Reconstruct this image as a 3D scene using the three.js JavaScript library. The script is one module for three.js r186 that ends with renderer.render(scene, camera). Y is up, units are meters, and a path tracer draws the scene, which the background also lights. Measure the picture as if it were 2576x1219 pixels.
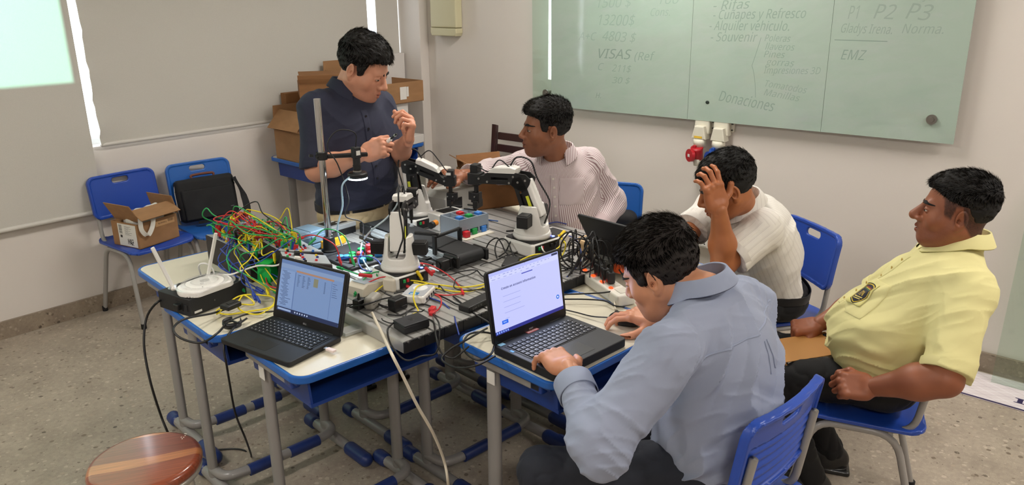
import * as THREE from 'three';
import { RoundedBoxGeometry } from 'three/addons/geometries/RoundedBoxGeometry.js';
import { mergeGeometries, mergeVertices } from 'three/addons/utils/BufferGeometryUtils.js';
import { RectAreaLightUniformsLib } from 'three/addons/lights/RectAreaLightUniformsLib.js';

const R = (d) => d * Math.PI / 180;
const scene = new THREE.Scene();
scene.background = new THREE.Color(0.86, 0.93, 1.0);
scene.backgroundIntensity = 2.6;

// camera: a phone held at 1.82 m, tipped 18 degrees down
const camera = new THREE.PerspectiveCamera(35.23, 2576 / 1219, 0.05, 60);
camera.position.set(0, 1.82, 0);
camera.rotation.order = 'YXZ';
camera.rotation.set(R(-18.08), 0, R(-0.4));
const renderer = new THREE.WebGLRenderer();
renderer.toneMapping = THREE.LinearToneMapping;
renderer.toneMappingExposure = 2.7;
renderer.shadowMap.enabled = true;
RectAreaLightUniformsLib.init();
const LAMP_POWER = 11.5;                       // ceiling luminaires
const LAMP_COLOR = new THREE.Color(1.0, 0.945, 0.88);

// ---------------------------------------------------------------- helpers
let seed = 7;
const rnd = () => { seed = (seed * 1664525 + 1013904223) >>> 0; return seed / 4294967296; };
const rr = (a, b) => a + (b - a) * rnd();
const v3 = (a) => (a.isVector3 ? a.clone() : new THREE.Vector3(a[0], a[1], a[2]));
const lerp = (a, b, t) => a + (b - a) * t;
const clamp = (x, a, b) => Math.min(b, Math.max(a, x));

const used = {};
const numbered = (n) => { const k = used[n] = (used[n] ?? -1) + 1; return k ? n + '_' + String(k).padStart(3, '0') : n; };
function prep(g) { g = g.index ? g.toNonIndexed() : g; for (const k of Object.keys(g.attributes)) if (!['position', 'normal', 'uv'].includes(k)) g.deleteAttribute(k); if (!g.attributes.normal) g.computeVertexNormals(); if (!g.attributes.uv) g.setAttribute('uv', new THREE.Float32BufferAttribute(new Float32Array(g.attributes.position.count * 2), 2)); return g; }
const join = (list) => { list = [].concat(list).flat(); if (list.length === 1) return list[0]; return mergeGeometries(list.map(prep)); };
function obj(name, geometry, m, parent) {
  const o = new THREE.Mesh(join(geometry), m); o.name = name; o.castShadow = o.receiveShadow = true; if (parent) parent.add(o); return o;
}
function thing(name, label, category, [x, y, z] = [0, 0, 0], turn = 0, group) {
  const o = new THREE.Group(); o.name = numbered(name); scene.add(o); o.position.set(x, y, z); o.rotation.y = turn;
  o.userData = { label, category }; if (group) o.userData.group = group; return o;
}
function solo(name, label, category, geometry, m, [x, y, z] = [0, 0, 0], turn = 0, group) {
  const o = obj(numbered(name), geometry, m); scene.add(o); o.position.set(x, y, z); o.rotation.y = turn;
  o.userData = { label, category }; if (group) o.userData.group = group; return o;
}
function struct(name, geometry, m, label, [x, y, z] = [0, 0, 0], turn = 0) {
  const o = geometry ? obj(numbered(name), geometry, m) : new THREE.Group(); if (!geometry) o.name = numbered(name);
  scene.add(o); o.position.set(x, y, z); o.rotation.y = turn; o.userData = { kind: 'structure', label, category: name.split('_')[0] }; return o;
}
function copy(o, [x, y, z], turn, label, group) {
  const c = o.clone(); c.name = numbered(o.name.replace(/_\d\d\d$/, '')); scene.add(c); c.position.set(x, y, z); c.rotation.y = turn;
  c.userData = { ...o.userData, label }; if (group) c.userData.group = group; return c;
}
// geometry makers; every one returns a BufferGeometry placed in its parent's axes
const at = (g, x = 0, y = 0, z = 0, rx = 0, ry = 0, rz = 0) => { if (rx || ry || rz) g.applyMatrix4(new THREE.Matrix4().makeRotationFromEuler(new THREE.Euler(rx, ry, rz, 'YXZ'))); g.translate(x, y, z); return g; };
const box = (w, h, d, x = 0, y = 0, z = 0, rx = 0, ry = 0, rz = 0) => at(new THREE.BoxGeometry(w, h, d), x, y, z, rx, ry, rz);
const rbox = (w, h, d, r, x = 0, y = 0, z = 0, rx = 0, ry = 0, rz = 0, s = 2) => at(new RoundedBoxGeometry(w, h, d, s, Math.min(r, w / 2.02, h / 2.02, d / 2.02)), x, y, z, rx, ry, rz);
const cyl = (r1, r2, h, x = 0, y = 0, z = 0, rx = 0, ry = 0, rz = 0, n = 20) => at(new THREE.CylinderGeometry(r1, r2, h, n), x, y, z, rx, ry, rz);
const ball = (r, x = 0, y = 0, z = 0, sx = 1, sy = 1, sz = 1, n = 16) => { const g = new THREE.SphereGeometry(r, n, Math.round(n * 0.7)); g.scale(sx, sy, sz); g.translate(x, y, z); return g; };
const lathe = (pts, n = 24, x = 0, y = 0, z = 0) => at(new THREE.LatheGeometry(pts.map((p) => new THREE.Vector2(p[0], p[1])), n), x, y, z);
const torus = (r, t, x = 0, y = 0, z = 0, rx = 0, ry = 0, rz = 0, n = 32, m = 10, arc = Math.PI * 2) => at(new THREE.TorusGeometry(r, t, m, n, arc), x, y, z, rx, ry, rz);
function tube(pts, r, n, m = 8, tension = 0.5, closed = false) {
  const c = new THREE.CatmullRomCurve3(pts.map(v3), closed, 'catmullrom', tension);
  const g = new THREE.TubeGeometry(c, n ?? Math.max(8, pts.length * 7), r, m, closed);
  if (closed) return g;
  const cap = (t, s) => { const p = c.getPoint(t), d = c.getTangent(t).multiplyScalar(s), k = new THREE.CircleGeometry(r, m); k.lookAt(d); k.translate(p.x, p.y, p.z); return k; };
  return mergeGeometries([prep(g), prep(cap(0, -1)), prep(cap(1, 1))]);
}
function rod(a, b, r, n = 12, r2) {           // straight round bar from a to b
  a = v3(a); b = v3(b); const d = b.clone().sub(a), g = new THREE.CylinderGeometry(r2 ?? r, r, d.length(), n);
  g.applyQuaternion(new THREE.Quaternion().setFromUnitVectors(new THREE.Vector3(0, 1, 0), d.clone().normalize())); const m = a.add(b).multiplyScalar(0.5); g.translate(m.x, m.y, m.z); return g;
}
function bent(pts, r, bend, m = 10) {         // bar through the points with rounded corners
  const P = pts.map(v3), path = new THREE.CurvePath(); let p = P[0];
  for (let i = 1; i < P.length - 1; i++) {
    const a = P[i - 1].clone().sub(P[i]), b = P[i + 1].clone().sub(P[i]), k = Math.min(bend, a.length() * 0.49, b.length() * 0.49);
    const q = P[i].clone().add(a.setLength(k)), s = P[i].clone().add(b.setLength(k));
    path.add(new THREE.LineCurve3(p, q)); path.add(new THREE.QuadraticBezierCurve3(q, P[i], s)); p = s;
  }
  path.add(new THREE.LineCurve3(p, P[P.length - 1]));
  const out = []; path.curves.forEach((c) => { const n = c.isLineCurve3 ? 1 : 5; for (let i = 0; i < n; i++) out.push(c.getPoint(i / n)); }); out.push(P[P.length - 1]);
  const poly = new THREE.CurvePath(); for (let i = 0; i + 1 < out.length; i++) if (out[i].distanceTo(out[i + 1]) > 1e-5) poly.add(new THREE.LineCurve3(out[i], out[i + 1]));
  // sweep by hand so that the rings sit on the polyline's vertices
  const pos = [], idx = [], V = [poly.curves[0].v1, ...poly.curves.map((c) => c.v2)]; let nrm = null;
  V.forEach((c, i) => {
    const t = (i === 0 ? V[1].clone().sub(V[0]) : i === V.length - 1 ? V[i].clone().sub(V[i - 1]) : V[i + 1].clone().sub(V[i]).normalize().add(V[i].clone().sub(V[i - 1]).normalize())).normalize();
    if (!nrm) nrm = Math.abs(t.y) < 0.9 ? new THREE.Vector3(0, 1, 0) : new THREE.Vector3(1, 0, 0);
    nrm = nrm.clone().sub(t.clone().multiplyScalar(nrm.dot(t))).normalize(); const bi = t.clone().cross(nrm);
    for (let k = 0; k < m; k++) { const a = k / m * Math.PI * 2; pos.push(c.x + r * (nrm.x * Math.cos(a) + bi.x * Math.sin(a)), c.y + r * (nrm.y * Math.cos(a) + bi.y * Math.sin(a)), c.z + r * (nrm.z * Math.cos(a) + bi.z * Math.sin(a))); }
    if (i) for (let k = 0; k < m; k++) { const a = (i - 1) * m + k, b = (i - 1) * m + (k + 1) % m; idx.push(a, b, a + m, b, b + m, a + m); }
  });
  for (let k = 1; k + 1 < m; k++) { idx.push(0, k + 1, k); const e = (V.length - 1) * m; idx.push(e, e + k, e + k + 1); }
  const g = new THREE.BufferGeometry(); g.setAttribute('position', new THREE.Float32BufferAttribute(pos, 3)); g.setIndex(idx); g.computeVertexNormals(); return g;
}
function rrect(w, h, r, x = 0, y = 0) { const s = new THREE.Shape(), a = x - w / 2, b = y - h / 2; s.moveTo(a + r, b); s.lineTo(a + w - r, b); s.absarc(a + w - r, b + r, r, -Math.PI / 2, 0); s.lineTo(a + w, b + h - r); s.absarc(a + w - r, b + h - r, r, 0, Math.PI / 2); s.lineTo(a + r, b + h); s.absarc(a + r, b + h - r, r, Math.PI / 2, Math.PI); s.lineTo(a, b + r); s.absarc(a + r, b + r, r, Math.PI, Math.PI * 1.5); return s; }
function poly(pts) { const s = new THREE.Shape(); pts.forEach((p, i) => (i ? s.lineTo(p[0], p[1]) : s.moveTo(p[0], p[1]))); s.closePath(); return s; }
const ext = (s, depth, bevel = 0, seg = 6, bs = 2) => new THREE.ExtrudeGeometry(s, { depth, bevelEnabled: bevel > 0, bevelThickness: bevel, bevelSize: bevel, bevelOffset: -bevel, bevelSegments: bs, curveSegments: seg });
const flat = (s, depth, bevel = 0, seg = 6) => { const g = ext(s, depth - 2 * bevel, bevel, seg); g.translate(0, 0, bevel); g.rotateX(-Math.PI / 2); return g; };  // shape in x,-z laid flat, rising depth from y=0

// materials
const M = (color, roughness = 0.6, o = {}) => new THREE.MeshPhysicalMaterial({ color, roughness, metalness: 0, ...o });
function canvas(w, h, draw) { const c = document.createElement('canvas'); c.width = w; c.height = h; draw(c.getContext('2d'), w, h); const t = new THREE.CanvasTexture(c); t.colorSpace = THREE.SRGBColorSpace; t.magFilter = THREE.LinearFilter; t.wrapS = t.wrapT = THREE.RepeatWrapping; return t; }
function data(w, h, fn, srgb = true) { const a = new Uint8Array(w * h * 4); for (let y = 0; y < h; y++) for (let x = 0; x < w; x++) { const c = fn(x, y), i = (y * w + x) * 4; a[i] = c[0]; a[i + 1] = c[1]; a[i + 2] = c[2]; a[i + 3] = 255; } const t = new THREE.DataTexture(a, w, h); if (srgb) t.colorSpace = THREE.SRGBColorSpace; t.magFilter = THREE.LinearFilter; t.minFilter = THREE.LinearMipmapLinearFilter; t.generateMipmaps = true; t.wrapS = t.wrapT = THREE.RepeatWrapping; t.needsUpdate = true; return t; }
// value noise that repeats every n cells
const hash = (x, y, z = 0) => { let h = (x * 374761393 + y * 668265263 + z * 2147483647) | 0; h = Math.imul(h ^ (h >>> 13), 1274126177); return ((h ^ (h >>> 16)) >>> 0) / 4294967296; };
function vn(x, y, n, s = 0) { const i = Math.floor(x), j = Math.floor(y), f = x - i, g = y - j, a = f * f * (3 - 2 * f), b = g * g * (3 - 2 * g), m = (k) => ((k % n) + n) % n; return lerp(lerp(hash(m(i), m(j), s), hash(m(i + 1), m(j), s), a), lerp(hash(m(i), m(j + 1), s), hash(m(i + 1), m(j + 1), s), a), b); }
function vn3(x, y, z) { const i = Math.floor(x), j = Math.floor(y), k = Math.floor(z), f = x - i, g = y - j, h = z - k, a = f * f * (3 - 2 * f), b = g * g * (3 - 2 * g), c = h * h * (3 - 2 * h); const H = (u, v, w) => hash(i + u, j + v, k + w); return lerp(lerp(lerp(H(0, 0, 0), H(1, 0, 0), a), lerp(H(0, 1, 0), H(1, 1, 0), a), b), lerp(lerp(H(0, 0, 1), H(1, 0, 1), a), lerp(H(0, 1, 1), H(1, 1, 1), a), b), c); }

// frames: room(sL, sR) measures from the far corner along the window wall and along the board wall; T(u, v) is the worktable's grid
const C0 = [-0.835, -6.234], DL = [0.656, -0.7547], EL = [0.7547, 0.656];
const room = (sL, sR, y = 0) => [C0[0] - DL[0] * sL + EL[0] * sR, y, C0[1] - DL[1] * sL + EL[1] * sR];
const WL = R(49), WR = R(-41), TT = R(44);
const TO = [-0.3313, -2.148], TU = [Math.cos(TT), -Math.sin(TT)], TV = [-Math.sin(TT), -Math.cos(TT)];
const T = (u, v, y = 0.8) => [TO[0] + TU[0] * u + TV[0] * v, y, TO[1] + TU[1] * u + TV[1] * v];

// ---------------------------------------------------------------- signed distance mesher (surface nets)
function sdfMesh(f, lo, hi, cell, uvFn) {
  const n = [0, 1, 2].map((k) => Math.ceil((hi[k] - lo[k]) / cell) + 1), [nx, ny, nz] = n, val = new Float32Array(nx * ny * nz), B = 6;
  for (let bz = 0; bz < nz; bz += B) for (let by = 0; by < ny; by += B) for (let bx = 0; bx < nx; bx += B) {
    const c = f(lo[0] + (bx + B / 2 - 0.5) * cell, lo[1] + (by + B / 2 - 0.5) * cell, lo[2] + (bz + B / 2 - 0.5) * cell), skip = Math.abs(c) > B * cell * 1.25 + 0.006;
    for (let z = bz; z < Math.min(bz + B, nz); z++) for (let y = by; y < Math.min(by + B, ny); y++) for (let x = bx; x < Math.min(bx + B, nx); x++)
      val[(z * ny + y) * nx + x] = skip ? c : f(lo[0] + x * cell, lo[1] + y * cell, lo[2] + z * cell);
  }
  const id = new Int32Array(nx * ny * nz).fill(-1), pos = [], idx = [], o8 = [0, 1, nx, nx + 1, nx * ny, nx * ny + 1, nx * ny + nx, nx * ny + nx + 1];
  const E = [[0, 1], [2, 3], [4, 5], [6, 7], [0, 2], [1, 3], [4, 6], [5, 7], [0, 4], [1, 5], [2, 6], [3, 7]];
  for (let z = 0; z < nz - 1; z++) for (let y = 0; y < ny - 1; y++) for (let x = 0; x < nx - 1; x++) {
    const b = (z * ny + y) * nx + x; let m = 0; for (let k = 0; k < 8; k++) if (val[b + o8[k]] < 0) m |= 1 << k;
    if (m === 0 || m === 255) continue;
    let s = 0, X = 0, Y = 0, Z = 0;
    for (const [a, c] of E) { const va = val[b + o8[a]], vc = val[b + o8[c]]; if ((va < 0) === (vc < 0)) continue; const t = va / (va - vc); X += (a & 1) + ((c & 1) - (a & 1)) * t; Y += (a >> 1 & 1) + ((c >> 1 & 1) - (a >> 1 & 1)) * t; Z += (a >> 2 & 1) + ((c >> 2 & 1) - (a >> 2 & 1)) * t; s++; }
    id[b] = pos.length / 3; pos.push(lo[0] + (x + X / s) * cell, lo[1] + (y + Y / s) * cell, lo[2] + (z + Z / s) * cell);
  }
  for (let z = 1; z < nz - 1; z++) for (let y = 1; y < ny - 1; y++) for (let x = 1; x < nx - 1; x++) {
    const b = (z * ny + y) * nx + x, s0 = val[b] < 0;
    const quad = (p, q, r, s, flip) => { if (p < 0 || q < 0 || r < 0 || s < 0) return; if (flip) idx.push(p, r, q, p, s, r); else idx.push(p, q, r, p, r, s); };
    if (s0 !== (val[b + 1] < 0)) quad(id[b], id[b - nx], id[b - nx - nx * ny], id[b - nx * ny], !s0);
    if (s0 !== (val[b + nx] < 0)) quad(id[b], id[b - nx * ny], id[b - nx * ny - 1], id[b - 1], !s0);
    if (s0 !== (val[b + nx * ny] < 0)) quad(id[b], id[b - 1], id[b - 1 - nx], id[b - nx], !s0);
  }
  const nrm = new Float32Array(pos.length), h = cell * 0.35;
  for (let i = 0; i < pos.length; i += 3) {
    for (let it = 0; it < 2; it++) {
      const [x, y, z] = [pos[i], pos[i + 1], pos[i + 2]], gx = f(x + h, y, z) - f(x - h, y, z), gy = f(x, y + h, z) - f(x, y - h, z), gz = f(x, y, z + h) - f(x, y, z - h), l = Math.hypot(gx, gy, gz) || 1;
      if (it === 0) { const d = clamp(f(x, y, z), -cell * 0.6, cell * 0.6); pos[i] -= d * gx / l; pos[i + 1] -= d * gy / l; pos[i + 2] -= d * gz / l; }
      nrm[i] = gx / l; nrm[i + 1] = gy / l; nrm[i + 2] = gz / l;
    }
  }
  const g = new THREE.BufferGeometry(); g.setAttribute('position', new THREE.Float32BufferAttribute(pos, 3)); g.setAttribute('normal', new THREE.Float32BufferAttribute(nrm, 3)); g.setIndex(idx);
  if (uvFn) { const uv = new Float32Array(pos.length / 3 * 2); for (let i = 0; i < pos.length / 3; i++) { const q = uvFn(pos[i * 3], pos[i * 3 + 1], pos[i * 3 + 2]); uv[i * 2] = q[0]; uv[i * 2 + 1] = q[1]; } g.setAttribute('uv', new THREE.Float32BufferAttribute(uv, 2)); }
  return g;
}
const smin = (a, b, k) => { if (k <= 0) return Math.min(a, b); const h = Math.max(k - Math.abs(a - b), 0) / k; return Math.min(a, b) - h * h * k * 0.25; };
const smax = (a, b, k) => -smin(-a, -b, k);
function cone(ax, ay, az, ra, bx, by, bz, rb) {        // tapered capsule
  const dx = bx - ax, dy = by - ay, dz = bz - az, l2 = dx * dx + dy * dy + dz * dz || 1e-9;
  return (x, y, z) => { const px = x - ax, py = y - ay, pz = z - az, t = clamp((px * dx + py * dy + pz * dz) / l2, 0, 1); return Math.hypot(px - dx * t, py - dy * t, pz - dz * t) - (ra + (rb - ra) * t); };
}
const capsule = (a, ra, b, rb) => cone(a[0], a[1], a[2], ra, b[0], b[1], b[2], rb);
const ellip = (c, r) => { const m = Math.min(...r); return (x, y, z) => { const k = Math.hypot((x - c[0]) / r[0], (y - c[1]) / r[1], (z - c[2]) / r[2]), k2 = Math.hypot((x - c[0]) / r[0] ** 2, (y - c[1]) / r[1] ** 2, (z - c[2]) / r[2] ** 2); return k2 > 1e-6 ? k * (k - 1) / k2 : -m; }; };
const sbox = (c, h, r) => (x, y, z) => { const a = Math.abs(x - c[0]) - h[0] + r, b = Math.abs(y - c[1]) - h[1] + r, d = Math.abs(z - c[2]) - h[2] + r; return Math.hypot(Math.max(a, 0), Math.max(b, 0), Math.max(d, 0)) + Math.min(Math.max(a, b, d), 0) - r; };
// ---------------------------------------------------------------- the setting
const terrazzo = (() => {
  const n = 1024, a = new Float32Array(n * n * 3);
  for (let y = 0; y < n; y++) for (let x = 0; x < n; x++) { const k = (vn(x / 64, y / 64, 16, 1) - 0.5) * 16 + (vn(x / 8, y / 8, 128, 2) - 0.5) * 14 + (hash(x, y, 3) - 0.5) * 20, i = (y * n + x) * 3; a[i] = 163 + k; a[i + 1] = 151 + k; a[i + 2] = 136 + k * 0.9; }
  seed = 11;
  for (let c = 0; c < 4200; c++) {
    const cx = rnd() * n, cy = rnd() * n, s = 1.2 + 5.5 * rnd() ** 3, e = rr(0.5, 1), th = rnd() * 3.14, t = rnd(), col = t < 0.55 ? [196, 184, 168] : t < 0.75 ? [172, 156, 138] : t < 0.92 ? [110, 97, 82] : [80, 70, 60], al = rr(0.35, 0.9);
    for (let y = -8; y <= 8; y++) for (let x = -8; x <= 8; x++) { const p = (x * Math.cos(th) + y * Math.sin(th)) / s, q = (-x * Math.sin(th) + y * Math.cos(th)) / (s * e), d = Math.max(Math.abs(p), Math.abs(q), (Math.abs(p) + Math.abs(q)) * 0.75); if (d > 1) continue; const i = (((Math.round(cy) + y + n) % n) * n + (Math.round(cx) + x + n) % n) * 3; for (let k = 0; k < 3; k++) a[i + k] = lerp(a[i + k], col[k], al); }
  }
  return (rx, ry) => { const t = data(n, n, (x, y) => { const i = (y * n + x) * 3; return [a[i], a[i + 1], a[i + 2]]; }); t.repeat.set(rx, ry); return t; };
})();
const floorTex = terrazzo(7.4 / 1.6, 8.4 / 1.6), baseTex = terrazzo(5, 0.07);
const mFloor = M('#ffffff', 0.42, { map: floorTex });
const mBase = M('#dcd6d0', 0.5, { map: baseTex });
const paintBump = data(256, 256, (x, y) => { const k = 128 + (vn(x / 4, y / 4, 64, 5) - 0.5) * 90 + (vn(x / 16, y / 16, 16, 6) - 0.5) * 90; return [k, k, k]; }, false); paintBump.repeat.set(16, 7);
const mWall = M('#d9d2cb', 0.75, { bumpMap: paintBump, bumpScale: 0.00025 });
const mCeil = M('#dedbd6', 0.9);
const roomAt = (sL, sR, y) => room(sL, sR, y);
struct('floor', box(7.4, 0.12, 8.4), mFloor, 'grey-brown terrazzo floor with pale stone chips', roomAt(3.5, 4, -0.06), WL);
struct('ceiling', box(7.4, 0.12, 8.4), mCeil, 'white ceiling', roomAt(3.5, 4, 2.96), WL);
// window wall: local x runs to the corner, z into the room
const SILL = 0.985;
const wallLeft = struct('wall_left', [box(7.4, SILL, 0.2, -3.5, SILL / 2, -0.1), box(7.4, 0.6, 0.2, -3.5, 2.6, -0.1), box(3.75, 2.9 - SILL, 0.2, -5.325, (2.9 + SILL) / 2, -0.1), box(0.24, 2.9 - SILL, 0.2, 0.08, (2.9 + SILL) / 2, -0.1)], mWall, 'white painted wall below the windows', roomAt(0, 0), WL);
struct('wall_right', [box(8.4, 1.26, 0.2, 4, 0.63, -0.1), box(8.4, 0.55, 0.2, 4, 2.625, -0.1), box(1.48, 1.09, 0.2, 0.54, 1.805, -0.1), box(0.162, 1.09, 0.014, 1.361, 1.805, -0.007), box(5.9, 1.09, 0.2, 5.25, 1.805, -0.1)], mWall, 'white painted wall carrying the glass writing board', roomAt(0, 0), WR);
struct('wall_back', box(7.4, 2.96, 0.2, -3.5, 1.48, 8.1), mWall, 'white painted wall behind the viewer', roomAt(0, 0), WL);
struct('wall_far_left', box(8.4, 2.96, 0.2, 4, 1.48, 7.1), mWall, 'white painted side wall', roomAt(0, 0), WR);
struct('baseboard_left', box(7.0, 0.10, 0.018, -3.5, 0.05, 0.009), mBase, 'terrazzo skirting under the window wall', roomAt(0, 0), WL);
struct('baseboard_right', box(8.0, 0.10, 0.018, 4, 0.05, 0.009), mBase, 'terrazzo skirting under the board wall', roomAt(0, 0), WR);
struct('trim_1', rbox(0.085, 2.9, 0.27, 0.006, -0.0425, 1.45, 0.135), mWall, 'boxed-in pillar in the corner of the room', roomAt(0, 0), WL);
const mFrame = M('#c9ccce', 0.35, { metalness: 0.6 }), mPane = M('#ffffff', 0.02, { transmission: 1, thickness: 0, ior: 1.5 });
const win = struct('window_1', null, null, 'aluminium-framed strip window hidden behind the blinds', roomAt(0, 0), WL);
obj('window_frame', [box(3.36, 0.05, 0.06, -1.74, SILL + 0.025, -0.12), box(3.36, 0.05, 0.06, -1.74, 2.275, -0.12), ...[-0.06, -1.2, -3.4].map((x) => box(0.05, 1.3, 0.06, x, 1.63, -0.12))], mFrame, win);
for (const [x, w] of [[-0.63, 1.09], [-2.3, 2.15]]) obj('window_pane', box(w, 1.24, 0.006, x, 1.63, -0.12), mPane, win);
const win2 = struct('window_2', null, null, 'narrow window showing as a bright slit at the edge of the glass board', roomAt(0, 0), WR);
obj('window_frame', [box(0.86, 0.04, 0.06, 1.87, 1.28, -0.12), box(0.86, 0.04, 0.06, 1.87, 2.33, -0.12), box(0.035, 1.1, 0.06, 2.28, 1.8, -0.12)], mFrame, win2);
obj('window_pane', box(0.84, 1.05, 0.006, 1.87, 1.8, -0.13), mPane, win2);
// the building seen through that slit
const nb = thing('neighbouring_building', 'pale yellow building outside, seen through the slit beside the glass board', 'building', roomAt(-4.2, 0), WR);
obj('facade', box(7, 2.4, 0.4, 4, 0.6, 0), M('#d9c48a', 0.9), nb);
for (const y of [0.95, 1.55]) obj('window_band', box(7, 0.22, 0.05, 4, y, 0.21), M('#6f7f8c', 0.3), nb);

// ceiling luminaires: two-tube fittings
const mLampBody = M('#e8e8e6', 0.5), mTube = new THREE.MeshStandardMaterial({ color: '#ffffff', emissive: LAMP_COLOR, emissiveIntensity: 9, roughness: 0.4 });
[[1.1, 2.5], [1.1, 5.6], [4.7, 2.3], [4.7, 5.7]].forEach(([a, b], i) => {
  const t = thing('ceiling_light', 'two-tube fluorescent ceiling light, ' + ['nearest the far corner', 'near the board wall behind the viewer', 'in front of the window blinds', 'farthest from both blinds and board'][i], 'light', roomAt(a, b, 2.9), WL, 'ceiling lights');
  obj('housing', [box(1.3, 0.05, 0.34, 0, -0.025, 0)], mLampBody, t);
  for (const z of [-0.09, 0.09]) obj('fluorescent_tube', cyl(0.014, 0.014, 1.2, 0, -0.075, z, 0, 0, Math.PI / 2, 12), mTube, t);
  const l = new THREE.RectAreaLight(LAMP_COLOR, LAMP_POWER, 1.2, 0.30); l.name = 'tube_glow'; l.position.set(0, -0.1, 0); l.rotation.x = -Math.PI / 2; l.castShadow = true; t.add(l);
});

// roller blinds
const blindTex = data(256, 256, (x, y) => { const k = 226 + (hash(x, y, 9) - 0.5) * 14 + ((x ^ y) & 1) * 4; return [k, k - 3, k - 8]; }); blindTex.repeat.set(10, 10);
const mBlind = M('#dfdeda', 0.85, { map: blindTex }), mBar = M('#cfcbc4', 0.45);
function blind(x0, x1, y0, off, label, crinkle) {
  const t = thing('roller_blind', label, 'blind', roomAt(0, 0), WL, 'roller blinds on the window wall'), nx = 60, ny = 40, W = x1 - x0, H = 2.72 - y0, g = new THREE.BoxGeometry(W, H, 0.004, nx, ny, 1), p = g.attributes.position;
  for (let i = 0; i < p.count; i++) { const x = p.getX(i), y = p.getY(i), e = clamp((-W / 2 + 0.16 - x) / 0.16, 0, 1), f = clamp(0.5 - y / H, 0, 1); let z = 0.006 * Math.sin(x * 3.1 + 1) * f; if (crinkle) z += e * e * (0.012 * Math.sin(y * 23) + 0.010 * Math.sin(y * 57 + x * 30)) * f + e * 0.02 * f; p.setZ(i, p.getZ(i) + z); }
  g.computeVertexNormals(); g.translate((x0 + x1) / 2, (2.72 + y0) / 2, off);
  obj('fabric', g, mBlind, t);
  obj('bottom_bar', [at(new THREE.CapsuleGeometry(0.013, W - 0.02, 4, 12), (x0 + x1) / 2, y0, off, 0, 0, Math.PI / 2)], mBar, t);
  obj('roller', cyl(0.03, 0.03, W, (x0 + x1) / 2, 2.74, off + 0.03, 0, 0, Math.PI / 2, 16), mBar, t);
  return t;
}
blind(-4.9, -2.452, 0.617, 0.045, 'long grey-white roller blind with the mint projected image on it');
blind(-2.403, -0.383, 0.996, 0.028, 'roller blind with a crinkled edge above the two blue chairs', true);
blind(-0.305, -0.09, 0.996, 0.028, 'narrow roller blind next to the corner pillar');

// projector: a lamp in a housing whose rectangular mouth shapes the picture on the blind
{
  const t = thing('projector', 'white ceiling projector throwing a mint green picture on the blind', 'projector', roomAt(3.55, 3.3, 2.45), WL);
  // axes: x to the corner, z into the room, so the blind lies at z = -3.18
  const D = 3.255, k = 0.1 / D, yb = (1.344 - 2.45) * k, yt = (2.62 - 2.45) * k, xr = (3.55 - 2.472) * k, xl = -1.2 * k, o = 0.16;
  obj('housing', [box(0.32, 0.012, 0.26, 0, 0.05, 0.02), box(0.32, 0.012, 0.26, 0, -0.066, 0.02), box(0.012, 0.128, 0.26, 0.16, -0.008, 0.02), box(0.012, 0.128, 0.26, -0.16, -0.008, 0.02), box(0.32, 0.128, 0.012, 0, -0.008, 0.15),
    box(o - xr, 0.128, 0.004, xr + (o - xr) / 2, -0.008, -0.1), box(o + xl, 0.128, 0.004, xl - (o + xl) / 2, -0.008, -0.1), box(xr - xl, 0.05 - yt, 0.004, (xr + xl) / 2, (0.05 + yt) / 2, -0.1), box(xr - xl, yb + 0.066, 0.004, (xr + xl) / 2, (yb - 0.066) / 2, -0.1)], M('#222222', 0.8), t);
  obj('mount', rod([0, 0.056, 0.02], [0, 0.45, 0.02], 0.02), mLampBody, t);
  const s = new THREE.SpotLight(new THREE.Color(0.42, 1.0, 0.80), 24, 0, R(34), 0.1); s.name = 'projector_beam'; s.shadow.radius = 0.02; s.castShadow = true; t.add(s); s.position.set(0, 0, 0); s.target.position.set(0, -0.02, -0.1); t.add(s.target); s.target.name = 'beam_target';
}

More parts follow.
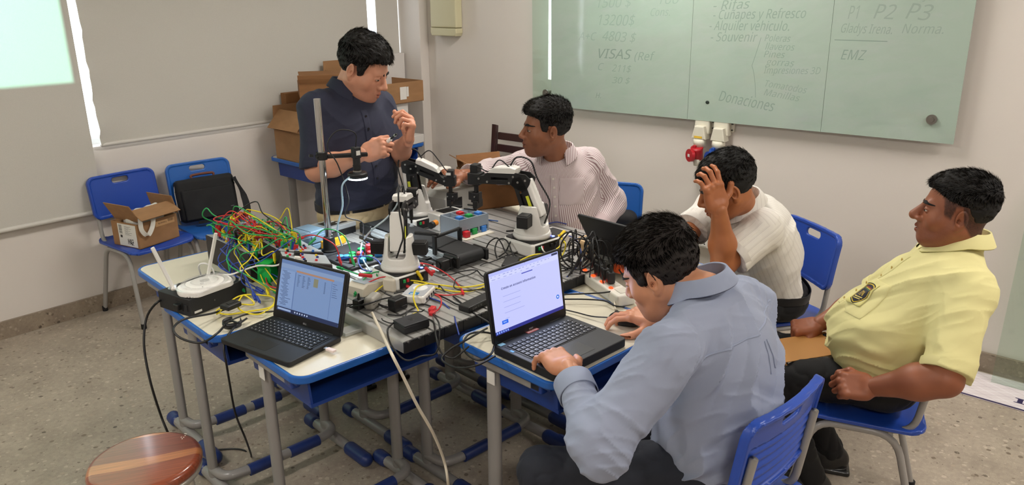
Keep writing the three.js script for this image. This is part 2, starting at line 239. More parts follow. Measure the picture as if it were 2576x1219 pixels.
// glass writing board: three back-painted panels and a clear strip at its left end
{
  const t = thing('glass_board', 'pale green back-painted glass writing board with faded marker notes', 'board', roomAt(0, 0), WR);
  const X0 = 1.518, X1 = 3.949, Y0 = 1.105, Y1 = 2.2, W = 2048, H = Math.round(2048 * (Y1 - Y0) / (X1 - X0)), q = W / (X1 - X0);
  const tex = canvas(W, H, (g) => {
    g.fillStyle = '#a4b7aa'; g.fillRect(0, 0, W, H);
    for (let i = 0; i < 900; i++) { g.fillStyle = 'rgba(' + (rnd() < 0.5 ? '140,164,150' : '182,196,186') + ',0.05)'; g.beginPath(); g.ellipse(rnd() * W, rnd() * H, rr(10, 120), rr(4, 40), rr(-0.6, 0.2), 0, 7); g.fill(); }
    const put = (s, x, y, x1, y1, h, a = 0.55, c = '62,92,80') => { g.save(); g.translate((x - X0) * q, (Y1 - y) * q); g.rotate(Math.atan2(y - y1, x1 - x)); g.font = 'italic ' + Math.round(h * q * 1.35) + 'px sans-serif'; const w = g.measureText(s).width, L = Math.hypot(x1 - x, y1 - y) * q; g.scale(L / w, 1); g.fillStyle = 'rgba(' + c + ',' + a * 0.5 + ')'; g.fillText(s, 0, 0); g.restore(); };
    put('1500 $', 1.863, 1.74, 2.124, 1.742, 0.06, 0.28); put('13200$', 1.876, 1.638, 2.152, 1.634, 0.065, 0.33); put('100', 2.3, 1.758, 2.444, 1.759, 0.05, 0.3); put('Cons.', 2.256, 1.691, 2.396, 1.692, 0.045, 0.3);
    put('A+C', 1.74, 1.545, 1.87, 1.544, 0.05, 0.33); put('4803 $', 1.918, 1.546, 2.162, 1.535, 0.06, 0.38); put('VISAS', 1.879, 1.437, 2.13, 1.437, 0.06, 0.7); put('(Ref', 2.155, 1.432, 2.29, 1.436, 0.05, 0.5); put('C', 1.885, 1.361, 1.93, 1.362, 0.045, 0.4); put('211$', 1.997, 1.358, 2.137, 1.356, 0.045, 0.45); put('30 $', 2.0, 1.287, 2.132, 1.288, 0.04, 0.45); put('H.', 1.876, 1.185, 1.925, 1.187, 0.035, 0.55);
    put('- Rifas', 2.657, 1.723, 2.873, 1.731, 0.05); put('- Cuñapes y Refresco', 2.661, 1.674, 3.185, 1.682, 0.05); put('- Alquiler vehiculo.', 2.642, 1.616, 3.108, 1.617, 0.05); put('- Souvenir', 2.654, 1.555, 2.928, 1.558, 0.05);
    put('Poleras', 2.971, 1.562, 3.114, 1.56, 0.036, 0.5); put('llaveros', 2.979, 1.518, 3.14, 1.517, 0.036, 0.5); put('Pines', 2.974, 1.478, 3.091, 1.477, 0.036, 0.5); put('gorras', 2.992, 1.437, 3.145, 1.435, 0.036, 0.5); put('Impresiones 3D', 2.983, 1.392, 3.289, 1.402, 0.036, 0.48); put('Tomatodos', 2.99, 1.324, 3.224, 1.299, 0.036, 0.42); put('Manillas', 2.99, 1.277, 3.191, 1.255, 0.036, 0.45); put('Donaciones', 2.725, 1.229, 3.055, 1.191, 0.06, 0.55);
    put('Mesa de trabajo', 3.38, 1.765, 3.777, 1.769, 0.04, 0.35, '90,105,98'); put('P1', 3.391, 1.678, 3.452, 1.679, 0.065, 0.42, '80,98,92'); put('P2', 3.508, 1.68, 3.612, 1.676, 0.07, 0.42, '80,98,92'); put('P3', 3.652, 1.682, 3.767, 1.67, 0.075, 0.42, '80,98,92'); put('Gladys Irena.', 3.364, 1.612, 3.614, 1.607, 0.045, 0.5, '72,92,84'); put('Norma.', 3.65, 1.612, 3.839, 1.612, 0.045, 0.45, '80,98,92'); put('EMZ', 3.378, 1.481, 3.498, 1.481, 0.05, 0.6);
    g.strokeStyle = 'rgba(70,95,85,0.45)'; g.lineWidth = 3; g.beginPath(); g.moveTo((3.343 - X0) * q, (Y1 - 1.576) * q); g.lineTo((3.596 - X0) * q, (Y1 - 1.573) * q); g.stroke(); g.lineWidth = 2; g.beginPath(); g.moveTo((2.955 - X0) * q, (Y1 - 1.58) * q); g.quadraticCurveTo((2.93 - X0) * q, (Y1 - 1.48) * q, (2.915 - X0) * q, (Y1 - 1.43) * q); g.quadraticCurveTo((2.94 - X0) * q, (Y1 - 1.38) * q, (2.95 - X0) * q, (Y1 - 1.26) * q); g.stroke();
  });
  const mBoard = M('#ffffff', 0.5, { map: tex, clearcoat: 1, clearcoatRoughness: 0.06 }), board = new THREE.Group(); board.name = 'panels'; board.rotation.z = R(0.7); t.add(board); board.position.set(2.65, 1.105, 0); const bx = (g) => g.translate(-2.65, -1.105, 0);
  const cuts = [X0, 2.541, 3.323, X1];
  for (let i = 0; i < 3; i++) { const a = cuts[i], b = cuts[i + 1] - (i < 2 ? 0.0015 : 0), g = box(b - a, Y1 - Y0, 0.008, (a + b) / 2, (Y0 + Y1) / 2, 0.055), uv = g.attributes.uv; for (let k = 0; k < uv.count; k++) uv.setX(k, ((uv.getX(k) * (b - a) + a) - X0) / (X1 - X0)); obj('glass_panel', bx(g), mBoard, board); }
  obj('clear_edge', bx(box(X0 - 1.357, Y1 - Y0, 0.008, (X0 + 1.357) / 2, (Y0 + Y1) / 2, 0.055)), M('#f2faf6', 0.03, { transmission: 1, thickness: 0 }), board);
  const mSteel = M('#8f8c86', 0.3, { metalness: 0.9 });
  for (const [x, y] of [[1.475, 1.192], [3.842, 1.215], [1.475, 2.1], [3.842, 2.1]]) obj('standoff', bx(join([cyl(0.012, 0.012, 0.055, x, y, 0.028, Math.PI / 2), cyl(0.024, 0.024, 0.012, x, y, 0.065, Math.PI / 2), cyl(0.012, 0.013, 0.006, x, y, 0.073, Math.PI / 2)])), mSteel, board);
  obj('drill_mark', bx(ball(0.012, 2.664, 1.213, 0.06, 1, 0.8, 0.3)), M('#1c2a22', 0.6), board);
}
// things on the board wall
{
  const mBeige = M('#c9c3a0', 0.5), t = thing('cable_box', 'beige plastic cable box high on the wall near the corner', 'cable box', roomAt(0, 0), WR);
  obj('cover', rbox(0.27, 1.1, 0.07, 0.012, 0.507, 2.13, 0.035), mBeige, t);
  obj('lower_cover', [at(ext(poly([[0.372, 1.578], [0.642, 1.578], [0.642, 1.545], [0.63, 1.523], [0.384, 1.523], [0.372, 1.545]]), 0.06, 0.006), 0, 0, 0.006)], mBeige, t);
}
function socket(x, col, name, label, tagged) {
  const t = thing('industrial_socket', label, 'socket', roomAt(0, 0, 0), WR, 'wall sockets under the board'), w = M('#d8d4c4', 0.5), mc = M(col, 0.4);
  obj('housing', [rbox(0.095, 0.10, 0.055, 0.01, x, 1.075, 0.03), at(ext(poly([[-0.045, 0], [0.045, 0], [0.03, 0.075], [-0.03, 0.075]]), 0.05, 0.006), x, 1.0, 0.035)], w, t);
  obj('lug', [rbox(0.022, 0.06, 0.02, 0.004, x + 0.055, 1.08, 0.012)], w, t);
  for (const y of [1.062, 1.098]) obj('screw', cyl(0.005, 0.005, 0.008, x + 0.056, y, 0.024, Math.PI / 2), M('#55544e', 0.4, { metalness: 0.8 }), t);
  obj('collar', at(lathe([[0.001, 0], [0.036, 0], [0.038, 0.03], [0.034, 0.05], [0.001, 0.05]], 24), x, 0.955, 0.06, R(14)), w, t);
  const b = obj('body', at(lathe([[0.001, 0], [0.031, 0], [0.034, 0.06], [0.037, 0.075], [0.001, 0.075]], 24), x - 0.002, 0.88, 0.075, R(14)), mc, t);
  obj('lid', [at(cyl(0.038, 0.038, 0.02, 0, 0, 0, Math.PI / 2), x - 0.028, 0.905, 0.118, 0, R(-30)), rbox(0.02, 0.05, 0.03, 0.004, x - 0.012, 0.94, 0.1)], mc, b);
  obj('gland', at(lathe([[0.001, 0], [0.02, 0], [0.026, 0.04], [0.001, 0.04]], 20), x, 0.842, 0.082), w, t);
  if (tagged) { obj('rating_plate', box(0.05, 0.012, 0.002, x, 1.012, 0.093, R(0)), M('#e2b93a', 0.5), t); obj('lid_label', box(0.02, 0.016, 0.002, x - 0.033, 0.905, 0.1295, 0, R(-30)), M('#d9d2d0', 0.5), t); }
}
socket(2.635, '#b01824', 'red', 'red and white industrial wall socket with a yellow plate', true);
socket(2.755, '#1c4a9c', 'blue', 'blue and white industrial wall socket right of the red one');
{
  const mw = M('#e3e0d8', 0.5), t = thing('power_outlet', 'white double power outlet low on the wall behind the man in the white shirt', 'outlet', roomAt(0, 0), WR);
  obj('plate', rbox(0.14, 0.075, 0.014, 0.004, 2.665, 0.37, 0.046), mw, t);
  for (const s of [-1, 1]) { const k = obj('socket_insert', rbox(0.05, 0.052, 0.006, 0.002, 2.665 + s * 0.032, 0.37, 0.054), M('#efede8', 0.4), t); obj('pin_holes', [[0, 0.013], [-0.012, -0.01], [0.012, -0.01]].map(([a, b]) => cyl(0.004, 0.004, 0.002, 2.665 + s * 0.032 + a, 0.37 + b, 0.0575, Math.PI / 2, 0, 0, 10)), M('#222', 0.8), k); }
  const g = thing('wall_trunking', 'white cable trunking along the wall with the double outlet', 'trunking', roomAt(0, 0), WR);
  obj('channel', rbox(0.62, 0.10, 0.038, 0.004, 2.82, 0.372, 0.019), mw, g); obj('lid_line', [box(0.62, 0.004, 0.004, 2.82, 0.415, 0.039), box(0.62, 0.004, 0.004, 2.82, 0.329, 0.039)], M('#a9a59c', 0.6), g);
}
// ---------------------------------------------------------------- furniture
const mCream = M('#ded8c4', 0.22, { clearcoat: 0.3, clearcoatRoughness: 0.2 }), mBlueEdge = M('#1b5fb4', 0.32), mTray = M('#173a86', 0.38), mGreyTube = M('#8d8a88', 0.4, { clearcoat: 0.3 }), mBlueCap = M('#22356f', 0.4), mSticker = M('#e6e4df', 0.6), mPrint = M('#4c4a4e', 0.7);
const mChairBlue = M('#1f49ad', 0.36, { clearcoat: 0.25, clearcoatRoughness: 0.3 }), mChairLight = M('#2060b4', 0.36, { clearcoat: 0.25, clearcoatRoughness: 0.3 });
const deskParts = (() => {
  const top = flat(rrect(0.584, 0.434, 0.045), 0.022, 0.001, 8), ring = rrect(0.606, 0.456, 0.056); ring.holes.push(rrect(0.583, 0.433, 0.0445)); const band = flat(ring, 0.026, 0.005, 10);
  top.translate(0, 0.737, 0); band.translate(0, 0.734, 0);
  // open tray under the top
  const tray = [box(0.48, 0.006, 0.36, 0, 0.632, 0.0), box(0.008, 0.105, 0.37, -0.243, 0.682, 0.0, 0, 0, R(4)), box(0.008, 0.105, 0.37, 0.243, 0.682, 0.0, 0, 0, R(-4)), box(0.48, 0.10, 0.008, 0, 0.68, -0.183), box(0.49, 0.012, 0.012, 0, 0.636, 0.182), box(0.05, 0.008, 0.385, -0.262, 0.727, 0), box(0.05, 0.008, 0.385, 0.262, 0.727, 0), rbox(0.03, 0.035, 0.05, 0.006, -0.27, 0.712, 0.13), rbox(0.03, 0.035, 0.05, 0.006, 0.27, 0.712, 0.13)];
  const leg = (s) => { const g = cyl(0.03, 0.03, 0.66, 0, 0, 0, 0, 0, 0, 20); g.scale(0.55, 1, 1); g.translate(s * 0.245, 0.385, -0.095); return g; };
  const bracket = (s) => rbox(0.026, 0.03, 0.30, 0.006, s * 0.272, 0.713, 0.0);
  const foot = (s) => at(new THREE.CapsuleGeometry(0.021, 0.36, 4, 12), s * 0.245, 0.042, -0.02, Math.PI / 2);
  const cap = (s, f) => { const g = at(new THREE.CapsuleGeometry(0.029, f > 0 ? 0.11 : 0.035, 5, 14), s * 0.245, 0.040, f > 0 ? 0.155 : -0.205, Math.PI / 2); g.scale(1, 1, 1); return g; };
  const bar = bent([[-0.245, 0.085, -0.095], [-0.235, 0.085, -0.005], [-0.12, 0.085, 0.012], [0.12, 0.085, 0.012], [0.235, 0.085, -0.005], [0.245, 0.085, -0.095]], 0.019, 0.06, 12);
  const sleeve = (a, b) => rod([a, 0.085, 0.012], [b, 0.085, 0.012], 0.023, 14);
  return { top, band, tray: join(tray), leg, bracket, foot, cap, bar, sleeve };
})();
function makeDesk(sticker) {
  const t = new THREE.Group(), P = deskParts;
  obj('tabletop', P.top, mCream, t); obj('edge_band', P.band, mBlueEdge, t); obj('book_tray', P.tray, mTray, t);
  for (const s of [-1, 1]) {
    const l = obj('leg', P.leg(s), mGreyTube, t); if (sticker && s < 0) { const k = obj('inventory_sticker', box(0.002, 0.045, 0.036, -0.264, 0.655, -0.088), mSticker, l); k.userData.label = 'white inventory sticker'; }
    obj('bracket', P.bracket(s), mGreyTube, t); const f = obj('foot_bar', P.foot(s), mGreyTube, t); obj('foot_cap', P.cap(s, 1), mBlueCap, f); obj('foot_cap', P.cap(s, -1), mBlueCap, f);
  }
  const b = obj('stretcher', P.bar, mGreyTube, t); for (const [a, c] of [[-0.15, -0.02], [0.02, 0.15]]) obj('sleeve', P.sleeve(a, c), mBlueCap, b);
  return t;
}
const desk0 = makeDesk(false), desk1 = makeDesk(true); desk0.name = desk1.name = 'school_desk';
function desk(u, v, label, sticker, pos, turn) { const d = (sticker ? desk1 : desk0).clone(); d.name = numbered('school_desk'); scene.add(d); d.position.set(...(pos || T(u, v, 0))); d.rotation.y = turn ?? TT; d.userData = { label, category: 'desk', group: 'cream school desks with blue edges' }; return d; }
desk(-0.03, 0.305, 'cream school desk under the open laptop with the file window', true);
desk(-0.085, 0.755, 'cream school desk under the white router and black power box');
desk(-0.02, 1.20, 'cream school desk under the tangle of coloured test leads');
desk(0.475, -0.245, 'cream school desk under the laptop the man in grey types on', true);
desk(0.561, 0.245, 'cream school desk under the near end of the slotted plate, between the two laptops');
desk(1.06, -0.135, 'cream school desk under the white power strip and the leaning elbow');
desk(0.575, 0.715, 'cream school desk under the conveyor belt end of the slotted plate');
desk(1.18, 0.33, 'cream school desk under the slotted plate beside the striped shirt');
desk(1.18, 0.80, 'cream school desk under the far corner of the slotted plate');
desk(0, 0, 'cream school desk in the corner under the white boxes', false, room(0.58, 0.275), WL);
desk(0, 0, 'cream school desk by the blinds under the open brown carton', false, room(1.11, 0.345), WL + R(90));

// slotted aluminium plate made of parallel profile bars
{
  const t = thing('slotted_plate', 'large aluminium plate of parallel slotted profiles across the desks', 'work plate', T(0, 0, 0.762), TT), L = 1.17, n = 16, w = 0.08;
  const mAl = M('#b4b3b0', 0.38, { metalness: 0.45, bumpMap: data(64, 512, (x, y) => { const k = 128 + (hash(x, y >> 6, 21) - 0.5) * 120; return [k, k, k]; }, false), bumpScale: 0.0001 }), mCap = M('#17171a', 0.55);
  const prof = poly([[0.0008, 0], [w - 0.0008, 0], [w - 0.0008, 0.036], [w - 0.004, 0.038], [w * 0.5 + 0.0045, 0.038], [w * 0.5 + 0.0045, 0.033], [w * 0.5 + 0.011, 0.033], [w * 0.5 + 0.011, 0.026], [w * 0.5 - 0.011, 0.026], [w * 0.5 - 0.011, 0.033], [w * 0.5 - 0.0045, 0.033], [w * 0.5 - 0.0045, 0.038], [0.004, 0.038], [0.0008, 0.036]]);
  for (const a of [0, w]) { const h = new THREE.Path(); const cx = a ? w - 0.019 : 0.019; h.absarc(cx, 0.0175, 0.0105, 0, Math.PI * 2); prof.holes.push(h); }
  const g = ext(prof, L, 0, 8), cg = ext(poly([[0.001, 0], [w - 0.001, 0], [w - 0.001, 0.037], [w - 0.012, 0.037], [w - 0.019, 0.028], [w - 0.026, 0.037], [0.026, 0.037], [0.019, 0.028], [0.012, 0.037], [0.001, 0.037]]), 0.006);
  for (let i = 0; i < n; i++) { const b = obj('profile_bar', g, mAl, t); b.position.set(i * w - 0.01, 0, -L); const c = obj('end_cap', cg, mCap, b); c.position.z = L; }
}
// blue shell chairs
const chairGeo = (() => {
  const back = sdfMesh((x, y, z) => { const zz = z - 0.55 * x * x + 0.09 * (y - 0.1) * (y - 0.1), rib = y < 0.14 ? 0.0042 * Math.sin(y * 210) * clamp((0.17 - Math.abs(x)) * 60, 0, 1) : 0; const b = Math.max(sbox([0, 0.1, 0], [0.2, 0.125, 0.05], 0.045)(x, y, 0), Math.abs(zz) - 0.0065 - (zz < 0 ? rib : 0)); const lip = Math.max(Math.abs(sbox([0, 0.1, 0], [0.2, 0.125, 0.05], 0.045)(x, y, 0) + 0.006) - 0.006, Math.abs(zz + 0.004) - 0.013); const hole = cone(-0.034, 0.185, 0, 0.015, 0.034, 0.185, 0, 0.015)(x, y, 0); return smax(smin(b, lip, 0.008), -hole, 0.006); }, [-0.22, -0.05, -0.05], [0.22, 0.25, 0.07], 0.0055);
  const seat = sdfMesh((x, y, z) => { const yy = y + 0.03 * Math.exp(-((x / 0.15) ** 2)) * (z < 0.1 ? 1 : 0.6) * 0.5 + Math.max(0, z - 0.12) ** 2 * 1.6 + Math.max(0, -z - 0.13) ** 2 * -2.2; return Math.max(sbox([0, 0, 0], [0.2, 0.05, 0.205], 0.05)(x, 0, z), Math.abs(yy) - 0.0085); }, [-0.22, -0.06, -0.23], [0.22, 0.06, 0.23], 0.008);
  const post = (s) => bent([[s * 0.165, 0.72, -0.205], [s * 0.175, 0.44, -0.165], [s * 0.175, 0.43, 0.06]], 0.0115, 0.06);
  const legs = (s) => bent([[s * 0.205, 0.012, 0.215], [s * 0.185, 0.425, 0.135], [s * 0.185, 0.425, -0.12], [s * 0.205, 0.012, -0.235]], 0.0125, 0.075);
  const rung = (z) => rod([-0.185, 0.422, z], [0.185, 0.422, z], 0.010);
  return { back, seat, post, legs, rung };
})();
const mChairTube = M('#9b9894', 0.35, { clearcoat: 0.4 }), mRubber = M('#151517', 0.7);
function makeChair(m) {
  const t = new THREE.Group(), G = chairGeo, s = obj('seat', G.seat, m, t); s.position.set(0, 0.45, 0); const b = obj('backrest', G.back, m, t); b.position.set(0, 0.60, -0.185); b.rotation.x = R(-8);
  for (const k of [-1, 1]) { obj('back_post', G.post(k), mChairTube, t); const l = obj('leg_frame', G.legs(k), mChairTube, t); for (const z of [0.215, -0.235]) obj('foot_tip', cyl(0.015, 0.015, 0.03, k * 0.205, 0.015, z, 0, 0, 0, 12), mRubber, l); }
  obj('seat_rail', [G.rung(0.09), G.rung(-0.1)], mChairTube, t); return t;
}
const chairA = makeChair(mChairBlue), chairB = makeChair(mChairLight);
function chair(src, pos, turn, label) { const d = src.clone(); d.name = numbered('school_chair'); scene.add(d); d.position.set(...pos); d.rotation.y = turn; d.userData = { label, category: 'chair', group: 'blue plastic school chairs' }; return d; }
chair(chairA, room(2.32, 0.25), WL + R(4), 'dark blue plastic chair by the blinds with the open carton on its seat');
const chairBag = chair(chairB, room(1.90, 0.30), WL + R(-6), 'lighter blue plastic chair by the blinds with the black laptop bag');
chair(chairB, [0.47, 0, -3.93], R(-18), 'blue plastic chair under the man in the striped shirt');
chair(chairA, [1.16, 0, -3.23], R(-76), 'blue plastic chair under the man in the white shirt');
chair(chairA, [0.572, 0, -1.892], TT + R(180), 'blue plastic chair under the man in the grey shirt');
chair(chairA, [1.23, 0, -2.41], R(-114), 'blue plastic chair turned sideways under the man in yellow');

// dark wooden chair against the board wall
{
  const mW = M('#34191a', 0.35, { clearcoat: 0.5 }), t = thing('wooden_chair', 'dark stained wooden chair with a slatted back against the wall', 'chair', room(0.34, 1.29), WR + R(3));
  for (const s of [-1, 1]) { obj('back_post', [at(ext(poly([[-0.02, 0], [0.02, 0], [0.018, 0.45], [-0.03, 0.93], [-0.062, 0.92], [-0.024, 0.45]]), 0.03, 0.003), s * 0.2 - 0.015, 0, -0.2, 0, R(-90))].map((g) => g), mW, t); obj('leg', rbox(0.036, 0.44, 0.036, 0.004, s * 0.195, 0.22, 0.18), mW, t); }
  for (let i = 0; i < 4; i++) { const g = rbox(0.40, 0.052, 0.018, 0.004, 0, 0, 0, R(-5)); const p = g.attributes.position; for (let k = 0; k < p.count; k++) p.setZ(k, p.getZ(k) + 0.6 * (p.getX(k) ** 2) - 0.02); g.translate(0, 0.60 + i * 0.083, -0.213 - 0.012 * i); obj('back_slat', g, mW, t); }
  obj('seat', rbox(0.42, 0.03, 0.42, 0.01, 0, 0.45, 0), mW, t); obj('seat_rail', [box(0.38, 0.05, 0.02, 0, 0.41, 0.18), box(0.02, 0.05, 0.36, -0.195, 0.41, 0), box(0.02, 0.05, 0.36, 0.195, 0.41, 0)], mW, t);
}
// wooden stool in the foreground
{
  const wood = data(512, 512, (x, y) => {
    const X = x / 512, Y = y / 512, w = Y + 0.015 * Math.sin(X * 5 + 2) + 0.03 * (vn(X * 3, Y * 6, 64, 31) - 0.5), g = (vn(X * 4, Y * 120, 1024, 32) - 0.5) * 0.2 + (vn(X * 10, Y * 300, 4096, 33) - 0.5) * 0.12;
    let c = w < 0.46 ? [128, 66, 50] : w < 0.56 + 0.05 * (1 - X) ? [172, 108, 66] : [136, 66, 40]; if (w < 0.10) c = [176, 116, 72]; const s = 1 + g; return c.map((k) => clamp(k * s, 0, 255));
  });
  const t = thing('wooden_stool', 'round stool with a glossy red-brown wooden seat in the foreground', 'stool', [-1.10, 0, -1.965], R(20)), mW = M('#ffffff', 0.28, { map: wood, clearcoat: 0.8, clearcoatRoughness: 0.12 }), mT = M('#b9b4a8', 0.35, { metalness: 0.5 });
  const s = lathe([[0.001, 0.47], [0.150, 0.47], [0.158, 0.478], [0.160, 0.492], [0.154, 0.504], [0.142, 0.508], [0.001, 0.508]], 56), p = s.attributes.position, uv = s.attributes.uv; for (let i = 0; i < p.count; i++) uv.setXY(i, p.getX(i) / 0.34 + 0.5, p.getZ(i) / 0.34 + 0.5);
  const seat = obj('seat', s, mW, t); obj('paint_mark', [[0.105, -0.085], [0.098, -0.088], [0.109, -0.094], [0.101, -0.078], [0.112, -0.103], [0.108, -0.106]].map(([x, z]) => box(0.0035, 0.0008, 0.0035, x, 0.5083, z)), M('#e8e0d4', 0.6), seat);
  obj('rim', torus(0.145, 0.011, 0, 0.462, 0, Math.PI / 2, 0, 0, 48), mT, t);
  for (let k = 0; k < 4; k++) { const a = k * Math.PI / 2 + 0.5; obj('leg', rod([0.135 * Math.cos(a), 0.46, 0.135 * Math.sin(a)], [0.17 * Math.cos(a), 0, 0.17 * Math.sin(a)], 0.0125), mT, t); }
  obj('foot_ring', torus(0.157, 0.009, 0, 0.16, 0, Math.PI / 2, 0, 0, 40), mT, t);
}
function ribbon(p, w, th, side) { const c = new THREE.CatmullRomCurve3(p.map(v3)), n = 44, pos = [], idx = []; for (let i = 0; i <= n; i++) { const q = c.getPoint(i / n), d = c.getTangent(i / n), s = v3(side).sub(d.clone().multiplyScalar(d.dot(v3(side)))).normalize(), m = d.clone().cross(s).normalize().multiplyScalar(th); s.multiplyScalar(w); for (const [a, h] of [[-1, 1], [1, 1], [1, -1], [-1, -1]]) pos.push(q.x + a * s.x + h * m.x, q.y + a * s.y + h * m.y, q.z + a * s.z + h * m.z); if (i) for (let k = 0; k < 4; k++) { const o = (i - 1) * 4, e = (k + 1) % 4; idx.push(o + k, o + 4 + k, o + e, o + e, o + 4 + k, o + 4 + e); } } const g = new THREE.BufferGeometry(); g.setAttribute('position', new THREE.Float32BufferAttribute(pos, 3)); g.setIndex(idx); return g.toNonIndexed(); }
// cardboard
const cardTex = data(256, 256, (x, y) => { const k = 1 + (hash(x, y, 41) - 0.5) * 0.08 + (vn(x / 32, y / 32, 8, 43) - 0.5) * 0.07; return [176 * k, 142 * k, 106 * k]; });
const mCard = M('#e2d2c2', 0.85, { map: cardTex }), mCardDark = M('#c4a98c', 0.85, { map: cardTex }), mCardWhite = M('#d8d4d0', 0.6);
function carton(name, label, w, h, d, pos, turn, flaps, m = mCard, group) {       // flaps: [front, back, left, right] opening angle from upright, or null
  const t = thing(name, label, 'box', pos, turn, group), k = 0.005;
  obj('body', [box(w, k, d, 0, k / 2, 0), box(w, h, k, 0, h / 2, d / 2 - k / 2), box(w, h, k, 0, h / 2, -d / 2 + k / 2), box(k, h, d - 2 * k, w / 2 - k / 2, h / 2, 0), box(k, h, d - 2 * k, -w / 2 + k / 2, h / 2, 0)], m, t);
  flaps.forEach((f, i) => { if (f === null) return; const [a, L0] = Array.isArray(f) ? f : [f, null], wide = i < 2, len = L0 ?? (wide ? d : w) * 0.48, g = box((wide ? w : d) - 0.006, len, k * 0.8, 0, len / 2, 0, R(a)); g.rotateY([0, Math.PI, -Math.PI / 2, Math.PI / 2][i]); g.translate([0, 0, -w / 2, w / 2][i], h, [d / 2, -d / 2, 0, 0][i]); obj('flap', g, m, t); });
  return t;
}
carton('carton', 'open brown carton with a drooping side flap on the desk by the blinds', 0.33, 0.195, 0.34, room(1.165, 0.31, 0.762), WL, [null, [-6, 0.16], [138, 0.15], null]);
carton('carton', 'shallow carton with its flap out flat, above the drooping-flap carton by the blinds', 0.40, 0.09, 0.28, room(1.068, 0.44, 1.185), WL - R(32), [[97, 0.13], [8, 0.03], null, null], mCardDark);
carton('carton', 'carton with a white label and raised back flap behind the standing man', 0.62, 0.15, 0.36, room(0.55, 0.27, 1.062), WL, [null, [-3, 0.16], [-20, 0.1], null]);
solo('label_sheet', 'white paper label stuck on the carton behind the standing man', 'label', [box(0.06, 0.09, 0.002), box(0.02, 0.07, 0.002, 0.042, 0.008, 0)], M('#dedad4', 0.7), room(0.44, 0.453, 1.135), WL);
solo('white_box', 'white cardboard box standing under the labelled carton in the corner', 'box', rbox(0.34, 0.298, 0.3, 0.004, 0, 0.149, 0), mCardWhite, room(0.54, 0.27, 0.762), WL);
solo('tall_white_box', 'tall white box against the blind behind the labelled carton', 'box', [rbox(0.3, 0.62, 0.05, 0.003, 0, 0.31, 0), box(0.3, 0.012, 0.052, 0, 0.617, 0)], mCardWhite, room(0.255, 0.077, 0.762), WL);
solo('brown_box', 'brown box under the shallow carton behind the standing man', 'box', rbox(0.22, 0.42, 0.28, 0.004, 0, 0.21, 0), mCardDark, room(0.875, 0.27, 0.762), WL);
solo('flat_box', 'flat brown box standing behind the drooping-flap carton', 'box', rbox(0.2, 0.42, 0.06, 0.003, 0, 0.21, 0), mCardDark, room(1.1, 0.085, 0.762), WL);
solo('small_white_box', 'small white carton at the edge of the corner desk', 'box', rbox(0.13, 0.06, 0.1, 0.003, 0, 0.03, 0), mCardWhite, room(0.36, 0.45, 0.762), WL + R(10));
solo('small_brown_box', 'small brown box inside the open carton by the blinds', 'box', [rbox(0.13, 0.17, 0.12, 0.002, 0, 0.085, 0), box(0.131, 0.002, 0.03, 0, 0.171, 0)], mCard, room(1.22, 0.31, 0.768), WL + R(-20));
carton('deep_carton', 'deep open cardboard box at the far end of the slotted plate', 0.25, 0.165, 0.28, T(1.315, 1.05, 0.80), TT + R(-20), [[125, 0.05], [20, 0.06], [60, 0.09], null], mCardDark);
// carton on the chair with its labels and the bag that spills out
{
  const t = carton('carton', 'open brown carton with a white plastic bag and shipping label, on the dark blue chair', 0.27, 0.145, 0.22, room(2.335, 0.295, 0.452), WL + R(14), [[-62, 0.10], null, [28, 0.12], [-14, 0.11]]);
  const lab = canvas(256, 256, (g) => { g.fillStyle = '#e4e1da'; g.fillRect(0, 0, 256, 256); g.fillStyle = '#3a3634'; for (let i = 0; i < 26; i++) g.fillRect(16, 12 + i * 4.2, 44, rr(1, 3)); g.fillRect(24, 132, 30, 30); for (let i = 0; i < 9; i++) g.fillRect(96, 24 + i * 12, rr(40, 130), 3); for (let y = 0; y < 12; y++) for (let x = 0; x < 14; x++) if (rnd() < 0.55) g.fillRect(120 + x * 6, 166 + y * 6, 6, 6); });
  obj('shipping_label', box(0.002, 0.13, 0.15, -0.1362, 0.072, 0.02), M('#ffffff', 0.6, { map: lab }), t);
  const pr = canvas(256, 64, (g) => { g.fillStyle = '#c49a6c'; g.fillRect(0, 0, 256, 64); g.fillStyle = '#5a4029'; g.save(); g.translate(150, 20); g.rotate(Math.PI); g.font = 'bold 26px sans-serif'; g.fillText('71034276', 0, 0); g.restore(); for (let i = 0; i < 20; i++) g.fillRect(166 + i * 4, 2, rr(1, 3), 34); });
  obj('printed_code', box(0.13, 0.03, 0.001, 0.05, 0.115, 0.1105), M('#ffffff', 0.85, { map: pr }), t);
  const mBag = M('#eeece4', 0.5, { transmission: 0.25, thickness: 0 });
  const b = solo('plastic_bag', 'white plastic carrier bag spilling out of the carton on the chair', 'bag', sdfMesh((x, y, z) => { let d = ellip([0, 0, 0], [0.12, 0.055, 0.088])(x, y, z); d = smin(d, cone(-0.06, 0.03, 0.04, 0.025, 0.07, 0.06, 0.02, 0.014)(x, y, z), 0.03); return d + 0.006 * Math.sin(x * 70 + y * 40) * Math.sin(z * 60 + y * 30); }, [-0.15, -0.08, -0.11], [0.14, 0.1, 0.11], 0.007), mBag, room(2.335, 0.295, 0.592), WL + R(14));
  const loop = [[-0.03, 0.05, 0.06], [-0.08, 0.06, 0.09], [-0.115, 0.03, 0.12], [-0.12, -0.03, 0.128], [-0.09, -0.065, 0.13], [-0.055, -0.03, 0.13], [-0.03, 0.02, 0.12], [0.0, 0.055, 0.08]]; obj('handle', ribbon(loop, 0.012, 0.0015, [1, 0, 0.4]), mBag, b);
}
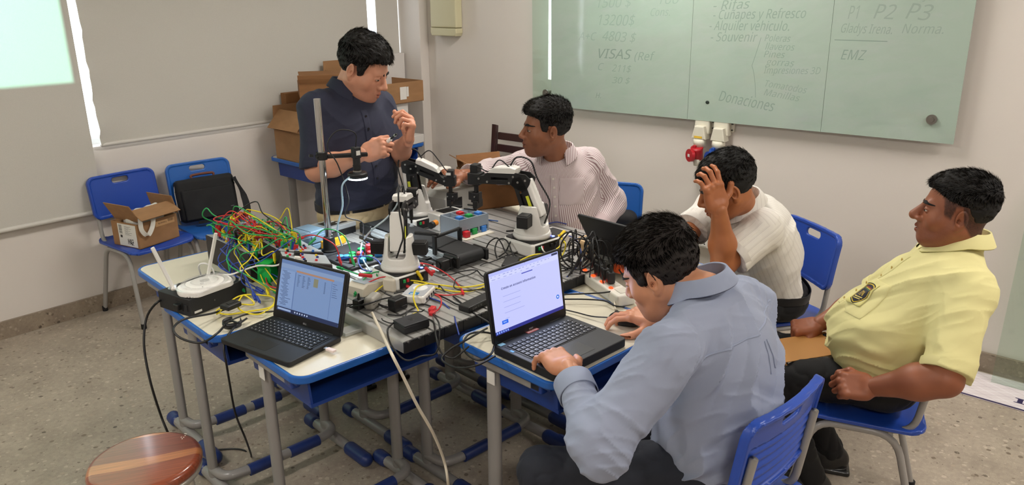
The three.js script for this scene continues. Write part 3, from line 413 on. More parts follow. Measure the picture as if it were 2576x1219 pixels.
// laptop bag
{
  const mN = M('#141417', 0.8, { sheen: 0.4, sheenRoughness: 0.6 }), t = thing('laptop_bag', 'black fabric laptop bag leaning on the lighter blue chair', 'bag', room(1.885, 0.205, 0.468), WL + R(-8));
  const body = new THREE.Group(); body.name = 'main_compartment'; body.rotation.x = R(-12); t.add(body);
  obj('shell', sdfMesh((x, y, z) => sbox([0, 0.135, 0], [0.185, 0.135, 0.04], 0.03)(x, y, z) + 0.003 * vn3(x * 16, y * 16, z * 16) - 0.003 * Math.exp(-(((y - 0.2) / 0.004) ** 2)), [-0.2, -0.02, -0.06], [0.2, 0.29, 0.06], 0.008), mN, body);
  obj('front_pocket', sdfMesh((x, y, z) => sbox([0, 0.105, 0.04], [0.165, 0.098, 0.016], 0.012)(x, y, z) + 0.006 * vn3(x * 14 + 3, y * 14, 1), [-0.19, -0.01, 0.01], [0.19, 0.22, 0.07], 0.007), mN, body);
  obj('carry_handle', tube([[-0.07, 0.27, 0], [-0.06, 0.287, 0], [0.06, 0.287, 0], [0.07, 0.27, 0]], 0.008, 30, 8), M('#6b3a2c', 0.6), body);
  obj('logo_patch', box(0.02, 0.006, 0.002, 0.13, 0.06, 0.058), M('#55565a', 0.4), body);
  obj('edge_trim', tube([[-0.185, 0.02, 0.0], [-0.186, 0.2, 0.0], [-0.17, 0.262, 0]], 0.003, 20, 6), M('#c8c8c6', 0.5), body);
  obj('shoulder_strap', [[[0.18, 0.24, -0.01], [0.215, 0.12, 0.03], [0.2, 0.02, 0.09], [0.10, 0.012, 0.16]], [[-0.10, 0.006, 0.06], [0.02, 0.012, 0.10], [0.10, 0.0, 0.2], [0.2, -0.11, 0.23], [0.26, -0.14, 0.2]]].map((p) => { const c = new THREE.CatmullRomCurve3(p.map(v3)), n = 24, pos = [], idx = []; for (let i = 0; i <= n; i++) { const q = c.getPoint(i / n), d = c.getTangent(i / n), s = new THREE.Vector3(0, 1, 0).cross(d).normalize().multiplyScalar(0.022); for (const [a, h] of [[-1, 0.002], [1, 0.002], [1, -0.002], [-1, -0.002]]) pos.push(q.x + a * s.x, q.y + h, q.z + a * s.z); if (i) for (let k = 0; k < 4; k++) { const o = (i - 1) * 4, e = (k + 1) % 4; idx.push(o + k, o + 4 + k, o + e, o + e, o + 4 + k, o + 4 + e); } } const g = new THREE.BufferGeometry(); g.setAttribute('position', new THREE.Float32BufferAttribute(pos, 3)); g.setIndex(idx); return g.toNonIndexed(); }), mN, t);
}
// banner lying on the floor and the glass sheet leaning on the wall
{
  const tex = canvas(1024, 384, (g) => { g.fillStyle = '#ddd5d8'; g.fillRect(0, 0, 1024, 384); for (let i = -8; i < 30; i++) { g.strokeStyle = i % 2 ? 'rgba(190,178,188,0.5)' : 'rgba(240,236,240,0.7)'; g.lineWidth = 5; g.beginPath(); g.moveTo(i * 60, 0); g.lineTo(i * 60 + 384, 384); g.moveTo(i * 60 + 384, 0); g.lineTo(i * 60, 384); g.stroke(); } g.fillStyle = '#2b2150'; g.fillRect(0, 366, 1024, 18); g.font = 'bold 92px sans-serif'; g.fillText('JEFE', 560, 190); g.font = 'bold 96px sans-serif'; g.fillText('ING. CARRERA', 330, 300); });
  solo('paper_banner', 'white printed banner lying on the floor along the board wall', 'banner', box(1.5, 0.004, 0.30), M('#ffffff', 0.45, { map: tex }), room(0.19, 4.68, 0.003), WR);
  const t = thing('glass_sheet', 'spare clear glass sheet leaning on the wall at the right', 'glass sheet', room(0.09, 4.7, 0.009), WR);
  obj('pane', box(0.8, 0.98, 0.006, 0, 0.487, 0.0, R(-4)), M('#f3faf6', 0.03, { transmission: 1, thickness: 0 }), t);
}

// black backpack hung on the chair of the man in stripes
{
  const mN = M('#131316', 0.8), t = thing('backpack', 'black backpack hanging on the chair behind the striped shirt', 'bag', [0.56, 0.40, -4.06], R(-18));
  obj('sack', sdfMesh((x, y, z) => sbox([0, 0.14, 0], [0.13, 0.14, 0.05], 0.045)(x, y, z) - 0.008 * vn3(x * 12 + 5, y * 12, z * 12), [-0.16, -0.03, -0.08], [0.16, 0.32, 0.08], 0.011), mN, t);
  obj('strap', ribbon([[-0.09, 0.26, 0.02], [-0.1, 0.36, 0.06], [-0.1, 0.435, 0.03], [-0.1, 0.40, 0.10], [-0.09, 0.30, 0.11]], 0.022, 0.003, [1, 0, 0]), mN, t);
}
// ---------------------------------------------------------------- devices on the table
const mBlk = M('#151517', 0.45), mBlk2 = M('#1d1d20', 0.6), mWht = M('#e9e7e2', 0.35, { clearcoat: 0.2 }), mMetal = M('#b8b6b2', 0.28, { metalness: 0.9 }), mSteelDark = M('#6e6d6b', 0.35, { metalness: 0.8 }), mYellowTag = M('#d7dc3a', 0.5), mTubeClear = M('#dfeaf2', 0.25, { transmission: 0.3, thickness: 0 }), mRed = M('#c8242c', 0.4), mGreen = M('#1c9a4a', 0.4), mBlue = M('#2a72c8', 0.4), mYellow = M('#e8c81e', 0.4), mNavyPlug = M('#1f2f7a', 0.4), mOrange = M('#e08a1a', 0.4);
function textPlate(w, h, lines, bg, fg, px = 512) { return M('#ffffff', 0.5, { map: canvas(px, Math.round(px * h / w), (g, W, H) => { g.fillStyle = bg; g.fillRect(0, 0, W, H); g.fillStyle = fg; for (const [s, x, y, k, b] of lines) { g.font = (b || '') + ' ' + Math.round(k * H) + 'px sans-serif'; g.fillText(s, x * W, y * H); } }) }); }
// ---- desktop robot arms
const robotGeo = (() => {
  const turret = sdfMesh((x, y, z) => {
    const r = lerp(0.067, 0.052, clamp((y - 0.075) / 0.1, 0, 1)); let d = Math.max(Math.hypot(x, z) - r, Math.abs(y - 0.12) - 0.062);
    d = smax(d, Math.abs(x) - lerp(0.067, 0.034, clamp((y - 0.085) / 0.095, 0, 1)), 0.01);
    d = smax(d, -sbox([0, 0.165, 0], [0.1, 0.06, 0.032], 0.012)(x, y, z), 0.004); return d;
  }, [-0.08, 0.05, -0.08], [0.08, 0.2, 0.08], 0.0035);
  const ring = lathe([[0.001, 0.055], [0.073, 0.055], [0.073, 0.068], [0.069, 0.072], [0.069, 0.078], [0.001, 0.078]], 40);
  return { turret, ring };
})();
const dobotPlate = textPlate(0.07, 0.014, [['DOBOT Magician', 0.02, 0.75, 0.62]], '#e9e7e2', '#8a8886', 256);
function robot(label, pos, baseTurn, aim, a1, a2, tool) {
  const t = thing('robot_arm', label, 'robot arm', pos, baseTurn, 'white and black desktop robot arms');
  const base = obj('base', [rbox(0.158, 0.054, 0.158, 0.012, 0, 0.028, 0, 0, 0, 0, 3)], mWht, t);
  obj('top_plate', flat(rrect(0.146, 0.146, 0.012), 0.003), mBlk2, base).position.y = 0.054;
  obj('connector_panel', [box(0.004, 0.04, 0.128, -0.079, 0.028, 0)], mBlk, base);
  obj('status_light', cyl(0.006, 0.006, 0.003, -0.062, 0.058, 0.05), new THREE.MeshStandardMaterial({ color: '#9aa6ff', emissive: '#5a6cff', emissiveIntensity: 2 }), base);
  obj('name_plate', box(0.07, 0.012, 0.0008, 0.02, 0.016, 0.0793), dobotPlate, base); obj('name_plate', box(0.0008, 0.012, 0.07, 0.0793, 0.016, 0), dobotPlate, base);
  for (const [z, m] of [[-0.045, mGreen], [-0.03, mRed], [0.02, mBlk2], [0.045, mBlk2]]) obj('port', rbox(0.008, 0.012, 0.01, 0.001, -0.082, 0.035, z), m, base);
  const tr = new THREE.Group(); tr.name = 'turning_column'; tr.rotation.y = aim - baseTurn; t.add(tr);
  obj('shell', [robotGeo.ring, robotGeo.turret], mWht, tr);
  for (const s of [-1, 1]) obj('motor', [rbox(0.044, 0.046, 0.052, 0.004, -0.002, 0.135, s * 0.078), rbox(0.038, 0.004, 0.044, 0.001, -0.002, 0.159, s * 0.078), cyl(0.012, 0.012, 0.02, 0, 0.138, s * 0.045, Math.PI / 2)], mBlk, tr);
  const S = [0, 0.138], E = [S[0] + 0.135 * Math.sin(a1), S[1] + 0.135 * Math.cos(a1)], F = [E[0] + 0.155 * Math.cos(a2), E[1] - 0.155 * Math.sin(a2)];
  // rear arm, drawn along +y then leaned by a1
  const rear = new THREE.Shape(); [[-0.03, -0.02], [0.028, -0.02], [0.024, 0.05], [0.022, 0.115], [0.03, 0.135], [0.016, 0.155], [-0.018, 0.152], [-0.026, 0.11]].forEach((p, i) => (i ? rear.lineTo(...p) : rear.moveTo(...p))); const hole = new THREE.Path(); [[-0.011, 0.04], [0.01, 0.04], [0.009, 0.1], [-0.009, 0.1]].forEach((p, i) => (i ? hole.lineTo(...p) : hole.moveTo(...p))); rear.holes.push(hole);
  const lean = (g, o, a) => { g.rotateZ(a); g.translate(o[0], o[1], 0); return g; };
  const r1 = obj('rear_arm', [-0.026, 0.021].map((z) => lean(at(ext(rear, 0.005, 0.0006), 0, 0, z), S, -a1)).concat(lean(box(0.03, 0.1, 0.03, 0, 0.04, 0), S, -a1)), mBlk, tr);
  obj('rear_cover', lean(rbox(0.02, 0.145, 0.05, 0.006, -0.036, 0.06, 0, 0, 0, R(-3)), S, -a1), mWht, tr);
  obj('warning_label', lean(box(0.012, 0.045, 0.001, -0.018, 0.055, -0.0275), S, -a1), mYellowTag, tr); obj('warning_label', lean(box(0.012, 0.045, 0.001, -0.018, 0.055, 0.0275), S, -a1), mYellowTag, tr);
  // forearm along +x then dipped by a2
  const fore = new THREE.Shape(); [[-0.045, -0.008], [-0.03, -0.032], [0, -0.03], [0.03, -0.012], [0.17, -0.014], [0.175, 0.014], [0.14, 0.018], [0.125, 0.03], [0.01, 0.034], [-0.03, 0.03], [-0.05, 0.012]].forEach((p, i) => (i ? fore.lineTo(...p) : fore.moveTo(...p))); const h2 = new THREE.Path(); [[0.04, 0.004], [0.11, 0.004], [0.11, 0.014], [0.04, 0.014]].forEach((p, i) => (i ? h2.lineTo(...p) : h2.moveTo(...p))); fore.holes.push(h2);
  const f1 = obj('forearm', [-0.026, 0.021].map((z) => lean(at(ext(fore, 0.005, 0.0006), 0, 0, z), E, -a2)).concat(lean(box(0.06, 0.03, 0.04, 0.15, 0, 0), E, -a2)), mBlk, tr);
  const cov = new THREE.Shape(); [[0, 0], [0.115, 0], [0.10, 0.017], [0.085, 0.022], [0.02, 0.026], [-0.002, 0.02]].forEach((p, i) => (i ? cov.lineTo(...p) : cov.moveTo(...p)));
  obj('forearm_cover', lean(at(ext(cov, 0.046, 0.004), 0.01, 0.028, -0.023), E, -a2), mWht, tr);
  for (const [x, y] of [[0, 0], [-0.03, 0.008], [0.018, 0.02], [0.035, -0.004], [0.125, -0.004], [0.16, 0.006]]) for (const s of [-1, 1]) obj('bolt', lean(cyl(0.0042, 0.0042, 0.004, x, y, s * 0.028, Math.PI / 2, 0, 0, 10), E, -a2), mMetal, tr);
  // wrist and tool hang level
  const W = [F[0] + 0.03, F[1]], w = obj('wrist', [rbox(0.05, 0.045, 0.05, 0.003, W[0], W[1], 0), rbox(0.03, 0.035, 0.04, 0.003, W[0] + 0.005, W[1] + 0.035, 0.008)], mBlk, tr);
  obj('spec_label', box(0.022, 0.012, 0.001, W[0] - 0.003, W[1] + 0.037, 0.0285), mWht, tr);
  if (tool === 'cup') { obj('suction_tool', [rod([W[0], W[1] - 0.02, 0], [W[0], W[1] - 0.075, 0], 0.008), rod([W[0], W[1] - 0.075, 0], [W[0], W[1] - 0.09, 0], 0.004)], mBlk, tr); obj('suction_cup', at(lathe([[0.004, 0.014], [0.006, 0.008], [0.010, 0.0], [0.004, 0.006]], 16), W[0], W[1] - 0.102, 0), mTubeClear, tr); }
  else {
    const g = obj('gripper', [rod([W[0], W[1] - 0.02, 0], [W[0], W[1] - 0.06, 0], 0.009), rbox(0.035, 0.04, 0.03, 0.003, W[0], W[1] - 0.075, 0), cyl(0.013, 0.013, 0.03, W[0] + 0.02, W[1] - 0.07, 0), rbox(0.02, 0.03, 0.05, 0.002, W[0] - 0.005, W[1] - 0.1, 0)], mBlk, tr);
    for (const s of [-1, 1]) { obj('jaw', [rbox(0.055, 0.006, 0.008, 0.002, W[0] + 0.02, W[1] - 0.118 + s * 0.004, s * 0.016), rbox(0.008, 0.03, 0.008, 0.002, W[0], W[1] - 0.107, s * 0.018)], mBlk, tr); }
    obj('jaw_bolt', [[0.012, 0.016], [-0.012, 0.016], [0, -0.016]].map(([x, z]) => cyl(0.003, 0.003, 0.006, W[0] + x, W[1] - 0.07, z, Math.PI / 2, 0, 0, 8)), mMetal, tr);
  }
  // control cable arching over the elbow and the cable down the column
  obj('arm_cable', [tube([[E[0] + 0.05, E[1] + 0.045, 0.012], [E[0] + 0.02, E[1] + 0.085, 0.014], [E[0] - 0.035, E[1] + 0.075, 0.012], [E[0] - 0.06, E[1] + 0.01, 0.018], [S[0] - 0.055, S[1] + 0.06, 0.03], [-0.06, 0.16, 0.02], [-0.05, 0.11, 0.0]], 0.0032, 50, 7), tube([[E[0] + 0.04, E[1] + 0.05, -0.01], [E[0] + 0.08, E[1] + 0.075, -0.016], [E[0] + 0.12, E[1] + 0.03, -0.02], [W[0] - 0.02, W[1] + 0.045, -0.012], [W[0] + 0.004, W[1] + 0.035, 0]], 0.0025, 40, 7)], mBlk2, tr);
  return t;
}
robot('robot arm with its white back cover towards the viewer, between the laptops', T(0.30, 0.43), TT + R(90), R(84), R(8), R(6), 'cup');
robot('robot arm standing behind the conveyor beside the man in navy', T(0.79, 0.97), TT + R(90), R(-6), R(-6), R(22), 'grip');
robot('robot arm reaching over the grey sorting box in front of the striped shirt', T(0.905, 0.34), TT + R(90), R(156), R(20), R(2), 'grip').scale.setScalar(1.1);

// ---- camera stand with ring light
{
  const t = thing('camera_stand', 'steel post on a black plate holding a camera and ring light over the caps', 'camera stand', T(0.285, 0.905, 0.8), TT);
  obj('base_plate', rbox(0.20, 0.012, 0.28, 0.02, 0.04, 0.006, 0.11), M('#26272c', 0.6), t);
  obj('foot', lathe([[0.001, 0.012], [0.034, 0.012], [0.034, 0.018], [0.026, 0.024], [0.024, 0.07], [0.018, 0.074], [0.001, 0.074]], 28), mBlk, t);
  obj('post', cyl(0.0135, 0.0135, 0.60, 0, 0.335, 0, 0, 0, 0, 28), M('#c9cacb', 0.12, { metalness: 1 }), t);
  const arm = obj('clamp_arm', [cyl(0.022, 0.022, 0.03, 0, 0.41, 0), rod([-0.025, 0.41, 0.0], [0.025, 0.41, 0], 0.009), rbox(0.16, 0.016, 0.02, 0.004, 0.09, 0.405, 0.045, 0, R(-30)), rod([-0.03, 0.412, -0.015], [-0.045, 0.414, -0.02], 0.006)], mBlk, t);
  const cx = 0.105, cz = 0.085;
  const cam = obj('camera_body', [rbox(0.03, 0.045, 0.03, 0.003, cx, 0.42, cz), cyl(0.015, 0.015, 0.03, cx, 0.385, cz), cyl(0.017, 0.015, 0.02, cx, 0.36, cz)], mBlk2, t); obj('camera_label', box(0.018, 0.018, 0.001, cx, 0.42, cz + 0.016), mSticker, cam);
  obj('lens_ring', cyl(0.0165, 0.0165, 0.006, cx, 0.345, cz), mMetal, cam);
  const rg = obj('ring_light', lathe([[0.018, 0.012], [0.036, 0.012], [0.040, 0.006], [0.040, -0.008], [0.018, -0.008]], 36, cx, 0.328, cz), mBlk, t);
  obj('led_ring', lathe([[0.018, -0.0085], [0.039, -0.0085], [0.039, -0.0145], [0.030, -0.017], [0.018, -0.0145], [0.018, -0.0085]], 36, cx, 0.328, cz), new THREE.MeshStandardMaterial({ color: '#ffffff', emissive: new THREE.Color(0.85, 0.95, 1.0), emissiveIntensity: 4 }), rg);
  obj('camera_cable', tube([[cx, 0.44, cz], [cx - 0.005, 0.50, cz + 0.01], [cx - 0.07, 0.515, cz - 0.01], [cx - 0.115, 0.46, cz - 0.02], [cx - 0.085, 0.38, cz], [cx - 0.05, 0.24, cz], [cx - 0.07, 0.17, cz], [cx + 0.0, 0.13, cz + 0.01], [cx - 0.01, 0.06, cz + 0.03], [cx + 0.05, 0.02, cz + 0.04], [cx + 0.09, 0.016, cz + 0.06]], 0.0025, 90, 6), mBlk2, t);
  obj('light_cable', tube([[cx - 0.03, 0.33, cz], [cx - 0.08, 0.30, cz + 0.01], [cx - 0.075, 0.21, cz - 0.01], [cx - 0.1, 0.12, cz - 0.02], [cx - 0.08, 0.04, cz - 0.03]], 0.0035, 50, 6), M('#a9c6d8', 0.3), t);
  const l = new THREE.SpotLight(new THREE.Color(0.82, 0.93, 1.0), 0.4, 0, R(62), 0.6); l.name = 'ring_glow'; l.position.set(cx, 0.308, cz); l.target.position.set(cx, 0, cz); l.target.name = 'ring_target'; l.shadow.radius = 1.2; l.castShadow = true; t.add(l, l.target);
}
// coloured caps under the ring light
{
  const g = lathe([[0.001, 0.018], [0.0125, 0.018], [0.0145, 0.0155], [0.015, 0], [0.001, 0]], 18), mats = { red: M('#d8434c', 0.4), green: M('#189650', 0.4), blue: M('#3a86cc', 0.4) };
  const spots = [['blue', 0.255, 0.775], ['red', 0.275, 0.715], ['blue', 0.275, 0.76], ['blue', 0.30, 0.685], ['green', 0.29, 0.745], ['green', 0.31, 0.775], ['red', 0.335, 0.755], ['green', 0.365, 0.795], ['red', 0.385, 0.765], ['red', 0.372, 0.735], ['green', 0.335, 0.69], ['blue', 0.385, 0.70], ['green', 0.425, 0.735], ['green', 0.435, 0.755]];
  for (const [c, u, v] of spots) solo('bottle_cap', c + ' plastic cap standing with others near the camera stand foot', 'cap', g, mats[c], T(u, v, u < 0.41 && v < 0.96 ? 0.812 : 0.8), rnd() * 3, c + ' caps near the camera stand');
  solo('bottle_cap', 'red plastic cap stacked on top of another red cap', 'cap', g, mats.red, T(0.385, 0.765, 0.8302), 1);
}
// ---- conveyor
{
  const t = thing('conveyor_belt', 'small black conveyor belt with aluminium sides lying across the slotted plate', 'conveyor', T(0.60, 0.70, 0.8), TT), L = 0.66, W = 0.13, mBelt = M('#1b1c1e', 0.7), mSide = M('#c2c6cb', 0.3, { metalness: 0.7 });
  const b = rrect(L, 0.048, 0.0235); const h = rrect(L - 0.008, 0.04, 0.0195); b.holes.push(h);
  obj('belt', at(ext(b, W, 0, 10), -W / 2, 0.032, 0, 0, R(90)).translate(0, 0, 0), mBelt, t);
  obj('belt_bed', rbox(W - 0.004, 0.03, L - 0.06, 0.003, 0, 0.032, 0), mBlk2, t);
  for (const s of [-1, 1]) { obj('side_rail', [rbox(0.012, 0.036, L - 0.09, 0.002, s * (W / 2 + 0.008), 0.03, 0), box(0.003, 0.006, L - 0.09, s * (W / 2 + 0.0145), 0.038, 0), box(0.003, 0.006, L - 0.09, s * (W / 2 + 0.0145), 0.022, 0)], mSide, t); for (const z of [-1, 1]) obj('end_bracket', [rbox(0.016, 0.05, 0.09, 0.012, s * (W / 2 + 0.01), 0.032, z * (L / 2 - 0.035)), cyl(0.011, 0.011, 0.004, s * (W / 2 + 0.02), 0.032, z * (L / 2 - 0.012), 0, 0, Math.PI / 2)], mBlk, t); obj('roller', cyl(0.019, 0.019, W - 0.002, 0, 0.032, s * (L / 2 - 0.024), 0, 0, Math.PI / 2), mSteelDark, t); }
  obj('foot', [[-1, -1], [-1, 1], [1, -1], [1, 1]].map(([a, c]) => rbox(0.02, 0.02, 0.06, 0.002, a * 0.06, 0.01, c * 0.24)), mBlk, t);
  obj('motor', [rbox(0.042, 0.042, 0.042, 0.004, -0.115, 0.026, 0.29), rbox(0.03, 0.046, 0.05, 0.003, -0.082, 0.028, 0.29), cyl(0.012, 0.012, 0.004, -0.138, 0.026, 0.29, 0, 0, Math.PI / 2), torus(0.021, 0.003, -0.058, 0.028, 0.29, 0, R(90))], mBlk, t);
  obj('guide_bar', [rbox(0.012, 0.014, 0.5, 0.003, -0.15, 0.028, 0.02), rbox(0.06, 0.01, 0.02, 0.002, -0.12, 0.02, -0.15), rbox(0.06, 0.01, 0.02, 0.002, -0.12, 0.02, 0.18)], mBlk, t);
  const gt = obj('sensor_gantry', [rbox(0.012, 0.08, 0.02, 0.003, -0.082, 0.075, 0.2), rbox(0.012, 0.06, 0.02, 0.003, 0.082, 0.075, 0.16), at(rod([-0.082, 0.108, 0.2], [0.082, 0.10, 0.16], 0.007)), rbox(0.10, 0.012, 0.014, 0.002, -0.09, 0.115, 0.16, 0, R(-60))], mBlk, t);
  obj('sensor', [cyl(0.014, 0.014, 0.02, -0.03, 0.13, 0.12, Math.PI / 2, R(-70))], mBlk, gt); obj('sensor_eye', cyl(0.0125, 0.0125, 0.024, -0.012, 0.132, 0.115, Math.PI / 2, R(-70)), mOrange, gt);
}
// ---- sorting box with coloured cubes
{
  const t = thing('sorting_box', 'grey plastic sorting box with coloured cubes on the plate', 'box', T(0.875, 0.735, 0.8), TT), mG = M('#8f9aa6', 0.45);
  obj('body', [box(0.17, 0.004, 0.13, 0, 0.002, 0), box(0.17, 0.05, 0.006, 0, 0.058, 0.063), box(0.17, 0.014, 0.006, 0, 0.007, 0.063), box(0.006, 0.083, 0.13, -0.083, 0.0415, 0), box(0.006, 0.083, 0.13, 0.083, 0.0415, 0), box(0.17, 0.083, 0.006, 0, 0.0415, -0.063), box(0.165, 0.005, 0.12, 0, 0.06, 0), ...[-0.083, -0.028, 0.028, 0.083].map((x) => box(0.008, 0.03, 0.006, x, 0.02, 0.063)), box(0.004, 0.02, 0.12, -0.028, 0.072, 0), box(0.004, 0.02, 0.12, 0.028, 0.072, 0), box(0.165, 0.02, 0.004, 0, 0.072, 0)], mG, t);
  obj('lip', box(0.17, 0.004, 0.04, 0, 0.002, 0.085), M('#d9d2c2', 0.6), t);
  const cube = rbox(0.026, 0.026, 0.026, 0.002), cm = { red: mRed, green: mGreen, blue: M('#3f83d6', 0.4) };
  [['blue', -0.055, 0.076, 0.03, 'in the near left compartment on top of the sorting box'], ['green', 0.0, 0.076, 0.03, 'in the middle compartment on top of the sorting box'], ['blue', 0.055, 0.076, 0.03, 'in the near right compartment on top of the sorting box'], ['red', 0.0, 0.076, -0.03, 'in the far compartment on top of the sorting box'], ['red', -0.055, 0.018, 0.075, 'at the left chute of the sorting box'], ['green', 0.0, 0.018, 0.06, 'in the middle chute of the sorting box'], ['blue', 0.055, 0.018, 0.06, 'in the right chute of the sorting box']].forEach(([c, x, y, z, w]) => { const a = TT; solo('colour_cube', c + ' plastic cube ' + w, 'cube', cube, cm[c], [t.position.x + x * Math.cos(a) + z * Math.sin(a), 0.8 + y, t.position.z - x * Math.sin(a) + z * Math.cos(a)], TT); });
  const w = thing('white_case', 'small white case with a dark top behind the grey sorting box', 'case', T(0.87, 0.86, 0.8), TT); obj('shell', rbox(0.15, 0.075, 0.09, 0.005, 0, 0.0375, 0), mWht, w); obj('top_panel', rbox(0.09, 0.003, 0.06, 0.001, 0.01, 0.0765, 0), mBlk2, w);
}
// ---- laptops
function keyGrid(rows, cols, w, d, x0, z0) { const r = []; for (let j = 0; j < rows; j++) { let x = 0; const n = cols; for (let i = 0; i < n; i++) { const kw = j === rows - 1 && i === 4 ? w / n * 4.6 : w / n; if (j === rows - 1 && i > 4 && i < 8) continue; r.push([x0 + x + kw / 2, z0 + (j + 0.5) * d / rows, kw - 0.0035, d / rows - 0.0035]); x += kw; } } return r; }
function laptop(label, pos, turn, W, D, open, opts) {
  const t = thing('laptop', label, 'laptop', pos, turn), h = opts.h ?? 0.017, m = M(opts.col ?? '#17181b', 0.55), LH = opts.lid ?? D;
  const base = obj('base', flat(rrect(W, D, opts.r ?? 0.012), h, 0.003), m, t);
  if (opts.keys !== false) {
    obj('keyboard_deck', rbox(W * 0.9, 0.0015, D * 0.44, 0.0005, 0, h + 0.0003, -D * 0.14), M('#0e0e10', 0.6), base);
    const km = M('#1a1a1d', 0.5), keys = keyGrid(6, 15, W * 0.86, D * 0.42, -W * 0.43, -D * 0.35);
    for (const [x, z, a, b] of keys) { const k = obj('key', rbox(a, 0.0028, b, 0.0008, x, h + 0.002, z, 0, 0, 0, 1), km, base); }
    const lt = []; seed = 99; for (const [x, z, a] of keys) if (a < 0.03) lt.push(box(rr(0.002, 0.004), 0.0002, rr(0.002, 0.004), x - 0.003, h + 0.0036, z - 0.002)); const lg = obj('key_lettering', lt, M('#cfcfd2', 0.6), base); lg.userData.kind = 'stuff';
    obj('touchpad', rbox(W * 0.3, 0.0008, D * 0.26, 0.0003, -W * 0.04, h + 0.0002, D * 0.29), M(opts.pad ?? '#1b1c1f', 0.4), base);
  }
  const lid = new THREE.Group(); lid.name = 'screen_lid'; lid.position.set(0, h - 0.004, -D / 2 + 0.006); lid.rotation.x = -(open - Math.PI / 2); t.add(lid);
  obj('lid_shell', at(ext(rrect(W, LH, opts.r ?? 0.012), 0.004, 0.0025, 6), 0, LH / 2, -0.0045), m, lid);
  for (const q of [-1, 1]) obj('hinge', cyl(0.006, 0.006, 0.05, q * W * 0.32, 0, 0, 0, 0, Math.PI / 2), mBlk, lid);
  if (opts.draw) {
    const sw = W * opts.sw, sh = LH * opts.sh, tx = canvas(1024, Math.round(1024 * sh / sw), opts.draw);
    obj('bezel', box(W * 0.97, LH * 0.97, 0.001, 0, LH / 2, 0.0026), M('#101012', 0.35), lid);
    obj('display', box(sw, sh, 0.001, 0, LH * (opts.sy ?? 0.53), 0.0036), new THREE.MeshStandardMaterial({ color: '#050505', roughness: 0.3, emissive: '#ffffff', emissiveMap: tx, emissiveIntensity: opts.glow }), lid);
    obj('webcam', cyl(0.0025, 0.0025, 0.001, 0, LH * 0.965, 0.0036, Math.PI / 2), mSteelDark, lid);
    if (opts.logo) obj('brand_mark', box(opts.logo[1], 0.007, 0.0008, 0, LH * 0.045, 0.0034), textPlate(opts.logo[1], 0.007, [[opts.logo[0], 0.02, 0.9, 1.0, 'bold']], '#101012', '#a8a8ac', 128), lid);
    const l = new THREE.RectAreaLight(opts.tint, opts.power, sw, sh); l.name = 'display_glow'; l.position.set(0, LH * 0.53, 0.006); l.rotation.y = Math.PI; l.castShadow = true; lid.add(l);
  }
  return t;
}
laptop('black laptop showing a file window, on the desk with the white USB stick', T(-0.238, 0.345, 0.761), TT - R(77), 0.322, 0.222, R(106), {
  h: 0.017, lid: 0.212, sw: 0.9, sh: 0.82, sy: 0.55, glow: 0.30, power: 0.5, tint: new THREE.Color(0.6, 0.75, 1), logo: ['DELL', 0.024], pad: '#161719',
  draw: (g, w, h) => { g.fillStyle = '#7f9bc9'; g.fillRect(0, 0, w, h); g.fillStyle = '#6a86b8'; g.fillRect(0, 0, w, h * 0.07); g.fillStyle = '#8aa3cb'; g.fillRect(0, h * 0.07, w, h * 0.08); g.fillStyle = '#b58a72'; g.fillRect(w * 0.26, h * 0.15, w * 0.6, h * 0.035); g.fillStyle = '#88a4d2'; g.fillRect(0, h * 0.19, w * 0.24, h * 0.7); g.fillStyle = '#5f79ac'; g.fillRect(w * 0.245, h * 0.19, w * 0.012, h * 0.72); g.fillRect(w * 0.83, h * 0.19, w * 0.006, h * 0.72);
    g.fillStyle = '#34466e'; seed = 5; for (let i = 0; i < 26; i++) g.fillRect(w * (0.03 + 0.02 * (i % 3)), h * (0.21 + i * 0.026), w * rr(0.06, 0.14), 5); for (let i = 0; i < 9; i++) for (let k = 0; k < 3; k++) g.fillRect(w * (0.29 + k * 0.08), h * (0.23 + i * 0.026), w * rr(0.02, 0.05), 5); for (let i = 0; i < 7; i++) g.fillRect(w * 0.85, h * (0.23 + i * 0.04), w * rr(0.04, 0.1), 4); for (let i = 0; i < 9; i++) g.fillRect(w * 0.72, h * (0.24 + i * 0.025), w * 0.02, 6); g.fillStyle = '#8b8a72'; g.fillRect(w * 0.55, h * 0.22, w * 0.07, h * 0.16); g.fillStyle = '#26345a'; g.fillRect(0, h * 0.92, w, h * 0.08); g.fillStyle = '#9fb6de'; g.fillRect(w * 0.02, h * 0.94, w * 0.22, h * 0.04); g.fillStyle = '#cfe0ff'; for (let i = 0; i < 6; i++) g.fillRect(w * (0.3 + i * 0.04), h * 0.945, 18, 18); },
});
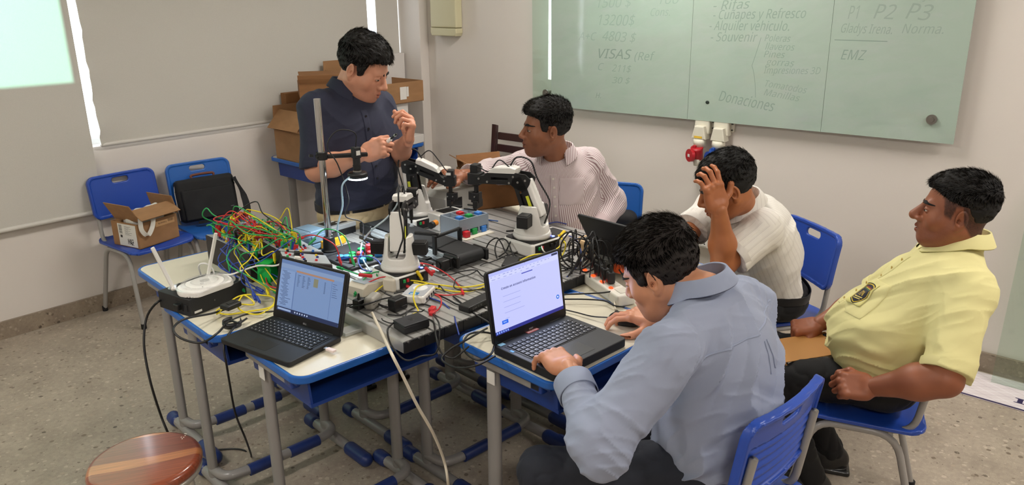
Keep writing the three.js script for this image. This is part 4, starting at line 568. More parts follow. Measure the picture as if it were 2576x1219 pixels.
const sony = laptop('thick black laptop with a white web page open, under the typing hands', T(0.355, -0.322, 0.761), TT, 0.335, 0.262, R(99), {
  h: 0.028, lid: 0.235, sw: 0.92, sh: 0.84, sy: 0.55, glow: 0.44, power: 1.4, tint: new THREE.Color(0.68, 0.76, 1), r: 0.014, logo: ['SONY', 0.028], pad: '#101012',
  draw: (g, w, h) => { g.fillStyle = '#b9bdf2'; g.fillRect(0, 0, w, h); g.fillStyle = '#aab0ea'; g.fillRect(0, 0, w, h * 0.05); g.fillStyle = '#c3c7f6'; g.fillRect(0, h * 0.05, w, h * 0.08); seed = 8; g.fillStyle = '#7078b0'; for (let i = 0; i < 16; i++) g.fillRect(w * (0.02 + i * 0.055), h * 0.065, w * rr(0.01, 0.035), 5); for (let i = 0; i < 9; i++) g.fillRect(w * (0.03 + i * 0.08), h * 0.11, w * rr(0.02, 0.05), 4); g.fillStyle = '#3038a0'; g.fillRect(w * 0.44, h * 0.155, w * 0.16, 9); g.fillStyle = '#33375c'; g.font = 'bold 34px sans-serif'; g.fillText('Create an account information', w * 0.14, h * 0.31); g.fillStyle = '#8f96c8'; for (let i = 0; i < 5; i++) g.fillRect(w * 0.15, h * (0.42 + i * 0.09), w * rr(0.04, 0.3), 4); g.fillStyle = '#2a62d8'; g.fillRect(w * 0.10, h * 0.80, w * 0.085, h * 0.06); g.fillStyle = '#cfe0ff'; g.font = '22px sans-serif'; g.fillText('Next', w * 0.118, h * 0.84); g.fillStyle = '#2a6ad0'; g.beginPath(); g.arc(w * 0.93, h * 0.76, 24, 0, 7); g.fill(); g.fillStyle = '#e8f0ff'; g.beginPath(); g.arc(w * 0.93, h * 0.76, 10, 0, 7); g.fill(); g.fillStyle = '#2b2f80'; g.fillRect(0, h * 0.945, w, h * 0.055); g.fillStyle = '#7fa0f0'; for (let i = 0; i < 6; i++) g.fillRect(w * (0.01 + i * 0.03), h * 0.955, 18, 20); g.fillStyle = '#2c3050'; g.fillRect(w * 0.9, h * 0.01, w * 0.09, h * 0.035); },
});
obj('badge_sticker', [box(0.05, 0.0006, 0.018, -0.005, 0.0285, -0.118)], textPlate(0.05, 0.018, [['WALKMAN', 0.05, 0.8, 0.6, 'bold']], '#b5463c', '#f0e6e0', 256), sony);
obj('blue_sticker', [box(0.022, 0.0006, 0.016, -0.145, 0.0285, -0.112)], M('#8fc0d8', 0.4), sony); obj('blue_sticker', [box(0.022, 0.0006, 0.016, -0.148, 0.0285, -0.055)], M('#2f8fc4', 0.4), sony);
laptop('black laptop with its lid back turned to the viewer, by the tape roll', T(1.165, -0.02, 0.801), TT + R(90), 0.31, 0.215, R(122), { h: 0.016, lid: 0.21, keys: false, col: '#1b1c1f' });

// ---- small devices
{
  const t = thing('power_supply_box', 'black metal power box with a mains lead, under the white router', 'power box', T(-0.268, 0.862, 0.761), TT + R(14));
  obj('case', rbox(0.24, 0.064, 0.175, 0.003, 0, 0.032, 0), M('#1a1b1e', 0.55), t); obj('inlet', [rbox(0.004, 0.03, 0.035, 0.001, -0.1205, 0.03, 0.03), rbox(0.02, 0.022, 0.026, 0.004, -0.128, 0.03, 0.03)], mBlk, t); obj('switch', rbox(0.004, 0.022, 0.014, 0.001, -0.121, 0.03, 0.068), mBlk2, t); obj('rating_sticker', box(0.03, 0.008, 0.001, -0.09, 0.012, 0.0878), mSticker, t); obj('screw', [cyl(0.003, 0.003, 0.002, -0.02, 0.03, 0.088, Math.PI / 2, 0, 0, 8)], mSteelDark, t);
  const r = thing('wifi_router', 'white wireless router in a plastic sleeve on top of the black box', 'router', T(-0.275, 0.815, 0.826), TT + R(12));
  obj('case', sdfMesh((x, y, z) => { const w = 0.088 + 0.012 * Math.cos(z * 42), top = 0.028 - 0.9 * (x * x) - 1.0 * z * z; return smax(Math.max(sbox([0, 0, 0], [w, 0.2, 0.062], 0.02)(x, 0, z), -y), y - top, 0.008); }, [-0.12, -0.01, -0.08], [0.12, 0.045, 0.08], 0.0045), mWht, r);
  obj('vent_panel', [box(0.10, 0.001, 0.006, 0.012, 0.0225, 0.034, R(8), R(6), R(-3))], M('#8f8f92', 0.5), r); obj('logo_dot', torus(0.005, 0.0008, -0.02, 0.0275, 0.012, Math.PI / 2, 0, 0, 20, 6), M('#77777b', 0.5), r);
  obj('plastic_sleeve', sdfMesh((x, y, z) => { const e = sbox([0, 0, 0], [0.105, 0.2, 0.078], 0.012)(x, 0, z), top = 0.031 - 0.9 * x * x - 1.0 * z * z; return Math.max(e, Math.abs(y - Math.max(top, 0.006)) - 0.0012); }, [-0.13, -0.01, -0.1], [0.13, 0.05, 0.1], 0.004), M('#ffffff', 0.15, { transmission: 0.9, thickness: 0, roughness: 0.12 }), r);
  for (const [x, lean, rz] of [[-0.085, -8, 14], [0.055, 6, -16]]) obj('antenna', [rbox(0.014, 0.165, 0.007, 0.003, 0, 0.0825, 0, 0, 0, 0, 2)].map((g) => at(g, x, 0.015, -0.062, R(lean), 0, R(rz))).concat(ball(0.009, x, 0.014, -0.062)), M('#e2e0da', 0.4), r);
  const p = thing('single_board_computer', 'small black single-board computer case at the plate corner', 'computer', T(0.075, 0.068, 0.8), TT - R(4));
  obj('case', [rbox(0.096, 0.026, 0.07, 0.006, 0, 0.013, 0, 0, 0, 0, 3)], M('#1e1f23', 0.5), p); obj('lid', rbox(0.095, 0.005, 0.069, 0.002, 0, 0.0275, 0), M('#26272c', 0.45), p); obj('berry_mark', [ball(0.0065, 0, 0.0302, 0.004, 1, 0.12, 1.1), ball(0.005, -0.005, 0.0302, -0.006, 1, 0.12, 0.6), ball(0.005, 0.006, 0.0302, -0.006, 1, 0.12, 0.6)], mBlk, p);
  const w = thing('pocket_router', 'white pocket router with a small blue display and silver dial plate', 'router', T(0.243, 0.252, 0.8), TT + R(31));
  obj('case', [rbox(0.118, 0.03, 0.088, 0.008, 0, 0.017, 0, 0, 0, 0, 3)], mWht, w); obj('face_plate', flat(rrect(0.106, 0.078, 0.01), 0.001), M('#c9ccd2', 0.3, { metalness: 0.3 }), w).position.y = 0.0318; obj('dial', cyl(0.026, 0.026, 0.0012, 0.018, 0.033, 0.002, 0, 0, 0, 32), M('#eceef0', 0.3), w);
  obj('display', box(0.02, 0.0012, 0.034, -0.036, 0.033, 0), M('#ffffff', 0.3, { map: canvas(64, 96, (g) => { g.fillStyle = '#2f80c0'; g.fillRect(0, 0, 64, 96); g.fillStyle = '#d8ecf8'; g.fillRect(10, 12, 18, 60); g.fillRect(36, 30, 16, 30); }) }), w); obj('port', [[-0.03, mBlk2], [-0.01, mBlk2], [0.015, mYellow], [0.035, mRed]].map(([x]) => rbox(0.013, 0.010, 0.003, 0.001, x, 0.014, 0.0435)), mBlk2, w);
  const mB = M('#d5cdbd', 0.5);
  solo('plug_adapter', 'cream cube plug adapter standing left of the pocket router', 'adapter', [rbox(0.05, 0.05, 0.05, 0.008, 0, 0.025, 0), rbox(0.02, 0.002, 0.012, 0.001, 0.0, 0.0505, 0)], mB, T(0.225, 0.385, 0.8), TT + R(24));
  const wb = thing('terminal_box', 'cream sloped terminal box with lead clips behind the open laptop', 'terminal box', T(0.155, 0.445, 0.8), TT + R(12)); obj('body', at(ext(poly([[-0.055, 0], [0.055, 0], [0.05, 0.03], [-0.03, 0.042], [-0.055, 0.03]]), 0.075, 0.003), 0, 0, -0.037), mB, wb); obj('lid', rbox(0.07, 0.003, 0.06, 0.001, -0.002, 0.038, 0, 0, 0, R(-9)), M('#b4c4d0', 0.3), wb);
  const ol = thing('outlet_block', 'grey three-way outlet block with the white cord coming out', 'outlet', T(0.085, 0.30, 0.8), TT + R(32)); obj('body', [rbox(0.075, 0.045, 0.04, 0.014, 0, 0.023, 0, 0, 0, 0, 3)], M('#9a968e', 0.45), ol); obj('seam', box(0.068, 0.002, 0.0415, 0, 0.023, 0), M('#77736c', 0.6), ol);
  solo('power_adapter', 'black power adapter with silver label behind the small black computer', 'adapter', [rbox(0.058, 0.042, 0.038, 0.004, 0, 0.021, 0), box(0.03, 0.001, 0.018, 0, 0.0425, 0)], mBlk, T(0.135, 0.225, 0.8), TT + R(8));
  solo('plug_adapter', 'black wall plug adapter next to the grey outlet block', 'adapter', [rbox(0.036, 0.034, 0.03, 0.004, 0, 0.018, 0), rod([0, 0.034, 0], [0, 0.055, 0], 0.006, 10, 0.003)], mBlk, T(0.045, 0.322, 0.8), TT + R(10));
  solo('clear_case', 'clear plastic case lying behind the laptop with the file window', 'case', [rbox(0.072, 0.012, 0.05, 0.002, 0, 0.006, 0)], M('#dfe2e0', 0.12, { transmission: 0.55, thickness: 0 }), T(-0.035, 0.255, 0.761), TT + R(-2));
  const us = thing('usb_stick', 'white and pink USB stick plugged into the laptop side', 'USB stick', T(-0.165, 0.166, 0.766), TT - R(77)); obj('body', rbox(0.034, 0.008, 0.016, 0.0025, 0.0, 0.004, 0), M('#e8d6d2', 0.4), us); obj('plug', rbox(0.012, 0.005, 0.012, 0.001, -0.022, 0.004, 0), mMetal, us);
  const ms = thing('computer_mouse', 'black wired mouse under the hand on the cream desk', 'mouse', T(0.66, -0.335, 0.761), TT + R(15)); obj('shell', sdfMesh((x, y, z) => Math.max(ellip([0, 0.006, 0], [0.031, 0.032, 0.056])(x, y, z), -y), [-0.04, -0.006, -0.065], [0.04, 0.045, 0.065], 0.004), M('#1a1a1c', 0.4), ms); obj('wheel', cyl(0.006, 0.006, 0.006, 0, 0.034, -0.028, 0, 0, Math.PI / 2), mSteelDark, ms);
  // power strip with red switches
  const st = thing('power_strip', 'white power strip with glowing red switches near the laptop chargers', 'power strip', T(0.835, -0.115, 0.761), TT + R(68)); obj('body', rbox(0.30, 0.042, 0.075, 0.008, 0, 0.021, 0, 0, 0, 0, 3), M('#e1ddd2', 0.45), st);
  for (let i = 0; i < 4; i++) { obj('socket', [rbox(0.045, 0.002, 0.04, 0.001, -0.105 + i * 0.068, 0.043, 0.006)], M('#cfcabd', 0.5), st); obj('switch', rbox(0.014, 0.006, 0.012, 0.001, -0.07 + i * 0.068, 0.044, -0.02), new THREE.MeshStandardMaterial({ color: '#b02018', emissive: '#ff3a10', emissiveIntensity: 1.2, roughness: 0.3 }), st); } obj('label', box(0.03, 0.0006, 0.03, 0.12, 0.0424, 0), textPlate(0.03, 0.03, [['250V', 0.1, 0.5, 0.25]], '#d8d4cc', '#6a5a8a', 64), st);
  for (let i = 0; i < 3; i++) solo('plug', 'black mains plug pushed into the white power strip', 'plug', [rbox(0.03, 0.045, 0.028, 0.006, 0, 0.024, 0), rod([0, 0.04, 0], [0, 0.07, 0], 0.008, 10, 0.004)], mBlk, [st.position.x + (-0.03 + i * 0.045) * Math.cos(TT + R(68)), 0.805, st.position.z - (-0.03 + i * 0.045) * Math.sin(TT + R(68))], TT + R(60 + i * 9), 'mains plugs in the white power strip');
  solo('orange_plug', 'orange plug on the power strip behind the head of the man in grey', 'plug', rbox(0.04, 0.035, 0.035, 0.005, 0, 0.018, 0), M('#e0571c', 0.4), T(0.945, -0.09, 0.803), TT);
  const tp = lathe([[0.036, 0], [0.054, 0], [0.054, 0.05], [0.036, 0.05], [0.036, 0]], 40); const tr = thing('tape_roll', 'roll of beige masking tape standing on the slotted plate', 'tape', T(1.075, 0.165, 0.8), 0); obj('roll', tp, M('#dcb98a', 0.5), tr); obj('core', lathe([[0.0355, 0.001], [0.0362, 0.001], [0.0362, 0.049], [0.0355, 0.049], [0.0345, 0.025], [0.0355, 0.001]], 40), M('#d8d6d0', 0.6), tr);
  const cb = thing('control_box', 'white control box with a black lid beside the right robot arm', 'control box', T(1.045, 0.335, 0.8), TT); obj('case', rbox(0.095, 0.05, 0.13, 0.005, 0, 0.025, 0), mWht, cb); obj('lid', rbox(0.07, 0.002, 0.10, 0.001, 0, 0.051, 0), M('#2a2a2c', 0.5), cb); obj('port', [rbox(0.012, 0.012, 0.006, 0.001, -0.02, 0.025, 0.065), rbox(0.012, 0.012, 0.006, 0.001, 0.02, 0.025, 0.065)], mBlk, cb);
  solo('power_adapter', 'black brick adapter on the plate left of the right robot arm', 'adapter', [rbox(0.11, 0.032, 0.055, 0.006, 0, 0.016, 0), rod([0.05, 0.016, 0], [0.075, 0.016, 0], 0.006, 10, 0.004)], mBlk, T(0.69, 0.245, 0.8), TT + R(35));
  const bt = thing('battery_pack', 'black battery pack with white print at the plate edge left of the web page laptop', 'battery', T(0.345, 0.055, 0.8), TT + R(8)); obj('case', rbox(0.14, 0.022, 0.05, 0.004, 0, 0.011, 0), mBlk, bt); obj('print', box(0.09, 0.012, 0.001, -0.01, 0.013, 0.0252), textPlate(0.09, 0.012, [['Li-ion 11.1V', 0.02, 0.8, 0.8]], '#151517', '#b8b6b2', 256), bt);
  const og = thing('organizer_case', 'clear and black parts organizer behind the steel post', 'organizer', T(0.44, 1.13, 0.8), TT + R(6)); obj('tray', rbox(0.17, 0.03, 0.11, 0.004, 0, 0.015, 0), mBlk, og); obj('clear_lid', [rbox(0.174, 0.022, 0.114, 0.004, 0, 0.041, 0)], M('#dfe4e8', 0.15, { transmission: 0.6, thickness: 0 }), og); obj('label_card', box(0.11, 0.001, 0.07, 0, 0.0528, 0), M('#1c1c1e', 0.5), og); obj('label_print', [box(0.05, 0.0008, 0.01, -0.01, 0.0538, -0.012), box(0.03, 0.0008, 0.006, 0.02, 0.0538, 0.015)], M('#d8d8d8', 0.6), og);
  const ym = thing('yellow_meter', 'yellow and black meter lying behind the steel post foot', 'meter', T(0.345, 1.0, 0.8), TT + R(10)); obj('holster', rbox(0.12, 0.036, 0.07, 0.006, 0, 0.018, 0), M('#e0a21c', 0.45), ym); obj('face', rbox(0.10, 0.004, 0.05, 0.002, 0, 0.037, 0), M('#2b2a28', 0.5), ym); obj('tooth_row', [[-0.03, 0], [-0.015, 0.002], [0, 0], [0.012, 0.002]].map(([x, y]) => ball(0.004, x, 0.041 + y, 0)), mMetal, ym);
  const mk = thing('marker_pen', 'blue board marker lying by the camera stand plate', 'marker', T(0.505, 0.865, 0.809), TT + R(-52)); obj('barrel', cyl(0.0085, 0.0085, 0.10, 0, 0, 0, 0, 0, Math.PI / 2, 16), M('#dfe4ee', 0.35), mk); obj('cap', cyl(0.0095, 0.0095, 0.032, 0.06, 0, 0, 0, 0, Math.PI / 2, 16), M('#2a4fc0', 0.35), mk); obj('end_plug', cyl(0.0088, 0.0088, 0.008, -0.052, 0, 0, 0, 0, Math.PI / 2, 16), M('#2a4fc0', 0.35), mk);
  solo('blue_part', 'small bright blue printed part in front of the belt of the man in navy', 'part', [rbox(0.045, 0.03, 0.03, 0.003, 0, 0.018, 0), rbox(0.02, 0.02, 0.03, 0.002, 0.022, 0.04, 0)], M('#1f7fd8', 0.4), T(0.705, 1.13, 0.8), TT);
  const gm = thing('grey_machine', 'grey case with a dark window behind the second robot arm', 'machine', T(1.05, 1.02, 0.8), TT + R(8)); obj('case', at(ext(poly([[-0.13, 0], [0.13, 0], [0.11, 0.12], [-0.10, 0.13], [-0.13, 0.10]]), 0.12, 0.006), 0, 0, -0.06), M('#a5a49e', 0.45), gm); obj('window', rbox(0.075, 0.055, 0.004, 0.004, -0.05, 0.065, 0.067), M('#1c1d20', 0.25), gm);
  const gw = thing('white_terminal', 'white bench unit with a black panel behind the second robot arm', 'bench unit', T(1.02, 1.115, 0.93), TT + R(8)); obj('case', rbox(0.19, 0.075, 0.045, 0.008, 0, 0.0375, 0), M('#dcd8cf', 0.4), gw); obj('panel', rbox(0.06, 0.045, 0.003, 0.002, -0.045, 0.035, 0.0235), mBlk, gw); obj('connector', [rbox(0.01, 0.01, 0.006, 0.001, -0.055, 0.03, 0.026), rbox(0.01, 0.01, 0.006, 0.001, -0.035, 0.03, 0.026)], mMetal, gw);
  const wp = solo('plug_adapter', 'white round plug adapter lying behind the second robot arm base', 'adapter', [rbox(0.05, 0.05, 0.05, 0.018, 0, 0.025, 0, 0, 0, 0, 3)], mWht, T(0.935, 0.99, 0.8), TT);
  for (const [u, v, a, n] of [[0.80, 0.835, 10, 'beside the second robot arm base'], [1.005, 0.60, -30, 'right of the grey sorting box']]) solo('hex_key', 'small black hex key lying ' + n, 'hex key', [rod([0, 0.004, 0], [0.07, 0.004, 0], 0.004, 8), rod([0.07, 0.004, 0], [0.07, 0.004, 0.022], 0.004, 8)], mBlk, T(u, v, 0.8), TT + R(a));
  solo('screwdriver', 'blue-handled screwdriver lying beyond the second robot arm', 'screwdriver', [rod([0, 0.009, 0], [0.09, 0.009, 0], 0.009, 12), rod([0.09, 0.009, 0], [0.16, 0.009, 0], 0.003, 8)], M('#274f8f', 0.4), T(1.02, 0.88, 0.8), TT + R(-70));
}
// ---- wiring trainers and the controller
{
  const mPanel = M('#aab0b4', 0.4), mSide = M('#2a2022', 0.6);
  function trainer(label, pos, turn, L) {
    const t = thing('wiring_trainer', label, 'trainer', pos, turn), d = 0.17;
    obj('case', at(ext(poly([[-d / 2, 0], [d / 2, 0], [d / 2, 0.075], [-d / 2, 0.115]]), L, 0.002), 0, 0, -L / 2), mSide, t);
    const a = Math.atan2(-0.04, d), on = (x) => 0.095 - 0.04 * x / d; obj('panel', box(d - 0.004, 0.003, L - 0.004, 0, 0.0975, 0, 0, 0, a), mPanel, t);
    seed = Math.round(L * 1000); const cols = [mRed, mBlue, mYellow, mGreen, mBlk, mNavyPlug];
    for (let i = 0; i < Math.round(L / 0.022); i++) for (let j = 0; j < 3; j++) { const x = -0.06 + j * 0.05 + rr(-0.008, 0.008), z = -L / 2 + 0.02 + i * 0.021; if (rnd() < 0.85) obj('socket', cyl(0.0045, 0.0055, 0.008, x, on(x) + 0.006, z, 0, 0, a, 10), cols[Math.floor(rnd() * 6)], t); }
    for (let i = 0; i < Math.round(L / 0.06); i++) obj('relay', rbox(0.02, 0.022, 0.02, 0.002, rr(-0.04, 0.04), 0.112, -L / 2 + 0.04 + i * 0.06, 0, 0, a), [mBlk, mWht, mRed, mBlue, mYellow][i % 5], t);
    return t;
  }
  trainer('dark wiring trainer farthest left under the coloured leads', T(0.02, 1.10, 0.761), TT + R(2), 0.36);
  trainer('dark wiring trainer in the middle of the tangle of coloured leads', T(0.08, 0.835, 0.8), TT + R(-4), 0.19);
  trainer('wiring trainer partly behind the laptop screen, next to the caps', T(0.045, 0.665, 0.8), TT + R(-20), 0.11);
  const gr = solo('green_terminal', 'bright green plastic terminal block hanging from the tangle of leads', 'terminal', at(ext(poly([[-0.03, 0], [0.03, 0], [0.022, 0.06], [0.03, 0.075], [-0.03, 0.075], [-0.02, 0.05]]), 0.05, 0.004), 0, 0, -0.025), M('#12a84a', 0.35), T(-0.045, 0.80, 0.80), TT + R(30));
  const pl = thing('controller_module', 'blue-grey programmable controller behind the tangle of leads', 'controller', T(0.235, 1.03, 0.8), TT + R(8)), mP = M('#6f8aa0', 0.4);
  obj('housing', [rbox(0.15, 0.085, 0.11, 0.006, 0, 0.0425, 0)], mP, pl); obj('front_flap', [rbox(0.068, 0.03, 0.006, 0.002, -0.036, 0.05, 0.057), rbox(0.068, 0.03, 0.006, 0.002, 0.036, 0.05, 0.057), rbox(0.068, 0.02, 0.006, 0.002, -0.036, 0.018, 0.057), rbox(0.068, 0.02, 0.006, 0.002, 0.036, 0.018, 0.057)], mP, pl); obj('side_panel', box(0.003, 0.08, 0.10, -0.0755, 0.042, 0), M('#25282c', 0.5), pl); obj('top_seam', [box(0.002, 0.002, 0.11, 0.0, 0.0855, 0)], M('#4e6274', 0.5), pl);
}
const WIRES = [
  ['black', 0.0042, 'black mains cord falling from the power box to the floor by the stool', 'mains_lead', 'cord', 0, [[-0.391,0.91,0.79],[-0.421,0.905,0.785],[-0.454,0.928,0.73],[-0.488,0.891,0.645],[-0.503,0.836,0.531],[-0.491,0.824,0.396],[-0.472,0.834,0.302],[-0.33,1.287,0.006]]],
  ['black', 0.0038, 'black lead looping over the left edge of the router desk', 'cable', 'cable', 0, [[-0.295,0.521,0.79],[-0.299,0.591,0.775],[-0.374,0.503,0.787],[-0.435,0.492,0.776],[-0.472,0.556,0.782],[-0.476,0.601,0.802],[-0.43,0.626,0.813],[-0.321,0.675,0.785],[-0.249,0.7,0.775]]],
  ['black', 0.0036, 'black lead hanging from the laptop desk and bending back on the floor', 'mains_lead', 'cord', 0, [[-0.244,0.573,0.775],[-0.319,0.52,0.775],[-0.376,0.463,0.756],[-0.384,0.443,0.693],[-0.363,0.492,0.602],[-0.339,0.539,0.462],[-0.302,0.572,0.329],[-0.138,0.943,0.006],[-0.138,1.004,0.006],[-0.172,1.054,0.006],[-0.252,1.113,0.006]]],
  ['cream', 0.0048, 'cream flat cord running from the grey outlet block down to the floor', 'mains_lead', 'cord', 0, [[0.023,0.214,0.825],[0.021,0.196,0.81],[-0.01,0.117,0.8],[-0.128,-0.11,0.84],[-0.106,-0.131,0.764],[-0.069,-0.14,0.661],[-0.007,-0.13,0.534],[0.046,-0.111,0.401],[0.053,-0.118,0.313],[0.228,0.104,0.006]]],
  ['yellow', 0.0028, 'yellow network cable coiled between the router and the laptop', 'network_cable', 'cable', 0, [[-0.302,0.679,0.775],[-0.2,0.721,0.8],[-0.123,0.695,0.79],[-0.102,0.648,0.785],[-0.145,0.595,0.78],[-0.206,0.622,0.775],[-0.277,0.654,0.775],[-0.287,0.713,0.775],[-0.233,0.684,0.79],[-0.183,0.635,0.79],[-0.198,0.683,0.815],[-0.234,0.652,0.785],[-0.199,0.576,0.775],[-0.11,0.603,0.785]]],
  ['yellow', 0.0028, 'yellow network cable passing over the pocket router', 'network_cable', 'cable', 0, [[0.051,0.342,0.8],[0.116,0.351,0.82],[0.189,0.396,0.82],[0.247,0.404,0.825],[0.286,0.347,0.83],[0.309,0.283,0.83],[0.249,0.263,0.84],[0.183,0.198,0.84],[0.173,0.176,0.82],[0.168,0.155,0.803],[0.139,0.147,0.803]]],
  ['yellow', 0.0028, 'yellow network cable along the plate towards the web page laptop, upper one', 'network_cable', 'cable', 0, [[0.317,0.294,0.825],[0.372,0.26,0.81],[0.408,0.201,0.81],[0.478,0.183,0.805],[0.522,0.166,0.81],[0.626,0.168,0.81]]],
  ['yellow', 0.0028, 'yellow network cable along the plate towards the web page laptop, lower one', 'network_cable', 'cable', 0, [[0.279,0.325,0.83],[0.328,0.274,0.812],[0.363,0.205,0.806],[0.404,0.164,0.806],[0.476,0.159,0.806],[0.637,0.158,0.81]]],
  ['yellow', 0.003, 'yellow cable from the right robot arm behind the laptop screen, upper one', 'network_cable', 'cable', 0, [[1.011,0.259,0.835],[0.919,0.203,0.84],[0.861,0.204,0.83],[0.808,0.23,0.83],[0.764,0.247,0.82],[0.698,0.242,0.808],[0.612,0.197,0.806]]],
  ['yellow', 0.003, 'yellow cable from the right robot arm bending down at the laptop corner', 'network_cable', 'cable', 0, [[0.989,0.253,0.85],[0.954,0.198,0.85],[0.95,0.199,0.82],[0.893,0.173,0.806],[0.837,0.149,0.806],[0.766,0.104,0.806]]],
  ['red', 0.0024, 'red test lead arching from the front robot base to the battery pack', 'test_lead', 'lead', 1, [[0.375,0.439,0.85],[0.419,0.422,0.84],[0.446,0.373,0.82],[0.441,0.297,0.806],[0.401,0.205,0.806],[0.374,0.162,0.806]]],
  ['red', 0.0024, 'red test lead lying between the cream boxes', 'test_lead', 'lead', 1, [[0.132,0.478,0.81],[0.157,0.422,0.84],[0.198,0.406,0.85],[0.236,0.399,0.84],[0.258,0.371,0.82],[0.27,0.339,0.81]]],
  ['red', 0.0026, 'red lead curling round the pocket router to the red clips', 'test_lead', 'lead', 0, [[0.374,0.162,0.806],[0.324,0.191,0.806],[0.285,0.209,0.815],[0.256,0.144,0.83],[0.235,0.114,0.82],[0.214,0.109,0.806],[0.189,0.11,0.806]]],
  ['green', 0.0026, 'green test lead arching beside the laptop screen', 'test_lead', 'lead', 1, [[0.097,0.429,0.806],[0.13,0.446,0.83],[0.184,0.461,0.85],[0.226,0.459,0.85],[0.251,0.438,0.835]]],
  ['green', 0.0026, 'green lead lying beside the caps plate', 'test_lead', 'lead', 1, [[0.198,0.703,0.812],[0.206,0.632,0.812],[0.214,0.575,0.812],[0.253,0.567,0.81]]],
  ['blue', 0.0024, 'blue lead looping over the caps beside the front robot arm', 'test_lead', 'lead', 0, [[0.248,0.753,0.82],[0.275,0.692,0.84],[0.305,0.641,0.845],[0.316,0.591,0.83],[0.283,0.536,0.82],[0.261,0.565,0.815],[0.251,0.613,0.815],[0.271,0.669,0.83],[0.335,0.735,0.84]]],
  ['blue', 0.0026, 'blue USB lead dropping from the plate between the two front desks', 'usb_lead', 'lead', 0, [[0.265,0.218,0.806],[0.268,0.144,0.806],[0.246,0.065,0.795],[0.179,-0.031,0.811],[0.153,-0.075,0.796]]],
  ['blue', 0.0024, 'blue lead curving past the tape roll', 'test_lead', 'lead', 0, [[1.208,0.569,0.81],[1.156,0.469,0.81],[1.069,0.295,0.84],[1.015,0.188,0.85],[0.979,0.134,0.82],[0.914,0.085,0.806],[0.784,0.024,0.806],[0.761,0.043,0.775]]],
  ['blue', 0.0024, 'blue lead on the plate in front of the striped shirt', 'test_lead', 'lead', 0, [[1.105,0.557,0.84],[1.198,0.597,0.81],[1.212,0.547,0.806],[1.263,0.532,0.806],[1.272,0.477,0.806]]],
  ['tube', 0.0034, 'clear air hose from the front robot arm down to the plate', 'air_hose', 'hose', 0, [[0.348,0.486,1.101],[0.304,0.446,1.084],[0.265,0.456,1.045],[0.237,0.51,0.997],[0.396,0.821,0.85],[0.346,0.766,0.83],[0.293,0.667,0.825],[0.276,0.607,0.81],[0.25,0.546,0.81]]],
  ['grey', 0.0075, 'thick grey hose arching over the wiring trainers', 'hose', 'hose', 0, [[-0.002,1.165,0.87],[-0.025,1.094,0.92],[-0.014,1.074,0.95],[0.016,1.075,0.95],[0.028,1.055,0.93],[0.05,1.084,0.88]]],
  ['white', 0.0034, 'white cable sweeping from the wiring trainers to the router', 'cable', 'cable', 0, [[0.08,0.95,0.9],[0.049,0.854,0.9],[0.004,0.752,0.9],[-0.033,0.703,0.89],[-0.055,0.716,0.88],[-0.084,0.785,0.87],[-0.137,0.805,0.86],[-0.176,0.822,0.85],[-0.201,0.886,0.84]]],
  ['white', 0.0032, 'white cable looping behind the router antennas', 'cable', 'cable', 0, [[-0.243,0.928,0.84],[-0.251,0.914,0.88],[-0.236,0.895,0.89],[-0.215,0.892,0.87],[-0.207,0.891,0.84]]],
  ['clear', 0.003, 'white air hose beside the right robot arm', 'air_hose', 'hose', 0, [[0.968,0.347,0.86],[0.91,0.295,0.85],[0.852,0.228,0.84],[0.887,0.233,0.81]]],
  ['black', 0.003, 'black cable looping between the conveyor and the right robot base', 'cable', 'cable', 0, [[0.769,0.477,0.806],[0.792,0.478,0.83],[0.808,0.451,0.85],[0.792,0.405,0.84],[0.758,0.35,0.83],[0.754,0.311,0.81],[0.717,0.25,0.806]]],
  ['black', 0.003, 'black cable from the right robot motor to the conveyor end', 'cable', 'cable', 0, [[0.891,0.373,0.88],[0.84,0.376,0.87],[0.815,0.381,0.84],[0.794,0.383,0.81],[0.738,0.364,0.806]]],
  ['black', 0.003, 'black cable loop rising beside the conveyor motor', 'cable', 'cable', 0, [[0.716,0.352,0.806],[0.727,0.375,0.84],[0.778,0.406,0.86],[0.79,0.372,0.86],[0.767,0.313,0.82],[0.706,0.228,0.806]]],
  ['black', 0.003, 'black sensor lead zigzagging from the conveyor motor', 'cable', 'cable', 0, [[0.495,0.373,0.82],[0.475,0.397,0.806],[0.513,0.486,0.815],[0.502,0.531,0.815],[0.437,0.509,0.82]]],
  ['black', 0.0028, 'black cable arching over the front robot base, larger loop', 'cable', 'cable', 0, [[0.297,0.499,0.81],[0.313,0.514,0.85],[0.323,0.479,0.88],[0.333,0.429,0.89],[0.35,0.406,0.86]]],
  ['black', 0.0028, 'black cable arching over the front robot base, smaller loop', 'cable', 'cable', 0, [[0.289,0.476,0.81],[0.317,0.499,0.84],[0.34,0.479,0.86],[0.353,0.447,0.86],[0.335,0.395,0.835]]],
  ['black', 0.0028, 'black cable standing up behind the front robot base', 'cable', 'cable', 0, [[0.298,0.4,0.82],[0.316,0.44,0.86],[0.33,0.436,0.9],[0.354,0.425,0.9],[0.364,0.415,0.87]]],
  ['black', 0.0034, 'black charger cable looped on the desk corner left of the web page laptop', 'cable', 'cable', 0, [[0.268,-0.117,0.775],[0.236,-0.095,0.785],[0.195,-0.075,0.785],[0.134,-0.117,0.785],[0.097,-0.178,0.785],[0.096,-0.233,0.785],[0.141,-0.236,0.79],[0.196,-0.194,0.79]]],
  ['black', 0.0034, 'black cable hanging from the plate over the gap between the front desks', 'cable', 'cable', 0, [[0.332,0.167,0.806],[0.312,0.08,0.8],[0.291,0.005,0.8],[0.291,-0.064,0.79],[0.263,-0.122,0.785]]],
